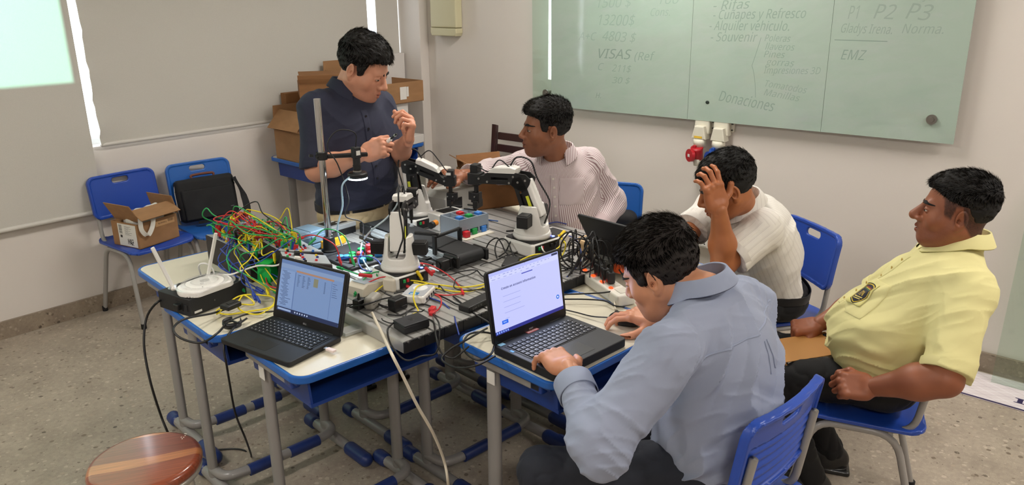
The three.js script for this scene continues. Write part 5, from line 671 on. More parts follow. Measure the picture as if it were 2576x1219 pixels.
  ['black', 0.0034, 'black cable sagging in front of the desk edge left of the web page laptop', 'cable', 'cable', 0, [[0.266,-0.082,0.785],[0.123,-0.158,0.822],[0.066,-0.131,0.793],[0.037,-0.131,0.77],[0.032,-0.208,0.774],[0.047,-0.279,0.803],[0.141,-0.254,0.79]]],
  ['black', 0.003, 'black cable from the small black computer sagging below the plate', 'cable', 'cable', 0, [[0.053,0.128,0.81],[-0.037,0.039,0.837],[-0.047,0.007,0.798],[-0.03,-0.038,0.76],[0.017,-0.055,0.763],[0.069,-0.064,0.762],[0.109,-0.033,0.827],[0.183,0.093,0.806]]],
  ['black', 0.003, 'black cable hanging past the plate end beside the small black computer', 'cable', 'cable', 0, [[0.139,0.078,0.81],[0.151,0.052,0.8],[0.07,-0.065,0.809],[0.061,-0.098,0.776],[0.074,-0.139,0.766],[0.11,-0.173,0.805]]],
  ['black', 0.0024, 'black mouse cable running across the cream desk', 'mouse_cable', 'cable', 0, [[0.621,-0.298,0.78],[0.608,-0.239,0.77],[0.599,-0.175,0.768],[0.588,-0.13,0.768]]],
  ['black', 0.003, 'black charger cable across the cream desk behind the mouse, nearer one', 'cable', 'cable', 0, [[0.646,-0.077,0.775],[0.696,-0.128,0.775],[0.735,-0.187,0.775],[0.726,-0.24,0.775],[0.72,-0.288,0.785]]],
  ['black', 0.003, 'black charger cable across the cream desk behind the mouse, farther one', 'cable', 'cable', 0, [[0.647,-0.066,0.79],[0.689,-0.133,0.8],[0.748,-0.176,0.8],[0.81,-0.199,0.8],[0.841,-0.22,0.8]]],
  ['cream', 0.0036, 'cream cord of the white power strip', 'mains_lead', 'cord', 0, [[0.774,-0.201,0.78],[0.744,-0.227,0.775],[0.71,-0.258,0.77]]],
  ['black', 0.003, 'black cable lying on the desk behind the laptop with the file window', 'cable', 'cable', 0, [[-0.29,0.596,0.775],[-0.229,0.606,0.775],[-0.182,0.583,0.775],[-0.152,0.552,0.78]]],
  ['black', 0.003, 'black cable passing in front of the black power adapter', 'cable', 'cable', 0, [[0.015,0.334,0.81],[0.041,0.275,0.83],[0.105,0.275,0.83],[0.164,0.289,0.815],[0.186,0.262,0.806]]],
  ['black', 0.003, 'black cable winding round the black power adapter', 'cable', 'cable', 0, [[0.077,0.202,0.805],[0.101,0.169,0.805],[0.149,0.178,0.805],[0.209,0.191,0.805],[0.223,0.153,0.805]]],
  ['black', 0.003, 'black cable running along the plate by the battery pack', 'cable', 'cable', 0, [[0.306,0.246,0.806],[0.301,0.162,0.806],[0.295,0.102,0.806],[0.317,0.065,0.806],[0.345,0.054,0.82],[0.341,0.031,0.806]]],
];
// cables: each a smooth tube in the table's frame
const wireMat = { black: M('#141416', 0.45), cream: M('#d9d0bd', 0.5), yellow: M('#e3cf20', 0.45), red: M('#cc2a2e', 0.42), green: M('#1f9e52', 0.42), blue: M('#26429c', 0.42), tube: M('#cfe0ea', 0.25, { transmission: 0.25, thickness: 0 }), clear: M('#e2e4e2', 0.3), grey: M('#8d97a2', 0.4), white: M('#e2e0de', 0.4) };
const toWorld = ([u, v, y]) => T(u, v, y);
function lead(name, label, cat, col, pts, r, group, plug) {
  const P = pts.map(toWorld), b = P[0], t = thing(name, label, cat, [b[0], 0, b[2]], 0, group), L = P.map((p) => [p[0] - b[0], p[1], p[2] - b[2]]);
  obj('wire', tube(L, r, Math.max(14, L.length * 8), 7), wireMat[col], t);
  if (plug) for (const [a, c] of [[0, 1], [L.length - 1, L.length - 2]]) { const d = nzv(L[a], L[c]), e = [L[a][0] + d[0] * 0.03, L[a][1] + d[1] * 0.03, L[a][2] + d[2] * 0.03]; obj('plug', [rod(L[a], e, r * 2.3, 10), rod([L[a][0] - d[0] * 0.008, L[a][1] - d[1] * 0.008, L[a][2] - d[2] * 0.008], L[a], r * 1.2, 8)], wireMat[col], t); }
  return t;
}
const nzv = (a, c) => { const d = [c[0] - a[0], c[1] - a[1], c[2] - a[2]], l = Math.hypot(...d) || 1; return d.map((k) => k / l); };
for (const [c, r, l, n, k, p, pts] of WIRES) lead(n, l, k, c, pts, r, null, p);
// the tangle of test leads plugged into the wiring trainers
{
  seed = 4242; const cols = ['red', 'green', 'red', 'green', 'yellow', 'red', 'green', 'blue', 'yellow', 'green', 'red', 'blue', 'black', 'green', 'red', 'yellow'];
  const sock = () => { const v = rr(0.76, 1.27), u = rr(-0.045, 0.085) + (v < 0.9 ? 0.055 : 0); return [u, v, 0.885 + rr(-0.02, 0.02) + (v < 0.93 ? 0.02 : 0)]; };
  for (let i = 0; i < 64; i++) {
    const c = cols[i % cols.length], a = sock(), fall = i % 4 === 3; let b = sock(); if (fall) b = [rr(-0.16, 0.0), rr(0.62, 0.95), 0.785]; else if (Math.abs(a[1] - b[1]) < 0.1) b[1] = clamp(a[1] + (a[1] > 1 ? -1 : 1) * rr(0.12, 0.3), 0.76, 1.26);
    const h = fall ? rr(0.02, 0.08) : rr(0.02, 0.11), side = fall ? rr(-0.14, -0.02) : rr(-0.10, 0.04), m = (t) => [lerp(a[0], b[0], t) + side * Math.sin(t * 3.14) + rr(-0.02, 0.02), lerp(a[1], b[1], t) + rr(-0.03, 0.03), lerp(a[2], b[2], t) + h * Math.sin(t * 3.14) * (fall ? 1 : 1.2) + rr(-0.015, 0.01)];
    lead('test_lead', c + ' plug-ended test lead in the tangle over the wiring trainers', 'lead', c, [a, [a[0] + rr(-0.01, 0.01), a[1] + rr(-0.01, 0.01), a[2] + rr(0.03, 0.05)], m(0.25), m(0.5), m(0.75), ...(fall ? [] : [[b[0] + rr(-0.01, 0.01), b[1], b[2] + rr(0.03, 0.05)]]), b], rr(0.002, 0.0026), c + ' test leads in the tangle', 1);
  }
  const p = (i) => lead('test_lead', ['red', 'green', 'green', 'red'][i] + ' test lead ' + ['arching from the trainers towards the caps plate', 'bowing high between the trainers and the caps', 'x', 'dropping from the trainers on to the plate edge'][i], 'lead', ['red', 'green', 'green', 'red'][i], [[[0.10, 0.83, 0.92], [0.16, 0.80, 0.93], [0.2, 0.72, 0.9], [0.205, 0.69, 0.83]], [[0.14, 0.80, 0.90], [0.2, 0.78, 0.95], [0.25, 0.72, 0.92], [0.25, 0.67, 0.82]], [[0.02, 0.80, 0.89], [-0.02, 0.74, 0.92], [-0.06, 0.66, 0.86], [-0.10, 0.62, 0.775]], [[0.03, 0.86, 0.90], [-0.05, 0.80, 0.83], [-0.07, 0.72, 0.80], [0.02, 0.64, 0.806]]][i], 0.0024, null, 1);
  for (const i of [0, 3]) p(i); for (const i of [1]) p(i);
  // black charger tangle beside the power strip
  for (let i = 0; i < 16; i++) {
    const cu = rr(0.80, 0.95), cv = rr(-0.02, 0.1), r1 = rr(0.03, 0.08), tilt = rr(0, 3.14), y0 = rr(0.81, 0.85), pts = []; const n = 9, turn = rr(3.5, 6.5), a0 = rr(0, 6.28);
    for (let k = 0; k < n; k++) { const a = a0 + turn * k / (n - 1), q = r1 * Math.cos(a); pts.push([cu + q * Math.cos(tilt), cv + q * Math.sin(tilt) * 0.8, Math.max(0.806, y0 + 0.05 + r1 * 0.95 * Math.sin(a) + rr(-0.006, 0.006))]); }
    pts.push([cu + rr(-0.12, 0.08), cv + rr(-0.16, 0.1), 0.806]);
    lead('charger_cable', 'black charger cable in the loose bundle behind the power strip', 'cable', 'black', pts, rr(0.0026, 0.0036), 'charger cables bundled behind the power strip');
  }
  // thin black cables lying about the plate
  for (let i = 0; i < 12; i++) {
    let u = rr(0.42, 0.8), v = rr(0.12, 0.3), a = rr(0, 6.28); const pts = []; for (let k = 0; k < 8; k++) { pts.push([clamp(u, 0.36, 1.15), clamp(v, 0.06, 0.34), 0.805 + rr(0, 0.012)]); a += rr(-1.3, 1.3); u += 0.055 * Math.cos(a); v += 0.045 * Math.sin(a); }
    lead('thin_cable', 'thin black cable lying loose on the slotted plate below the conveyor', 'cable', 'black', pts, rr(0.002, 0.0028), 'loose black cables on the plate');
  }
  for (let i = 0; i < 7; i++) {
    let u = rr(0.02, 0.3), v = rr(0.16, 0.34), a = rr(0, 6.28); const pts = []; for (let k = 0; k < 7; k++) { pts.push([clamp(u, 0, 0.34), clamp(v, 0.12, 0.36), 0.804 + rr(0, 0.02)]); a += rr(-1.2, 1.2); u += 0.045 * Math.cos(a); v += 0.035 * Math.sin(a); }
    lead('thin_cable', 'thin black cable lying among the adapters at the plate corner', 'cable', 'black', pts, rr(0.002, 0.0026), 'loose black cables at the plate corner');
  }
  // clips
  solo('red_clip', 'red plastic clip pair lying right of the pocket router', 'clip', [rbox(0.032, 0.016, 0.02, 0.004, 0, 0.008, 0), rbox(0.024, 0.012, 0.018, 0.003, -0.026, 0.006, 0.01)], mRed, T(0.205, 0.125, 0.8), TT + R(30));
  solo('crocodile_clip', 'red crocodile clip biting the front robot base connector', 'clip', [rbox(0.05, 0.012, 0.012, 0.004, 0, 0, 0, 0, 0, R(-50)), rbox(0.02, 0.01, 0.012, 0.002, 0.016, -0.006, 0)], mRed, T(0.365, 0.345, 0.845), TT);
  solo('crocodile_clip', 'yellow crocodile clip on the front robot base connector', 'clip', [rbox(0.045, 0.011, 0.011, 0.003, 0, 0, 0, 0, 0, R(-62))], mYellow, T(0.322, 0.345, 0.84), TT);
  solo('crocodile_clip', 'green crocodile clip behind the cream plug adapter', 'clip', [rbox(0.045, 0.013, 0.013, 0.004, 0, 0, 0, 0, 0, R(-20))], mGreen, T(0.24, 0.475, 0.83), TT + R(20));
  solo('crocodile_clip', 'red crocodile clip lying on the cream terminal box', 'clip', [rbox(0.05, 0.012, 0.012, 0.004, 0, 0, 0, 0, 0, R(-12))], mRed, T(0.165, 0.46, 0.852), TT - R(30));
  solo('crocodile_clip', 'yellow plug pair on the right robot base', 'clip', [rbox(0.03, 0.018, 0.018, 0.004, 0, 0, 0), rbox(0.03, 0.014, 0.014, 0.003, 0.01, 0.016, 0.012, 0, 0, R(30))], mYellow, T(1.0, 0.275, 0.85), TT);
  solo('cable_tie_block', 'black plug block on the desk between router and laptop', 'plug', [rbox(0.06, 0.018, 0.045, 0.005, 0, 0.009, 0), rbox(0.026, 0.002, 0.012, 0.001, 0, 0.019, 0)], mBlk, T(-0.255, 0.665, 0.79), TT + R(16));
  { const t = thing('velcro_strap', 'black cable strap curled on the cream desk by the laptop', 'strap', T(-0.295, 0.575, 0.763), TT); const c = new THREE.TorusGeometry(0.03, 0.0018, 4, 40, 5.2); c.scale(1, 1, 6); c.rotateX(Math.PI / 2); c.translate(0, 0.011, 0); obj('band', c, mBlk, t); }
}
// ---------------------------------------------------------------- people
const nz = (a) => { const l = Math.hypot(...a) || 1; return [a[0] / l, a[1] / l, a[2] / l]; }, sub = (a, b) => [a[0] - b[0], a[1] - b[1], a[2] - b[2]], add = (a, b, k = 1) => [a[0] + b[0] * k, a[1] + b[1] * k, a[2] + b[2] * k], cross = (a, b) => [a[1] * b[2] - a[2] * b[1], a[2] * b[0] - a[0] * b[2], a[0] * b[1] - a[1] * b[0]], dot = (a, b) => a[0] * b[0] + a[1] * b[1] + a[2] * b[2], mid = (a, b, t = 0.5) => [lerp(a[0], b[0], t), lerp(a[1], b[1], t), lerp(a[2], b[2], t)], len = (a) => Math.hypot(...a);
function frame(fwd, up) { const z = nz(fwd), x = nz(cross(up, z)), y = cross(z, x); return { x, y, z }; }      // x = person's left, y = up, z = forward
function oell(c, f, r) { const { x: X, y: Y, z: Z } = f, e = ellip([0, 0, 0], r); return (x, y, z) => { const p = [x - c[0], y - c[1], z - c[2]]; return e(dot(p, X), dot(p, Y), dot(p, Z)); }; }
const union = (list, k) => (x, y, z) => { let d = 1e9; for (const f of list) d = smin(d, f(x, y, z), k); return d; };
const clip = (f, p, n, k = 0.003) => (x, y, z) => smax(f(x, y, z), (x - p[0]) * n[0] + (y - p[1]) * n[1] + (z - p[2]) * n[2], k);
const bounds = (pts, m) => [[0, 1, 2].map((k) => Math.min(...pts.map((p) => p[k])) - m), [0, 1, 2].map((k) => Math.max(...pts.map((p) => p[k])) + m)];
function place(g, o, f, s = 1) { const m = new THREE.Matrix4().makeBasis(v3(f.x).multiplyScalar(s), v3(f.y).multiplyScalar(s), v3(f.z).multiplyScalar(s)); m.setPosition(o[0], o[1], o[2]); g.applyMatrix4(m); return g; }
function tint(g, fn) { const p = g.attributes.position, c = new Float32Array(p.count * 3); for (let i = 0; i < p.count; i++) { const q = fn(p.getX(i), p.getY(i), p.getZ(i)); c.set(q, i * 3); } g.setAttribute('color', new THREE.Float32BufferAttribute(c, 3)); return g; }
const rough = (x, y, z, f) => vn3(x * f + 40, y * f + 40, z * f + 40);
const ridge = (x, y, z) => 1 - Math.abs(2 * vn3(x + 50, y + 50, z + 50) - 1);

// head in its own axes: origin between the ears, z to the face
function headParts(o) {
  const W = o.wide ?? 1, J = o.jowl ?? 0, N = o.nose ?? 1, H0 = o.eyes ?? 0.62;
  const skull = ellip([0, 0.036, -0.014], [0.077 * W, 0.086, 0.1]);
  const list = [[skull, 0.03], [ellip([0, -0.026, 0.03], [0.065 * W, 0.088, 0.066]), 0.03], [cone(0.05 * W, -0.05, -0.002, 0.026 + J * 0.012, 0.014, -0.1, 0.066, 0.024 + J * 0.006), 0.03], [cone(-0.05 * W, -0.05, -0.002, 0.026 + J * 0.012, -0.014, -0.1, 0.066, 0.024 + J * 0.006), 0.03], [ellip([0, -0.1, 0.074], [0.021, 0.018, 0.02]), 0.02], [ellip([0, -0.085 - J * 0.02, 0.03], [0.05 + J * 0.02, 0.035 + J * 0.02, 0.05]), 0.03],
    [cone(-0.036, 0.017, 0.08, 0.011, 0.036, 0.017, 0.08, 0.011), 0.018], [ellip([0.043, -0.03, 0.056], [0.03 + J * 0.006, 0.03, 0.026]), 0.02], [ellip([-0.043, -0.03, 0.056], [0.03 + J * 0.006, 0.03, 0.026]), 0.02], [ellip([0, -0.066, 0.078], [0.034, 0.026, 0.024]), 0.02]];
  const eye = [ellip([0.033, -0.002, 0.099], [0.021, 0.012, 0.017]), ellip([-0.033, -0.002, 0.099], [0.021, 0.012, 0.017])];
  const nose = union([cone(0, 0.012, 0.09, 0.0085, 0, -0.03, 0.105 + 0.0105 * N, 0.0125 * N), ellip([0.0145 * N, -0.037, 0.102], [0.0095, 0.0085, 0.012]), ellip([-0.0145 * N, -0.037, 0.102], [0.0095, 0.0085, 0.012]), cone(0, -0.04, 0.099, 0.008, 0, -0.053, 0.096, 0.008)], 0.012);
  const lid0 = union([ellip([0.033, -0.001, 0.081], [0.0165, 0.0125, 0.0142]), ellip([-0.033, -0.001, 0.081], [0.0165, 0.0125, 0.0142])], 0.002), gap = union([ellip([0.037, -0.003, 0.0955], [0.016, H0 * 0.0052, 0.0155]), ellip([-0.037, -0.003, 0.0955], [0.016, H0 * 0.0052, 0.0155])], 0), lid = (x, y, z) => smax(lid0(x, y, z), -gap(x, y, z), 0.0008);
  const lips = union([cone(-0.023, -0.0695, 0.094, 0.0035, 0, -0.0635, 0.104, 0.0072), cone(0.023, -0.0695, 0.094, 0.0035, 0, -0.0635, 0.104, 0.0072), cone(-0.019, -0.0735, 0.094, 0.0035, 0, -0.078, 0.1015, 0.0082), cone(0.019, -0.0735, 0.094, 0.0035, 0, -0.078, 0.1015, 0.0082)], 0.003);
  const ear = (s) => { const f = frame([s * 0.35, 0, 0.94], [0, 0.98, -0.2]), c = [s * 0.082 * W, -0.012, -0.014]; const outer = oell(c, f, [0.0095, 0.033, 0.019]), dent = oell([c[0] + s * 0.008, c[1] + 0.004, c[2] + 0.003], f, [0.0065, 0.022, 0.0115]), hole = ellip([c[0] + s * 0.004, c[1] - 0.004, c[2] + 0.008], [0.008, 0.008, 0.006]), lobe = ellip([c[0] - s * 0.002, c[1] - 0.029, c[2] + 0.008], [0.006, 0.01, 0.009]); return (x, y, z) => smin(smax(smax(outer(x, y, z), -dent(x, y, z), 0.004), -hole(x, y, z), 0.004), lobe(x, y, z), 0.006); };
  const eL = ear(1), eR = ear(-1), slit = cone(-0.026, -0.0708, 0.104, 0.0024, 0.026, -0.0708, 0.104, 0.0024);
  return { skull, lips, face: (x, y, z) => { let d = 1e9; for (const [f, k] of list) d = smin(d, f(x, y, z), k); d = smax(d, -eye[0](x, y, z), 0.012); d = smax(d, -eye[1](x, y, z), 0.012); d = smin(d, nose(x, y, z), 0.01); d = smin(d, lid(x, y, z), 0.003); d = smin(d, lips(x, y, z), 0.004); d = smax(d, -slit(x, y, z), 0.002); return smin(smin(d, eL(x, y, z), 0.006), eR(x, y, z), 0.006); } };
}
// hairline height as a function of z (front positive)
const hairline = (o) => { const P = o.line ?? [[-0.12, -0.085], [-0.05, -0.075], [-0.022, -0.03], [-0.012, 0.022], [0.006, 0.02], [0.016, -0.022], [0.036, -0.012], [0.046, 0.05], [0.07, 0.064], [0.12, 0.07]]; return (z) => { for (let i = 1; i < P.length; i++) if (z <= P[i][0]) { const t = (z - P[i - 1][0]) / (P[i][0] - P[i - 1][0]); return lerp(P[i - 1][1], P[i][1], clamp(t, 0, 1)); } return P[P.length - 1][1]; }; };
function hand(side, pose) {          // side +1: left hand. wrist at 0, fingers to +y, back of the hand to +z
  const t = side, F = [[t * 0.0285, 0.088, [0.042, 0.026, 0.021], 0.0098], [t * 0.0095, 0.093, [0.046, 0.029, 0.022], 0.01], [-t * 0.010, 0.089, [0.042, 0.027, 0.021], 0.0096], [-t * 0.0285, 0.081, [0.033, 0.021, 0.018], 0.0086]], fl = [], nails = [];
  F.forEach(([x, y, L, r], i) => { const c = pose.curl[i], sp = (pose.spread ?? [6, 2, -3, -9])[i] * t; let a = 0, p = [x, y, 0.0]; const k = []; L.forEach((l, j) => { a += R(c[j]); const d = nz([Math.sin(R(-sp)) * -1 * Math.cos(a), Math.cos(a), -Math.sin(a)]); const q = add(p, d, l), r0 = r * (1 - 0.1 * j), r1 = r * (1 - 0.1 * (j + 1)); k.push(capsule(p, r0 * (j === 0 ? 1.05 : 1), q, r1)); if (j === 2) { const up = [0, Math.sin(a), Math.cos(a)]; nails.push(oell(add(add(q, d, -0.004), up, r1 * 0.72), { x: [1, 0, 0], y: d, z: up }, [0.0052, 0.0068, 0.002])); } p = q; }); fl.push(union(k, 0.004)); });
  let p = [t * 0.026, 0.022, -0.008]; const th = pose.thumb.map(([dx, dy, dz]) => nz([dx * t, dy, dz])), tl = []; [0.042, 0.033, 0.027].forEach((l, j) => { const q = add(p, th[j], l); tl.push(capsule(p, [0.0145, 0.0122, 0.0108][j], q, [0.0122, 0.0108, 0.0088][j])); p = q; });
  const thumb = union(tl, 0.006), palm = union([sbox([0, 0.05, 0], [0.04, 0.046, 0.0135], 0.013), ellip([t * 0.024, 0.035, -0.009], [0.018, 0.034, 0.015]), ellip([-t * 0.026, 0.035, -0.008], [0.014, 0.034, 0.013]), sbox([0, 0.0, 0], [0.027, 0.035, 0.019], 0.018)], 0.014), knuck = F.map(([x, y]) => ellip([x, y - 0.002, 0.007], [0.0085, 0.01, 0.008]));
  const kn = union(knuck, 0.006);
  const f = (x, y, z) => { let d = smin(palm(x, y, z), kn(x, y, z), 0.008); let g = 1e9; for (const q of fl) g = smin(g, q(x, y, z), 0.0015); d = smin(d, g, 0.007); return smin(d, thumb(x, y, z), 0.008); };
  return { f, nails: union(nails, 0) };
}
const POSE = {
  fist: { curl: [[78, 95, 60], [80, 96, 60], [82, 96, 60], [84, 92, 60]], thumb: [[0.55, 0.75, -0.35], [-0.1, 0.75, -0.65], [-0.7, 0.45, -0.5]], spread: [0, 0, 0, 0] },
  type: { curl: [[28, 34, 22], [30, 40, 24], [32, 42, 24], [28, 34, 20]], thumb: [[0.75, 0.55, -0.35], [0.55, 0.8, -0.2], [0.3, 0.93, -0.15]], spread: [9, 3, -3, -10] },
  mouse: { curl: [[12, 30, 22], [10, 32, 22], [20, 42, 28], [24, 42, 28]], thumb: [[0.8, 0.5, -0.4], [0.5, 0.8, -0.3], [0.25, 0.95, -0.2]], spread: [8, 2, -6, -14] },
  head: { curl: [[14, 34, 24], [20, 44, 26], [24, 46, 28], [26, 42, 26]], thumb: [[0.8, 0.45, -0.2], [0.45, 0.85, 0.0], [0.2, 0.95, -0.25]], spread: [10, 3, -4, -12] },
  pinch: { curl: [[52, 58, 30], [62, 72, 40], [72, 82, 45], [78, 84, 50]], thumb: [[0.55, 0.6, -0.6], [0.15, 0.85, -0.55], [0.0, 0.9, -0.35]], spread: [2, 0, 0, -2] },
  flat: { curl: [[16, 26, 18], [16, 28, 18], [18, 28, 18], [20, 26, 18]], thumb: [[0.75, 0.6, -0.25], [0.4, 0.9, -0.15], [0.2, 0.95, -0.15]], spread: [5, 1, -3, -8] },
};
function mergeC(list) { const g = list.map((q) => { q = q.index ? q.toNonIndexed() : q; for (const k of Object.keys(q.attributes)) if (!['position', 'normal', 'color'].includes(k)) q.deleteAttribute(k); return q; }); return mergeGeometries(g); }
// a strand of hair as a thin tapered sliver
function strands(n, root, flow, length, r, sd) {
  seed = sd; const pos = [], nrm = [], idx = [], S = 4;
  for (let i = 0; i < n; i++) {
    const p0 = root(); if (!p0) continue; const L = length(p0) * rr(0.6, 1.25), base = pos.length / 3; let p = p0.p, d = null; const jit = [rr(-1, 1), rr(-1, 1), rr(-1, 1)];
    for (let s = 0; s <= S; s++) {
      d = nz(add(flow(p, p0, s / S), jit, 0.18)); const out = nz(sub(p, [0, 0.02, -0.01])), b = nz(cross(d, out)), w = r * (1 - 0.85 * s / S);
      for (const [a, c] of [[-1, -0.3], [1, -0.3], [0, 0.8]]) { pos.push(p[0] + b[0] * a * w + out[0] * c * w, p[1] + b[1] * a * w + out[1] * c * w, p[2] + b[2] * a * w + out[2] * c * w); const q = nz(add([b[0] * a, b[1] * a, b[2] * a], out, 0.6)); nrm.push(...q); }
      if (s) for (let k = 0; k < 3; k++) { const o = base + (s - 1) * 3, e = (k + 1) % 3; idx.push(o + k, o + e, o + 3 + k, o + e, o + 3 + e, o + 3 + k); }
      p = add(p, d, L / S);
    }
  }
  const g = new THREE.BufferGeometry(); g.setAttribute('position', new THREE.Float32BufferAttribute(pos, 3)); g.setAttribute('normal', new THREE.Float32BufferAttribute(nrm, 3)); g.setIndex(idx); return g;
}
// a conforming patch: a grid thrown along dir on to the cloth
function patch(f, o, ux, uy, dir, w, h, nx, ny, off, shape) {
  const pos = [], uv = [], idx = [], d = nz(dir);
  for (let j = 0; j <= ny; j++) for (let i = 0; i <= nx; i++) { let s = i / nx, t = j / ny; if (shape) [s, t] = shape(s, t); let p = add(add(o, ux, (s - 0.5) * w), uy, (t - 0.5) * h); for (let k = 0; k < 70; k++) { const q = f(...p) - off; if (q < 0.0004) break; p = add(p, d, Math.max(q * 0.7, 0.0004)); } pos.push(...p); uv.push(i / nx, j / ny); }
  const m = (nx + 1) * (ny + 1); for (let k = 0; k < m; k++) { pos.push(pos[k * 3] + d[0] * 0.0035, pos[k * 3 + 1] + d[1] * 0.0035, pos[k * 3 + 2] + d[2] * 0.0035); uv.push(uv[k * 2], uv[k * 2 + 1]); }
  const q = (a, b, c, e) => idx.push(a, b, c, a, c, e), A = (i, j) => j * (nx + 1) + i; const flip = dot(cross(ux, uy), d) > 0;
  const Q = (a, b, c, e) => (flip ? q(a, e, c, b) : q(a, b, c, e));
  for (let j = 0; j < ny; j++) for (let i = 0; i < nx; i++) { Q(A(i, j), A(i + 1, j), A(i + 1, j + 1), A(i, j + 1)); }
  for (let i = 0; i < nx; i++) { Q(A(i, 0) + m, A(i + 1, 0) + m, A(i + 1, 0), A(i, 0)); Q(A(i, ny), A(i + 1, ny), A(i + 1, ny) + m, A(i, ny) + m); } for (let j = 0; j < ny; j++) { Q(A(0, j + 1) + m, A(0, j) + m, A(0, j), A(0, j + 1)); Q(A(nx, j) + m, A(nx, j + 1) + m, A(nx, j + 1), A(nx, j)); }
  const g = new THREE.BufferGeometry(); g.setAttribute('position', new THREE.Float32BufferAttribute(pos, 3)); g.setAttribute('uv', new THREE.Float32BufferAttribute(uv, 2)); g.setIndex(idx); g.computeVertexNormals(); return g;
}
const mEye = M('#b8aea4', 0.2), mIris = M('#1d120c', 0.15), mNail = M('#d9a08c', 0.35), mBelt = M('#17171a', 0.45), mButton = M('#d8d2c6', 0.35);
function person(o) {
  const root = thing('person', o.label, 'person', [o.base[0], 0, o.base[1]], 0), B = [o.base[0], 0, o.base[1]], mv = (g) => g.translate(-B[0], 0, -B[2]), J = o.j, H = o.head, hf = frame(H.f, H.u ?? [0, 1, 0]), hs = H.s ?? 1;
  const toHead = (p) => { const q = sub(p, H.c); return [dot(q, hf.x) / hs, dot(q, hf.y) / hs, dot(q, hf.z) / hs]; };
  const skin = new THREE.Color(o.skin), sk = [skin.r, skin.g, skin.b];
  // ---- body: head, neck, arms and hands, one surface per region, merged
  const hp = headParts(H), nb = toHead(J.neck), neck = cone(0, -0.05, -0.026, 0.053 + (H.jowl ?? 0) * 0.006, nb[0], nb[1] - 0.01, nb[2], 0.062 + (H.jowl ?? 0) * 0.008), hl = hairline(H), fl = hairline({});
  const headF = (x, y, z) => smin(hp.face(x, y, z), neck(x, y, z), 0.03), lo = [-0.11, Math.min(-0.16, nb[1] - 0.06), Math.min(-0.135, nb[2] - 0.08)], hi = [0.11, 0.135, 0.14];
  const hg = sdfMesh(headF, lo, hi, 0.0034); tint(hg, (x, y, z) => {
    let k = 0.93 + 0.14 * rough(x, y, z, 60); let c = [sk[0] * k, sk[1] * k, sk[2] * k]; const lip = hp.lips(x, y, z); if (lip < 0.002) { const t = clamp((0.002 - lip) / 0.003, 0, 1); c = [lerp(c[0], sk[0] * 0.78, t), lerp(c[1], sk[1] * 0.5, t), lerp(c[2], sk[2] * 0.5, t)]; }
    const beard = clamp((-0.045 - y) / 0.02, 0, 1) * clamp((z - 0.0) / 0.02, 0, 1) * (o.stubble ?? 0.15) * (0.6 + 0.8 * rough(x, y, z, 900)); c = [c[0] * (1 - beard), c[1] * (1 - beard), c[2] * (1 - beard * 0.9)];
    const fade = H.fade ? clamp((y - fl(z)) / 0.012, 0, 1) * clamp((0.05 - z) / 0.012, 0, 1) * 0.74 * (0.8 + 0.4 * rough(x, y, z, 700)) : 0; return [c[0] * (1 - fade), c[1] * (1 - fade), c[2] * (1 - fade * 0.95)];
  });
  const geos = [place(hg, H.c, hf, hs)], armP = [], limbs = [];
  for (const s of ['L', 'R']) { const A = o[s + 'arm']; if (!A) continue; const ft = A.fat ?? 1, th = A.sleeve > 1 ? 0.66 : 1; limbs.push(capsule(J[s + 'sh'], 0.046 * th, J[s + 'el'], 0.04 * ft * th), capsule(J[s + 'el'], 0.041 * ft * th, mid(J[s + 'el'], J[s + 'wr'], 0.35), 0.043 * ft * th), capsule(mid(J[s + 'el'], J[s + 'wr'], 0.35), 0.043 * ft * th, J[s + 'wr'], 0.026 * Math.min(ft, 1.1))); armP.push(J[s + 'sh'], J[s + 'el'], J[s + 'wr']); }
  limbs.push(capsule(J.neck, 0.05, J.chest, 0.08), capsule(J.Lsh, 0.05, J.Rsh, 0.05), capsule(J.chest, 0.08, J.pelvis, 0.09));
  const bodyF = union(limbs, 0.03), [blo, bhi] = bounds([...armP, J.chest, J.pelvis, J.Lsh, J.Rsh], 0.1); geos.push(tint(sdfMesh(bodyF, blo, bhi, 0.0085), (x, y, z) => { const k = 0.92 + 0.16 * rough(x, y, z, 40); return [sk[0] * k, sk[1] * k, sk[2] * k]; }));
  const nailG = [];
  for (const s of ['L', 'R']) { const A = o[s + 'arm']; if (!A || !A.pose) continue; const h = hand(s === 'L' ? 1 : -1, POSE[A.pose]), f0 = frame(A.back, A.dir), y = nz(A.dir), z = nz(sub(A.back, y.map((k) => k * dot(A.back, y)))), x = cross(y, z), f = { x, y, z }, hg2 = sdfMesh(h.f, [-0.09, -0.045, -0.13], [0.09, 0.2, 0.06], 0.0032); tint(hg2, (a, b, c) => { const k = 0.92 + 0.12 * rough(a, b, c, 90) + 0.07 * clamp(-c * 30, 0, 1); return [sk[0] * k * 1.02, sk[1] * k * 0.98, sk[2] * k * 0.97]; }); geos.push(place(hg2, J[s + 'wr'], f, A.s ?? 1.02)); nailG.push(place(sdfMesh(h.nails, [-0.07, 0.02, -0.12], [0.07, 0.2, 0.04], 0.0022), J[s + 'wr'], f, A.s ?? 1.02)); }
  const body = obj('body', mv(mergeC(geos)), new THREE.MeshPhysicalMaterial({ vertexColors: true, roughness: 0.5, sheen: 0.15 }), root);
  if (nailG.length) obj('fingernails', mv(join(nailG)), mNail, body);
  for (const s of [-1, 1]) { obj('eye', mv(place(ball(0.0125, s * 0.034, -0.003, 0.0805, 1.05, 0.7, 1, 16), H.c, hf, hs)), mEye, body); obj('iris', mv(place(ball(0.0072, s * 0.0335, -0.003, 0.0905, 1, 0.85, 0.55, 12), H.c, hf, hs)), mIris, body); }
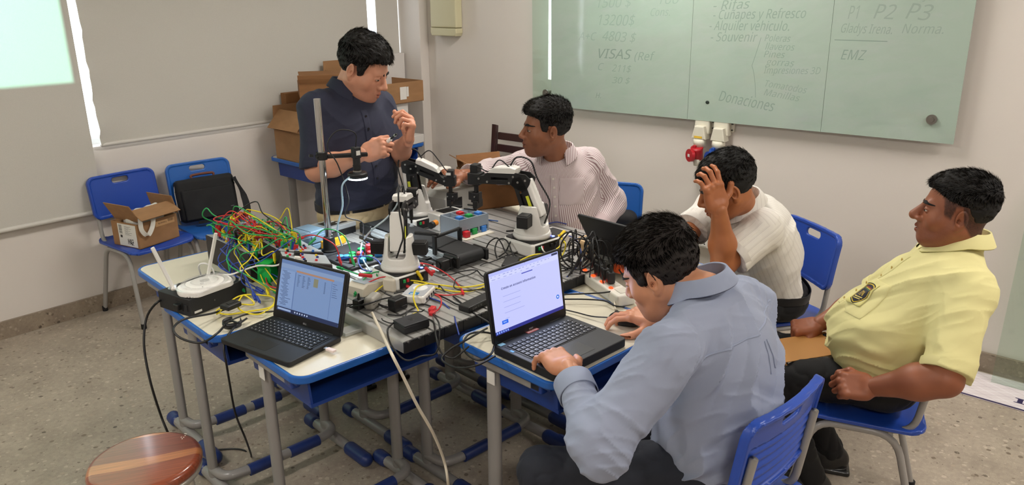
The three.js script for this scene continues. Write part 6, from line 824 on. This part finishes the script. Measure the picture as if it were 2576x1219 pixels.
  // ---- hair
  const mHair = M(H.hair ?? '#0d0a09', 0.8, { sheen: 0.25, sheenColor: new THREE.Color(0.3, 0.25, 0.2), sheenRoughness: 0.4 });
  const topT = H.top ?? 0.022, sideT = H.side ?? 0.008, thick = (x, y, z) => lerp(sideT, topT, clamp((y - 0.035) / 0.06, 0, 1)) + (H.quiff ?? 0) * clamp((y - 0.05) / 0.04, 0, 1) * clamp((z - 0.02) / 0.06, 0, 1);
  const capF = (x, y, z) => { const n = 0.0045 * (H.mess ?? 1) * (rough(x, y, z * 0.5, 110) - 0.5) + 0.005 * (H.mess ?? 1) * (rough(x, y, z * 0.6, 40) - 0.5); return smax(hp.skull(x, y, z) - thick(x, y, z) - n, (hl(z) - y + 0.004 * Math.sin(x * 240 + z * 170)) * 0.62, 0.008); };
  const hairG = [sdfMesh(capF, [-0.12, -0.12, -0.15], [0.12, 0.175, 0.16], 0.0042)];
  const root0 = () => { for (let k = 0; k < 30; k++) { const a = rr(0, 6.283), c = rr(-0.75, 1), s = Math.sqrt(1 - c * c); let p = [0.079 * s * Math.cos(a), 0.036 + 0.088 * c, -0.014 + 0.102 * s * Math.sin(a)]; if (p[1] < hl(p[2]) + 0.006) continue; const out = nz(sub(p, [0, 0.03, -0.012])); for (let q = 0; q < 10; q++) { const d = capF(...p) + 0.0015; if (Math.abs(d) < 0.0006) break; p = add(p, out, -d * 0.8); } return { p, out }; } return null; };
  const sweep = H.sweep ?? [0.3, 0.1, 0.9], flow = (p, r0, t) => { const up = clamp((r0.p[1] - 0.05) / 0.05, 0, 1), down = [r0.out[0] * 0.25, -1, r0.out[2] * 0.25 - 0.2]; let d = nz([lerp(down[0], sweep[0], up), lerp(down[1], sweep[1], up), lerp(down[2], sweep[2], up)]); const out = r0.out, k = dot(d, out); d = add(d, out, -k); return add(nz(d), out, 0.04 + (H.lift ?? 0.15) * up - 0.2 * t * (1 - up)); };
  hairG.push(strands(H.n ?? 5000, root0, flow, (r0) => lerp(sideT * 0.5 + 0.006, topT * 0.6 + 0.010, clamp((r0.p[1] - 0.03) / 0.06, 0, 1)) * (H.len ?? 1), 0.0009, 17 + o.base[0] * 100 | 0));
  obj('hair', mv(place(join(hairG), H.c, hf, hs)), mHair, root);
  for (const s of [-1, 1]) obj('eyebrow', mv(place(sdfMesh((x, y, z) => Math.min(Math.max(Math.hypot(Math.max(0, Math.max(s * 0.011 - s * x * s, 0)) , 0) + Math.abs(y - 0.0185 - 0.004 * Math.sin((s * x - 0.01) * 70)) - 0.0052 * clamp((0.062 - s * x) / 0.025, 0.3, 1), 0.010 - s * x, s * x - 0.056, Math.abs(hp.face(x, y, z)) - 0.0026, 0.05 - z), Math.min(cone(s * 0.02, 0.0035, 0.0925, 0.001, s * 0.033, 0.0058, 0.0948, 0.0013)(x, y, z), cone(s * 0.033, 0.0058, 0.0948, 0.0013, s * 0.048, 0.001, 0.087, 0.001)(x, y, z))), [-0.07, -0.01, 0.045], [0.07, 0.04, 0.12], 0.0021), H.c, hf, hs)), mHair, root);
  // ---- shirt
  const S = o.shirt, bf = frame(o.fwd, sub(J.neck, J.chest)), pf = frame(o.fwdLow ?? o.fwd, sub(J.chest, J.pelvis)), w = S.w ?? 1;
  const torso = [oell(J.chest, bf, [0.175 * w, 0.165, 0.118 * (S.deep ?? 1)]), oell(add(mid(J.chest, J.belly), bf.z, 0.0), bf, [0.17 * w, 0.15, 0.115 * (S.deep ?? 1)]), oell(J.belly, pf, [0.168 * w, 0.14, (S.belly ?? 0.125)]), oell(mid(J.belly, J.pelvis, 0.6), pf, [0.17 * w, 0.11, (S.hip ?? 0.122)]), capsule(J.Lsh, 0.06, J.Rsh, 0.06), capsule(add(J.neck, bf.y, -0.055), 0.062, mid(J.neck, J.Lsh, 0.8), 0.05), capsule(add(J.neck, bf.y, -0.055), 0.062, mid(J.neck, J.Rsh, 0.8), 0.05)];
  const torsoF = union(torso, 0.06), sleeves = [], cuffs = [];
  for (const s of ['L', 'R']) { const A = o[s + 'arm']; if (!A || !A.sleeve) continue; const sh = J[s + 'sh'], el = J[s + 'el'], wr = J[s + 'wr'], q = A.sleeve, r = S.arm ?? 0.058, d1 = nz(sub(el, sh)), d2 = nz(sub(wr, el));
    if (q <= 1) { const e = mid(sh, el, q), f = clip(capsule(sh, r, add(e, d1, 0.05), r * (S.flare ?? 1.0)), e, d1); sleeves.push({ f, a: sh, d: d1 }); cuffs.push({ p: e, d: d1, r: r * (S.flare ?? 1), tr: (x, y, z) => f(x, y, z) }); }
    else { const e = mid(el, wr, q - 1), up = capsule(sh, r, el, r * 0.92), lw = clip(capsule(el, r * 0.92, add(e, d2, 0.04), S.cuffR ?? 0.04), e, d2); sleeves.push({ f: up, a: sh, d: d1 }, { f: lw, a: el, d: d2 }); cuffs.push({ p: e, d: d2, r: (S.cuffR ?? 0.04), long: 1 }); } }
  const W0 = S.wr ?? 1, hemP = add(J.pelvis, pf.y, S.hem ?? 0.0), sl = sleeves.map((q) => q.f);
  const crease = (a, b, c, k) => Math.max(0, ridge(a, b, c) - k) / (1 - k);
  const wrinkle = (x, y, z) => {
    const p = [x - J.pelvis[0], y - J.pelvis[1], z - J.pelvis[2]], a = dot(p, bf.x), b = dot(p, bf.y), c = dot(p, bf.z), wob = 0.06 * rough(x, y, z, 5);
    const m = clamp(rough(x, y, z, 3.5) * 2 - 0.5, 0, 1), d1 = a * 0.78 + b * 0.62 + wob, d2 = -a * 0.55 + b * 0.83 + c * 0.4 + wob;
    let d = 0.004 - 0.009 * m * crease(d1 * 15, (b - a) * 3.2, c * 6, 0.45) - 0.009 * (1 - m) * crease(d2 * 14, (a + c) * 3, b * 3, 0.5) - 0.0016 * crease(d2 * 34, d1 * 8, c * 12, 0.4);
    d -= 0.010 * Math.exp(-(((b - 0.09) / 0.08) ** 2)) * crease(a * 5 + c * 4, b * 26 + 3 * rough(x, y, z, 5), c * 5, 0.35);
    for (const s of ['L', 'R']) { const e = J[s + 'el'], h = J[s + 'sh']; if (!e || !o[s + 'arm']?.sleeve) continue; const q = Math.hypot(x - e[0], y - e[1], z - e[2]), r = Math.hypot(x - h[0], y - h[1], z - h[2]); if (q < 0.15 && o[s + 'arm'].sleeve > 1) { const t = (x - e[0]) * (e[0] - h[0]) + (y - e[1]) * (e[1] - h[1]) + (z - e[2]) * (e[2] - h[2]); d -= 0.011 * (1 - q / 0.15) * crease(t * 110, (x + z) * 7, y * 7, 0.3); } if (r < 0.16) d -= 0.006 * (1 - r / 0.16) * crease((a + b) * 22, (a - b) * 5, c * 8, 0.4); }
    return d * W0; };
  const shirtRaw = (x, y, z) => { let d = torsoF(x, y, z); for (const f of sl) d = smin(d, f(x, y, z), 0.035); return d; };
  const neckCut = capsule(add(J.neck, hf.y, 0.2), 0.066, add(J.neck, bf.y, -0.005), 0.064);
  const shirtF = (x, y, z) => { let d = shirtRaw(x, y, z); if (d > 0.05) return d; d += wrinkle(x, y, z); d = smax(d, -neckCut(x, y, z), 0.006); return smax(d, -((x - hemP[0]) * pf.y[0] + (y - hemP[1]) * pf.y[1] + (z - hemP[2]) * pf.y[2]), 0.004); };
  const [slo, shi] = bounds([J.chest, J.belly, J.pelvis, J.Lsh, J.Rsh, ...['L', 'R'].flatMap((s) => (o[s + 'arm']?.sleeve ? [J[s + 'el'], o[s + 'arm'].sleeve > 1 ? J[s + 'wr'] : J[s + 'el']] : []))], 0.25);
  let sg = sdfMesh(shirtF, slo, shi, S.cell ?? 0.0065).toNonIndexed();
  { const p = sg.attributes.position, uv = new Float32Array(p.count * 2), ax = nz(sub(J.neck, J.pelvis)), parts = [{ a: J.pelvis, d: ax, f: torsoF }, ...sleeves];
    for (let t = 0; t < p.count; t += 3) { const c = [0, 1, 2].map((k) => (p.getComponent(t, k) + p.getComponent(t + 1, k) + p.getComponent(t + 2, k)) / 3); let b = parts[0], bd = parts[0].f(...c) - 0.004; for (const q of parts.slice(1)) { const d = q.f(...c); if (d < bd) { bd = d; b = q; } } const ref = nz(cross(b.d, Math.abs(dot(b.d, bf.z)) > 0.9 ? bf.x : bf.z)), r2 = cross(b.d, ref), R0 = b === parts[0] ? 0.16 : 0.056; let a0 = null; for (let k = 0; k < 3; k++) { const q = sub([p.getX(t + k), p.getY(t + k), p.getZ(t + k)], b.a); let a = Math.atan2(dot(q, r2), dot(q, ref)); if (a0 === null) a0 = a; else { if (a - a0 > Math.PI) a -= 2 * Math.PI; if (a - a0 < -Math.PI) a += 2 * Math.PI; } uv[(t + k) * 2] = a * R0; uv[(t + k) * 2 + 1] = dot(q, b.d); } }
    sg.setAttribute('uv', new THREE.Float32BufferAttribute(uv, 2)); }
  const shirt = obj('shirt', mv(sg), S.m, root); const trim = S.trim ?? S.m;
  // hems and cuffs
  for (const c of cuffs) { const ref = nz(cross(c.d, [0.3, 0.9, 0.2])), r2 = cross(c.d, ref), n = 36, pos = [], idx = [], L = c.long ? 0.055 : 0.026; for (let i = 0; i < n; i++) { const a = i / n * 6.283, d = add(ref.map((k) => k * Math.cos(a)), r2, Math.sin(a)); let rad = c.r + 0.05; for (let k = 0; k < 40; k++) { const q = shirtRaw(...add(add(c.p, c.d, -L * 0.6), d, rad)); if (q < 0.002) break; rad -= Math.max(q * 0.7, 0.0006); if (rad < c.r * 0.7) break; } rad = Math.min(rad, c.r * 1.45); for (const [h, k] of [[-L, 0.0005], [-L, 0.0035], [0.002, 0.0035], [0.002, -0.003]]) pos.push(...add(add(c.p, c.d, h), d, rad + k)); for (let k = 0; k < 3; k++) { const A = i * 4 + k, Bq = ((i + 1) % n) * 4 + k; idx.push(A, Bq, A + 1, Bq, Bq + 1, A + 1); } } const g = new THREE.BufferGeometry(); g.setAttribute('position', new THREE.Float32BufferAttribute(pos, 3)); g.setIndex(idx); g.computeVertexNormals(); obj(c.long ? 'cuff' : 'sleeve_hem', mv(g), c.long && S.cuff ? S.cuff : trim, shirt); }
  // collar: a stand around the neck and leaves folded over it
  { const C = o.collar ?? {}, up = nz(add(add([0, 0, 0], hf.y, 0.45), bf.y, 0.55)), cf = frame(bf.z, up), o0 = add(J.neck, cf.y, C.lift ?? 0.026), n = 56, open = R(C.open ?? 16), pos = [], idx = [];
    for (let i = 0; i <= n; i++) { const a = -Math.PI + open + (i / n) * (2 * Math.PI - 2 * open), back = Math.cos(a) * 0.5 + 0.5, dx = Math.sin(a), dz = -Math.cos(a), tip = clamp((Math.abs(a) - 1.5) / 1.3, 0, 1), rx = (C.r ?? 0.072), rz = rx * 1.04, fall = 0.04 + 0.032 * tip; const pr = [[rx - 0.002, -0.03 - 0.02 * tip], [rx - 0.004, 0.026 + 0.012 * back - 0.012 * tip], [rx + 0.003, 0.029 + 0.012 * back - 0.012 * tip], [rx + 0.026 + 0.012 * tip, 0.029 + 0.012 * back - 0.012 * tip - fall], [rx + 0.023 + 0.012 * tip, 0.026 + 0.012 * back - 0.012 * tip - fall - 0.002], [rx + 0.001, 0.016 + 0.012 * back - 0.014 * tip]]; for (const [r, h] of pr) pos.push(...add(add(add(o0, cf.x, dx * r), cf.z, dz * r * (rz / rx)), cf.y, h)); if (i) for (let k = 0; k < 5; k++) { const A = (i - 1) * 6 + k; idx.push(A, A + 1, A + 6, A + 1, A + 7, A + 6); } }
    const g = new THREE.BufferGeometry(); g.setAttribute('position', new THREE.Float32BufferAttribute(pos, 3)); g.setAttribute('uv', new THREE.Float32BufferAttribute(pos.flatMap((k, i) => (i % 3 === 0 ? [pos[i], pos[i + 1]] : [])), 2)); g.setIndex(idx); g.computeVertexNormals(); obj('collar', mv(g), S.collarM ?? trim, shirt); }
  if (S.placket) { const a = add(add(J.neck, bf.y, -0.06), bf.z, 0.2), b = add(add(J.belly, pf.y, S.plEnd ?? -0.03), pf.z, 0.28), L = len(sub(b, a)), uy = nz(sub(b, a)), ux = nz(cross(uy, bf.z)); obj('placket', mv(patch(shirtF, mid(a, b), ux, uy, bf.z.map((k) => -k), 0.03, L, 3, 40, 0.0022)), S.m === S.trim || !S.trim ? S.m : trim, shirt); for (let i = 0; i < 6; i++) { let p = mid(a, b, 0.08 + i * 0.165); for (let k = 0; k < 80; k++) { const q = shirtF(...p) - 0.004; if (q < 0.0005) break; p = add(p, bf.z, -Math.max(q * 0.7, 0.0005)); } obj('button', mv(place(cyl(0.0052, 0.0052, 0.002, 0, 0, 0, Math.PI / 2, 0, 0, 12), p, bf)), S.button ?? mButton, shirt); } }
  if (o.extra) o.extra({ root, shirt, shirtF, bf, pf, J, mv, patch });
  // ---- trousers and shoes
  const P = o.pants; if (P) {
    const list = [oell(J.pelvis, pf, [0.165 * w, 0.115, (P.deep ?? 0.125)])], pts = [J.pelvis]; for (const s of ['L', 'R']) { if (!J[s + 'kn']) continue; const hip = J[s + 'hip'] ?? add(J.pelvis, pf.x, s === 'L' ? 0.085 : -0.085); list.push(capsule(hip, 0.092, J[s + 'kn'], 0.066), capsule(J[s + 'kn'], 0.064, J[s + 'an'], 0.052)); pts.push(hip, J[s + 'kn'], J[s + 'an']); }
    const f0 = union(list, 0.035), topP = add(J.pelvis, pf.y, P.top ?? 0.075), f = (x, y, z) => { let d = f0(x, y, z); if (d > 0.05) return d; d += 0.006 * ridge(x * 10, y * 12, z * 10) ** 2 + 0.0045 * ridge(x * 24, y * 24, z * 24) ** 2 - 0.003; for (const s of ['L', 'R']) { const k = J[s + 'kn']; if (k) { const q = Math.hypot(x - k[0], y - k[1], z - k[2]); if (q < 0.14) d += 0.006 * (1 - q / 0.14) * ridge(x * 30, y * 30, z * 30); } } d = smax(d, (x - topP[0]) * pf.y[0] + (y - topP[1]) * pf.y[1] + (z - topP[2]) * pf.y[2], 0.004); return d; };
    const [a, b] = bounds(pts, 0.14); const tr = obj('trousers', mv(sdfMesh(f, a, b, 0.0085)), P.m, root);
    if (P.belt) { const n = 48, pos = [], idx = []; for (let i = 0; i < n; i++) { const t = i / n * 6.283, d = add(pf.x.map((k) => k * Math.cos(t)), pf.z, Math.sin(t)); const c = add(topP, pf.y, -0.02); let rad = 0.26; for (let k = 0; k < 60; k++) { const q = f0(...add(c, d, rad)); if (q < 0.004) break; rad -= Math.max(q * 0.7, 0.0006); } for (const [h, k] of [[-0.018, 0], [-0.018, 0.004], [0.018, 0.004], [0.018, 0]]) pos.push(...add(add(c, pf.y, h), d, rad + k)); for (let k = 0; k < 3; k++) { const A = i * 4 + k, Bq = ((i + 1) % n) * 4 + k; idx.push(A, A + 1, Bq, Bq, A + 1, Bq + 1); } } const g = new THREE.BufferGeometry(); g.setAttribute('position', new THREE.Float32BufferAttribute(pos, 3)); g.setIndex(idx); g.computeVertexNormals(); obj('belt', mv(g), mBelt, tr); if (P.loops) for (const t of P.loops) { const d = add(pf.x.map((k) => k * Math.cos(t)), pf.z, Math.sin(t)); const c = add(topP, pf.y, -0.02); let rad = 0.26; for (let k = 0; k < 60; k++) { const q = f0(...add(c, d, rad)); if (q < 0.008) break; rad -= Math.max(q * 0.7, 0.0006); } obj('belt_loop', mv(place(rbox(0.012, 0.05, 0.004, 0.001), add(c, d, rad), frame(d, pf.y))), P.m, tr); } }
    for (const s of ['L', 'R']) { const an = J[s + 'an'], tw = J[s + 'toe']; if (!an || !tw) continue; const d = nz([tw[0] - an[0], 0, tw[2] - an[2]]), g = sdfMesh((x, y, z) => { const q = sub([x, y, z], [an[0], 0, an[2]]), u = dot(q, d), v = q[0] * -d[2] + q[2] * d[0]; const up = smin(ellip([0.13, 0.03, 0], [0.10, 0.05, 0.046])(u, y, v), ellip([0.01, 0.05, 0], [0.085, 0.07, 0.042])(u, y, v), 0.05); return smin(smax(up, 0.012 - y, 0.004), sbox([0.075, 0.01, 0], [0.155, 0.011, 0.043], 0.008)(u, y, v), 0.003); }, [an[0] - 0.26, -0.01, an[2] - 0.26], [an[0] + 0.26, 0.14, an[2] + 0.26], 0.008); obj('shoe', mv(g), P.shoe ?? M('#131214', 0.35, { clearcoat: 0.3 }), root); }
  }
  return root;
}
const stripeTex = (n, fn, per) => { const t = data(n, 4, (x) => fn(x / n)); t.repeat.set(1 / per, 1); return t; };
const cloth = (color, o = {}) => M(color, 0.82, { sheen: 0.3, sheenRoughness: 0.6, sheenColor: new THREE.Color(0.3, 0.3, 0.3), ...o });
const mStripe = cloth('#ffffff', { map: stripeTex(32, (x) => (x < 0.4 ? [150, 122, 126] : [214, 204, 204]), 0.0085) });
const mPin = cloth('#ffffff', { map: stripeTex(64, (x) => (x < 0.06 || (x > 0.16 && x < 0.2) ? [198, 192, 186] : [226, 222, 215]), 0.02) });
const mNavy = cloth('#22253a'), mGrey = cloth('#9aa3ba'), mYellowShirt = cloth('#e4dc9e'), mGreyTrim = cloth('#98a2ba');

person({ label: 'standing man in a navy shirt and khaki trousers, studying a small part in his hands', base: [-0.74, -3.46], skin: '#c98f74', stubble: 0.12, fwd: [0.66, 0, 0.75],
  j: { neck: [-0.728, 1.40, -3.455], chest: [-0.73, 1.25, -3.43], belly: [-0.705, 1.05, -3.41], pelvis: [-0.735, 0.87, -3.45], Rsh: [-0.85, 1.345, -3.34], Lsh: [-0.61, 1.325, -3.565], Rel: [-0.845, 1.095, -3.25], Rwr: [-0.615, 1.19, -3.13], Lel: [-0.535, 1.10, -3.50], Lwr: [-0.447, 1.222, -3.29], Rkn: [-0.80, 0.47, -3.42], Ran: [-0.83, 0.09, -3.47], Rtoe: [-0.74, 0, -3.35], Lkn: [-0.67, 0.47, -3.53], Lan: [-0.68, 0.09, -3.57], Ltoe: [-0.6, 0, -3.46] },
  head: { c: [-0.645, 1.515, -3.425], f: [0.84, -0.48, 0.24], u: [0.25, 1, 0.1], s: 1.06, wide: 1.06, jowl: 0.55, nose: 1.05, eyes: 0.45, top: 0.024, side: 0.014, hair: '#0b0908', sweep: [0.25, -0.15, 0.95], lift: 0.2, mess: 1.3 },
  Rarm: { pose: 'pinch', dir: [0.88, 0.32, 0.05], back: [-0.05, 0.45, 0.9], sleeve: 0.97, fat: 1.12 }, Larm: { pose: 'pinch', dir: [0.2, 0.85, 0.3], back: [0.9, 0.05, -0.3], sleeve: 0.97, fat: 1.05 },
  shirt: { m: mNavy, w: 1.1, deep: 1.22, belly: 0.165, hip: 0.15, arm: 0.07, placket: true, button: M('#15161f', 0.4), hem: 0.035 }, collar: { open: 20 },
  pants: { m: cloth('#b7a27e'), belt: true, top: 0.055, deep: 0.145, loops: [1.0, 2.2] } });
person({ label: 'seated man in a long-sleeved pink-striped shirt, in profile, reaching towards the cardboard box', base: [0.28, -3.62], skin: '#8f5a3e', stubble: 0.2, fwd: [-0.25, 0, 0.97],
  j: { neck: [0.215, 1.085, -3.54], chest: [0.225, 0.955, -3.57], belly: [0.25, 0.80, -3.57], pelvis: [0.29, 0.60, -3.66], Rsh: [0.065, 1.025, -3.60], Lsh: [0.37, 1.045, -3.60], Rel: [-0.12, 0.955, -3.76], Rwr: [-0.235, 1.0, -3.56], Lel: [0.495, 0.845, -3.63], Lwr: [0.40, 0.745, -3.45], Lkn: [0.20, 0.50, -3.36], Lan: [0.22, 0.09, -3.40], Ltoe: [0.2, 0, -3.3], Rkn: [0.04, 0.50, -3.42], Ran: [0.04, 0.09, -3.46], Rtoe: [0, 0, -3.35] },
  head: { c: [0.158, 1.24, -3.45], f: [-0.97, -0.02, 0.2], u: [0.02, 1, 0], s: 1.0, nose: 1.0, jowl: 0.1, top: 0.02, side: 0.008, hair: '#0a0807', sweep: [0.1, 0.5, 0.75], quiff: 0.012, lift: 0.5 },
  Rarm: { pose: 'flat', dir: [-0.8, 0.1, 0.45], back: [0.1, 0.95, 0.2], sleeve: 1.75 }, Larm: { pose: 'flat', dir: [-0.5, -0.1, 0.8], back: [0.2, 0.95, 0.1], sleeve: 1.9 },
  shirt: { m: mStripe, w: 1.02, deep: 1.1, belly: 0.15, arm: 0.066, placket: true, hem: -0.02, wr: 1.5 }, collar: { open: 36 },
  pants: { m: cloth('#1b1b1f') }, extra: ({ shirt, shirtF, bf, J, mv }) => { obj('chest_pocket', mv(patch(shirtF, add(add(add(J.chest, bf.x, 0.085), bf.y, -0.01), bf.z, 0.25), bf.x, bf.y, bf.z.map((k) => -k), 0.11, 0.12, 10, 10, 0.0022)), mStripe, shirt); } });
person({ label: 'seated man in a white pinstriped short-sleeved shirt, head resting in his hand', base: [1.15, -3.14], skin: '#a8673f', stubble: 0.2, fwd: [-0.95, -0.25, 0.12], fwdLow: [-0.95, 0, 0.15],
  j: { neck: [0.95, 0.975, -3.03], chest: [1.055, 0.845, -3.10], belly: [1.095, 0.71, -3.12], pelvis: [1.17, 0.555, -3.15], Lsh: [1.01, 0.915, -2.915], Rsh: [0.90, 0.92, -3.25], Lel: [0.838, 0.803, -2.84], Lwr: [0.79, 1.03, -2.80], Rel: [0.75, 0.83, -3.12], Rwr: [0.70, 0.80, -2.95], Lkn: [0.80, 0.50, -2.98], Lan: [0.84, 0.09, -3.0], Ltoe: [0.7, 0, -2.95], Rkn: [0.80, 0.50, -3.22], Ran: [0.84, 0.09, -3.26], Rtoe: [0.7, 0, -3.24] },
  head: { c: [0.852, 1.09, -2.94], f: [-0.9, -0.42, -0.1], u: [-0.4, 0.9, 0], s: 1.04, nose: 1, top: 0.02, side: 0.01, hair: '#0a0908', sweep: [0.2, -0.1, 0.95] },
  Larm: { pose: 'head', dir: [-0.28, 0.94, -0.15], back: [0.25, 0.15, 0.95], sleeve: 0.8, fat: 1.15, s: 1.08 }, Rarm: { pose: 'flat', dir: [-0.6, -0.1, 0.75], back: [0, 1, 0], sleeve: 0.8 },
  shirt: { m: mPin, w: 1.0, deep: 1.1, belly: 0.14, hip: 0.108, arm: 0.068, flare: 1.12, hem: 0.05, wr: 1.6 }, pants: { m: cloth('#141417'), belt: true, top: 0.06 } });
person({ label: 'man in a grey-blue long-sleeved shirt seen from behind, typing on the laptop', base: [0.585, -1.86], skin: '#c98c6a', stubble: 0.05, fwd: [-0.75, -0.2, -0.63], fwdLow: [-0.72, 0, -0.69],
  j: { neck: [0.525, 1.035, -1.955], chest: [0.59, 0.87, -1.92], belly: [0.585, 0.70, -1.885], pelvis: [0.565, 0.545, -1.885], Lsh: [0.395, 0.955, -1.745], Rsh: [0.69, 0.94, -2.08], Lel: [0.215, 0.765, -1.63], Lwr: [0.150, 0.83, -1.905], Rel: [0.76, 0.765, -2.27], Rwr: [0.475, 0.812, -2.275], Lkn: [0.075, 0.53, -1.86], Lan: [0.12, 0.09, -1.86], Ltoe: [0.02, 0, -1.95], Rkn: [0.30, 0.53, -2.12], Ran: [0.36, 0.09, -2.14], Rtoe: [0.25, 0, -2.25] },
  head: { c: [0.415, 1.075, -2.02], f: [-0.74, -0.5, -0.44], u: [-0.35, 0.9, -0.2], s: 1.02, wide: 1.02, nose: 0.95, jowl: 0.3, top: 0.03, side: 0.015, hair: '#1d1613', sweep: [0.35, -0.1, 0.9], n: 6000, mess: 1.2, lift: 0.2 },
  Larm: { pose: 'type', dir: [-0.42, 0.02, -0.9], back: [0.0, 1, 0.05], s: 1.06, sleeve: 1.8 }, Rarm: { pose: 'mouse', dir: [-0.9, 0.02, -0.4], back: [0.05, 1, 0.1], sleeve: 1.86 },
  shirt: { m: mGrey, w: 1.04, deep: 1.12, belly: 0.145, hip: 0.14, arm: 0.07, cuff: mGreyTrim, trim: mGreyTrim, cuffR: 0.045, hem: -0.04, wr: 2.0, cell: 0.006 }, collar: { open: 24, r: 0.07 },
  pants: { m: cloth('#20242f') }, extra: ({ shirt, shirtF, bf, J, mv }) => { const B = add(add(J.neck, bf.y, -0.1), bf.z, -0.3); obj('yoke_seam', mv(patch(shirtF, B, bf.x, bf.y, bf.z, 0.40, 0.004, 40, 1, 0.0018)), mGreyTrim, shirt); for (const s of [-1, 1]) obj('box_pleat', mv(patch(shirtF, add(add(B, bf.x, s * 0.012), bf.y, -0.075), nz(add(bf.x, bf.y, s * 0.14)), nz(add(bf.y, bf.x, -s * 0.14)), bf.z, 0.0035, 0.09, 1, 16, 0.0022)), mGreyTrim, shirt); } });
const badgeTex = canvas(256, 320, (g) => { g.fillStyle = '#ded68a'; g.fillRect(0, 0, 256, 320); const sh = (k, c) => { g.fillStyle = c; g.beginPath(); g.moveTo(128 - 110 * k, 160 - 130 * k); g.quadraticCurveTo(128, 160 - 175 * k, 128 + 110 * k, 160 - 130 * k); g.lineTo(128 + 118 * k, 160 + 30 * k); g.quadraticCurveTo(128 + 90 * k, 160 + 110 * k, 128, 160 + 155 * k); g.quadraticCurveTo(128 - 90 * k, 160 + 110 * k, 128 - 118 * k, 160 + 30 * k); g.closePath(); g.fill(); }; sh(1, '#1d1c26'); sh(0.92, '#d8b92e'); sh(0.84, '#23222e'); g.fillStyle = '#8c2a2c'; g.fillRect(60, 62, 136, 12); g.fillStyle = '#c9a72c'; g.fillRect(56, 76, 144, 12); g.fillStyle = '#3d6a3c'; g.fillRect(52, 90, 152, 12); g.fillStyle = '#b59a3a'; g.fillRect(84, 130, 90, 60); g.fillStyle = '#23222e'; g.fillRect(100, 142, 24, 48); g.fillRect(140, 120, 14, 70); g.fillStyle = '#d9c56a'; g.fillRect(64, 206, 128, 14); g.fillRect(80, 232, 96, 12); });
person({ label: 'man in a yellow short-sleeved shirt with a badge, sitting sideways with a folder', base: [1.29, -2.38], skin: '#94583c', stubble: 0.18, fwd: [-0.94, 0.12, -0.3],
  j: { neck: [1.445, 1.03, -2.345], chest: [1.39, 0.865, -2.345], belly: [1.255, 0.725, -2.36], pelvis: [1.29, 0.56, -2.38], Lsh: [1.395, 0.935, -2.175], Rsh: [1.485, 0.935, -2.51], Lel: [1.288, 0.715, -2.04], Lwr: [1.13, 0.635, -2.14], Rel: [1.32, 0.70, -2.66], Rwr: [1.145, 0.64, -2.61], Lkn: [0.92, 0.515, -2.44], Lan: [1.12, 0.09, -2.45], Ltoe: [1.0, 0, -2.5], Rkn: [1.0, 0.515, -2.66], Ran: [1.26, 0.09, -2.63], Rtoe: [1.12, 0, -2.68] },
  head: { c: [1.412, 1.155, -2.33], f: [-0.87, 0.03, -0.46], u: [0.05, 1, 0], s: 0.98, wide: 1.02, jowl: 0.35, nose: 1.3, top: 0.016, side: 0.003, quiff: 0.008, fade: true, hair: '#0c0a0a', sweep: [0.15, 0.35, 0.85], lift: 0.35, line: [[-0.12, -0.05], [-0.06, -0.03], [-0.03, 0.02], [-0.012, 0.03], [0.02, 0.036], [0.046, 0.056], [0.07, 0.07], [0.12, 0.072]] },
  Larm: { pose: 'fist', dir: [-0.93, 0.02, -0.15], back: [0.1, 0.65, 0.75], sleeve: 0.92, fat: 1.22, s: 1.06 }, Rarm: { pose: 'fist', dir: [-0.95, -0.2, -0.05], back: [-0.2, 0.95, 0.2], sleeve: 0.8, fat: 1.1 },
  shirt: { m: mYellowShirt, w: 1.04, deep: 1.2, belly: 0.175, hip: 0.15, arm: 0.066, flare: 1.06, placket: true, button: M('#c9a94a', 0.35), plEnd: 0.07, hem: 0.0, wr: 1.5, cell: 0.006 }, collar: { open: 14, r: 0.074 },
  pants: { m: cloth('#131316') }, extra: ({ shirt, shirtF, bf, J, mv }) => { const p = add(add(add(J.chest, bf.x, 0.09), bf.y, -0.04), bf.z, 0.26), d = nz(add(bf.z.map((k) => -k), bf.x, -0.35)); obj('chest_pocket', mv(patch(shirtF, p, bf.x, bf.y, d, 0.11, 0.12, 12, 12, 0.0022)), mYellowShirt, shirt); obj('badge', mv(patch(shirtF, add(add(p, bf.x, -0.015), bf.y, 0.01), bf.x, bf.y, d, 0.062, 0.078, 10, 12, 0.006)), M('#ffffff', 0.7, { map: badgeTex }), shirt); } });
{
  const t = thing('folder', 'tan card folder with paper edges on the lap of the man in yellow', 'folder', [1.06, 0.588, -2.50], R(8)); t.rotation.z = R(5);
  obj('cover', [rbox(0.24, 0.003, 0.17, 0.001, 0, 0.013, 0), rbox(0.24, 0.003, 0.17, 0.001, 0, 0.0, 0), rbox(0.003, 0.016, 0.17, 0.001, -0.119, 0.0065, 0)], M('#c08a4c', 0.6), t); obj('paper_block', box(0.225, 0.010, 0.16, 0.004, 0.0065, 0), M('#e6dfd0', 0.8), t);
  const k = thing('small_part', 'tiny white and black part held between the fingers of the man in navy', 'part', [-0.505, 1.245, -3.14], R(-20)); k.rotation.z = R(38); obj('shaft', rod([0, 0, 0], [0.045, 0, 0], 0.004, 10), mBlk, k); obj('tip', rod([-0.012, 0, 0], [0.008, 0, 0], 0.008, 12), mWht, k); obj('ring', rod([0.03, 0, 0], [0.036, 0, 0], 0.006, 12), mMetal, k);
}
renderer.render(scene, camera);
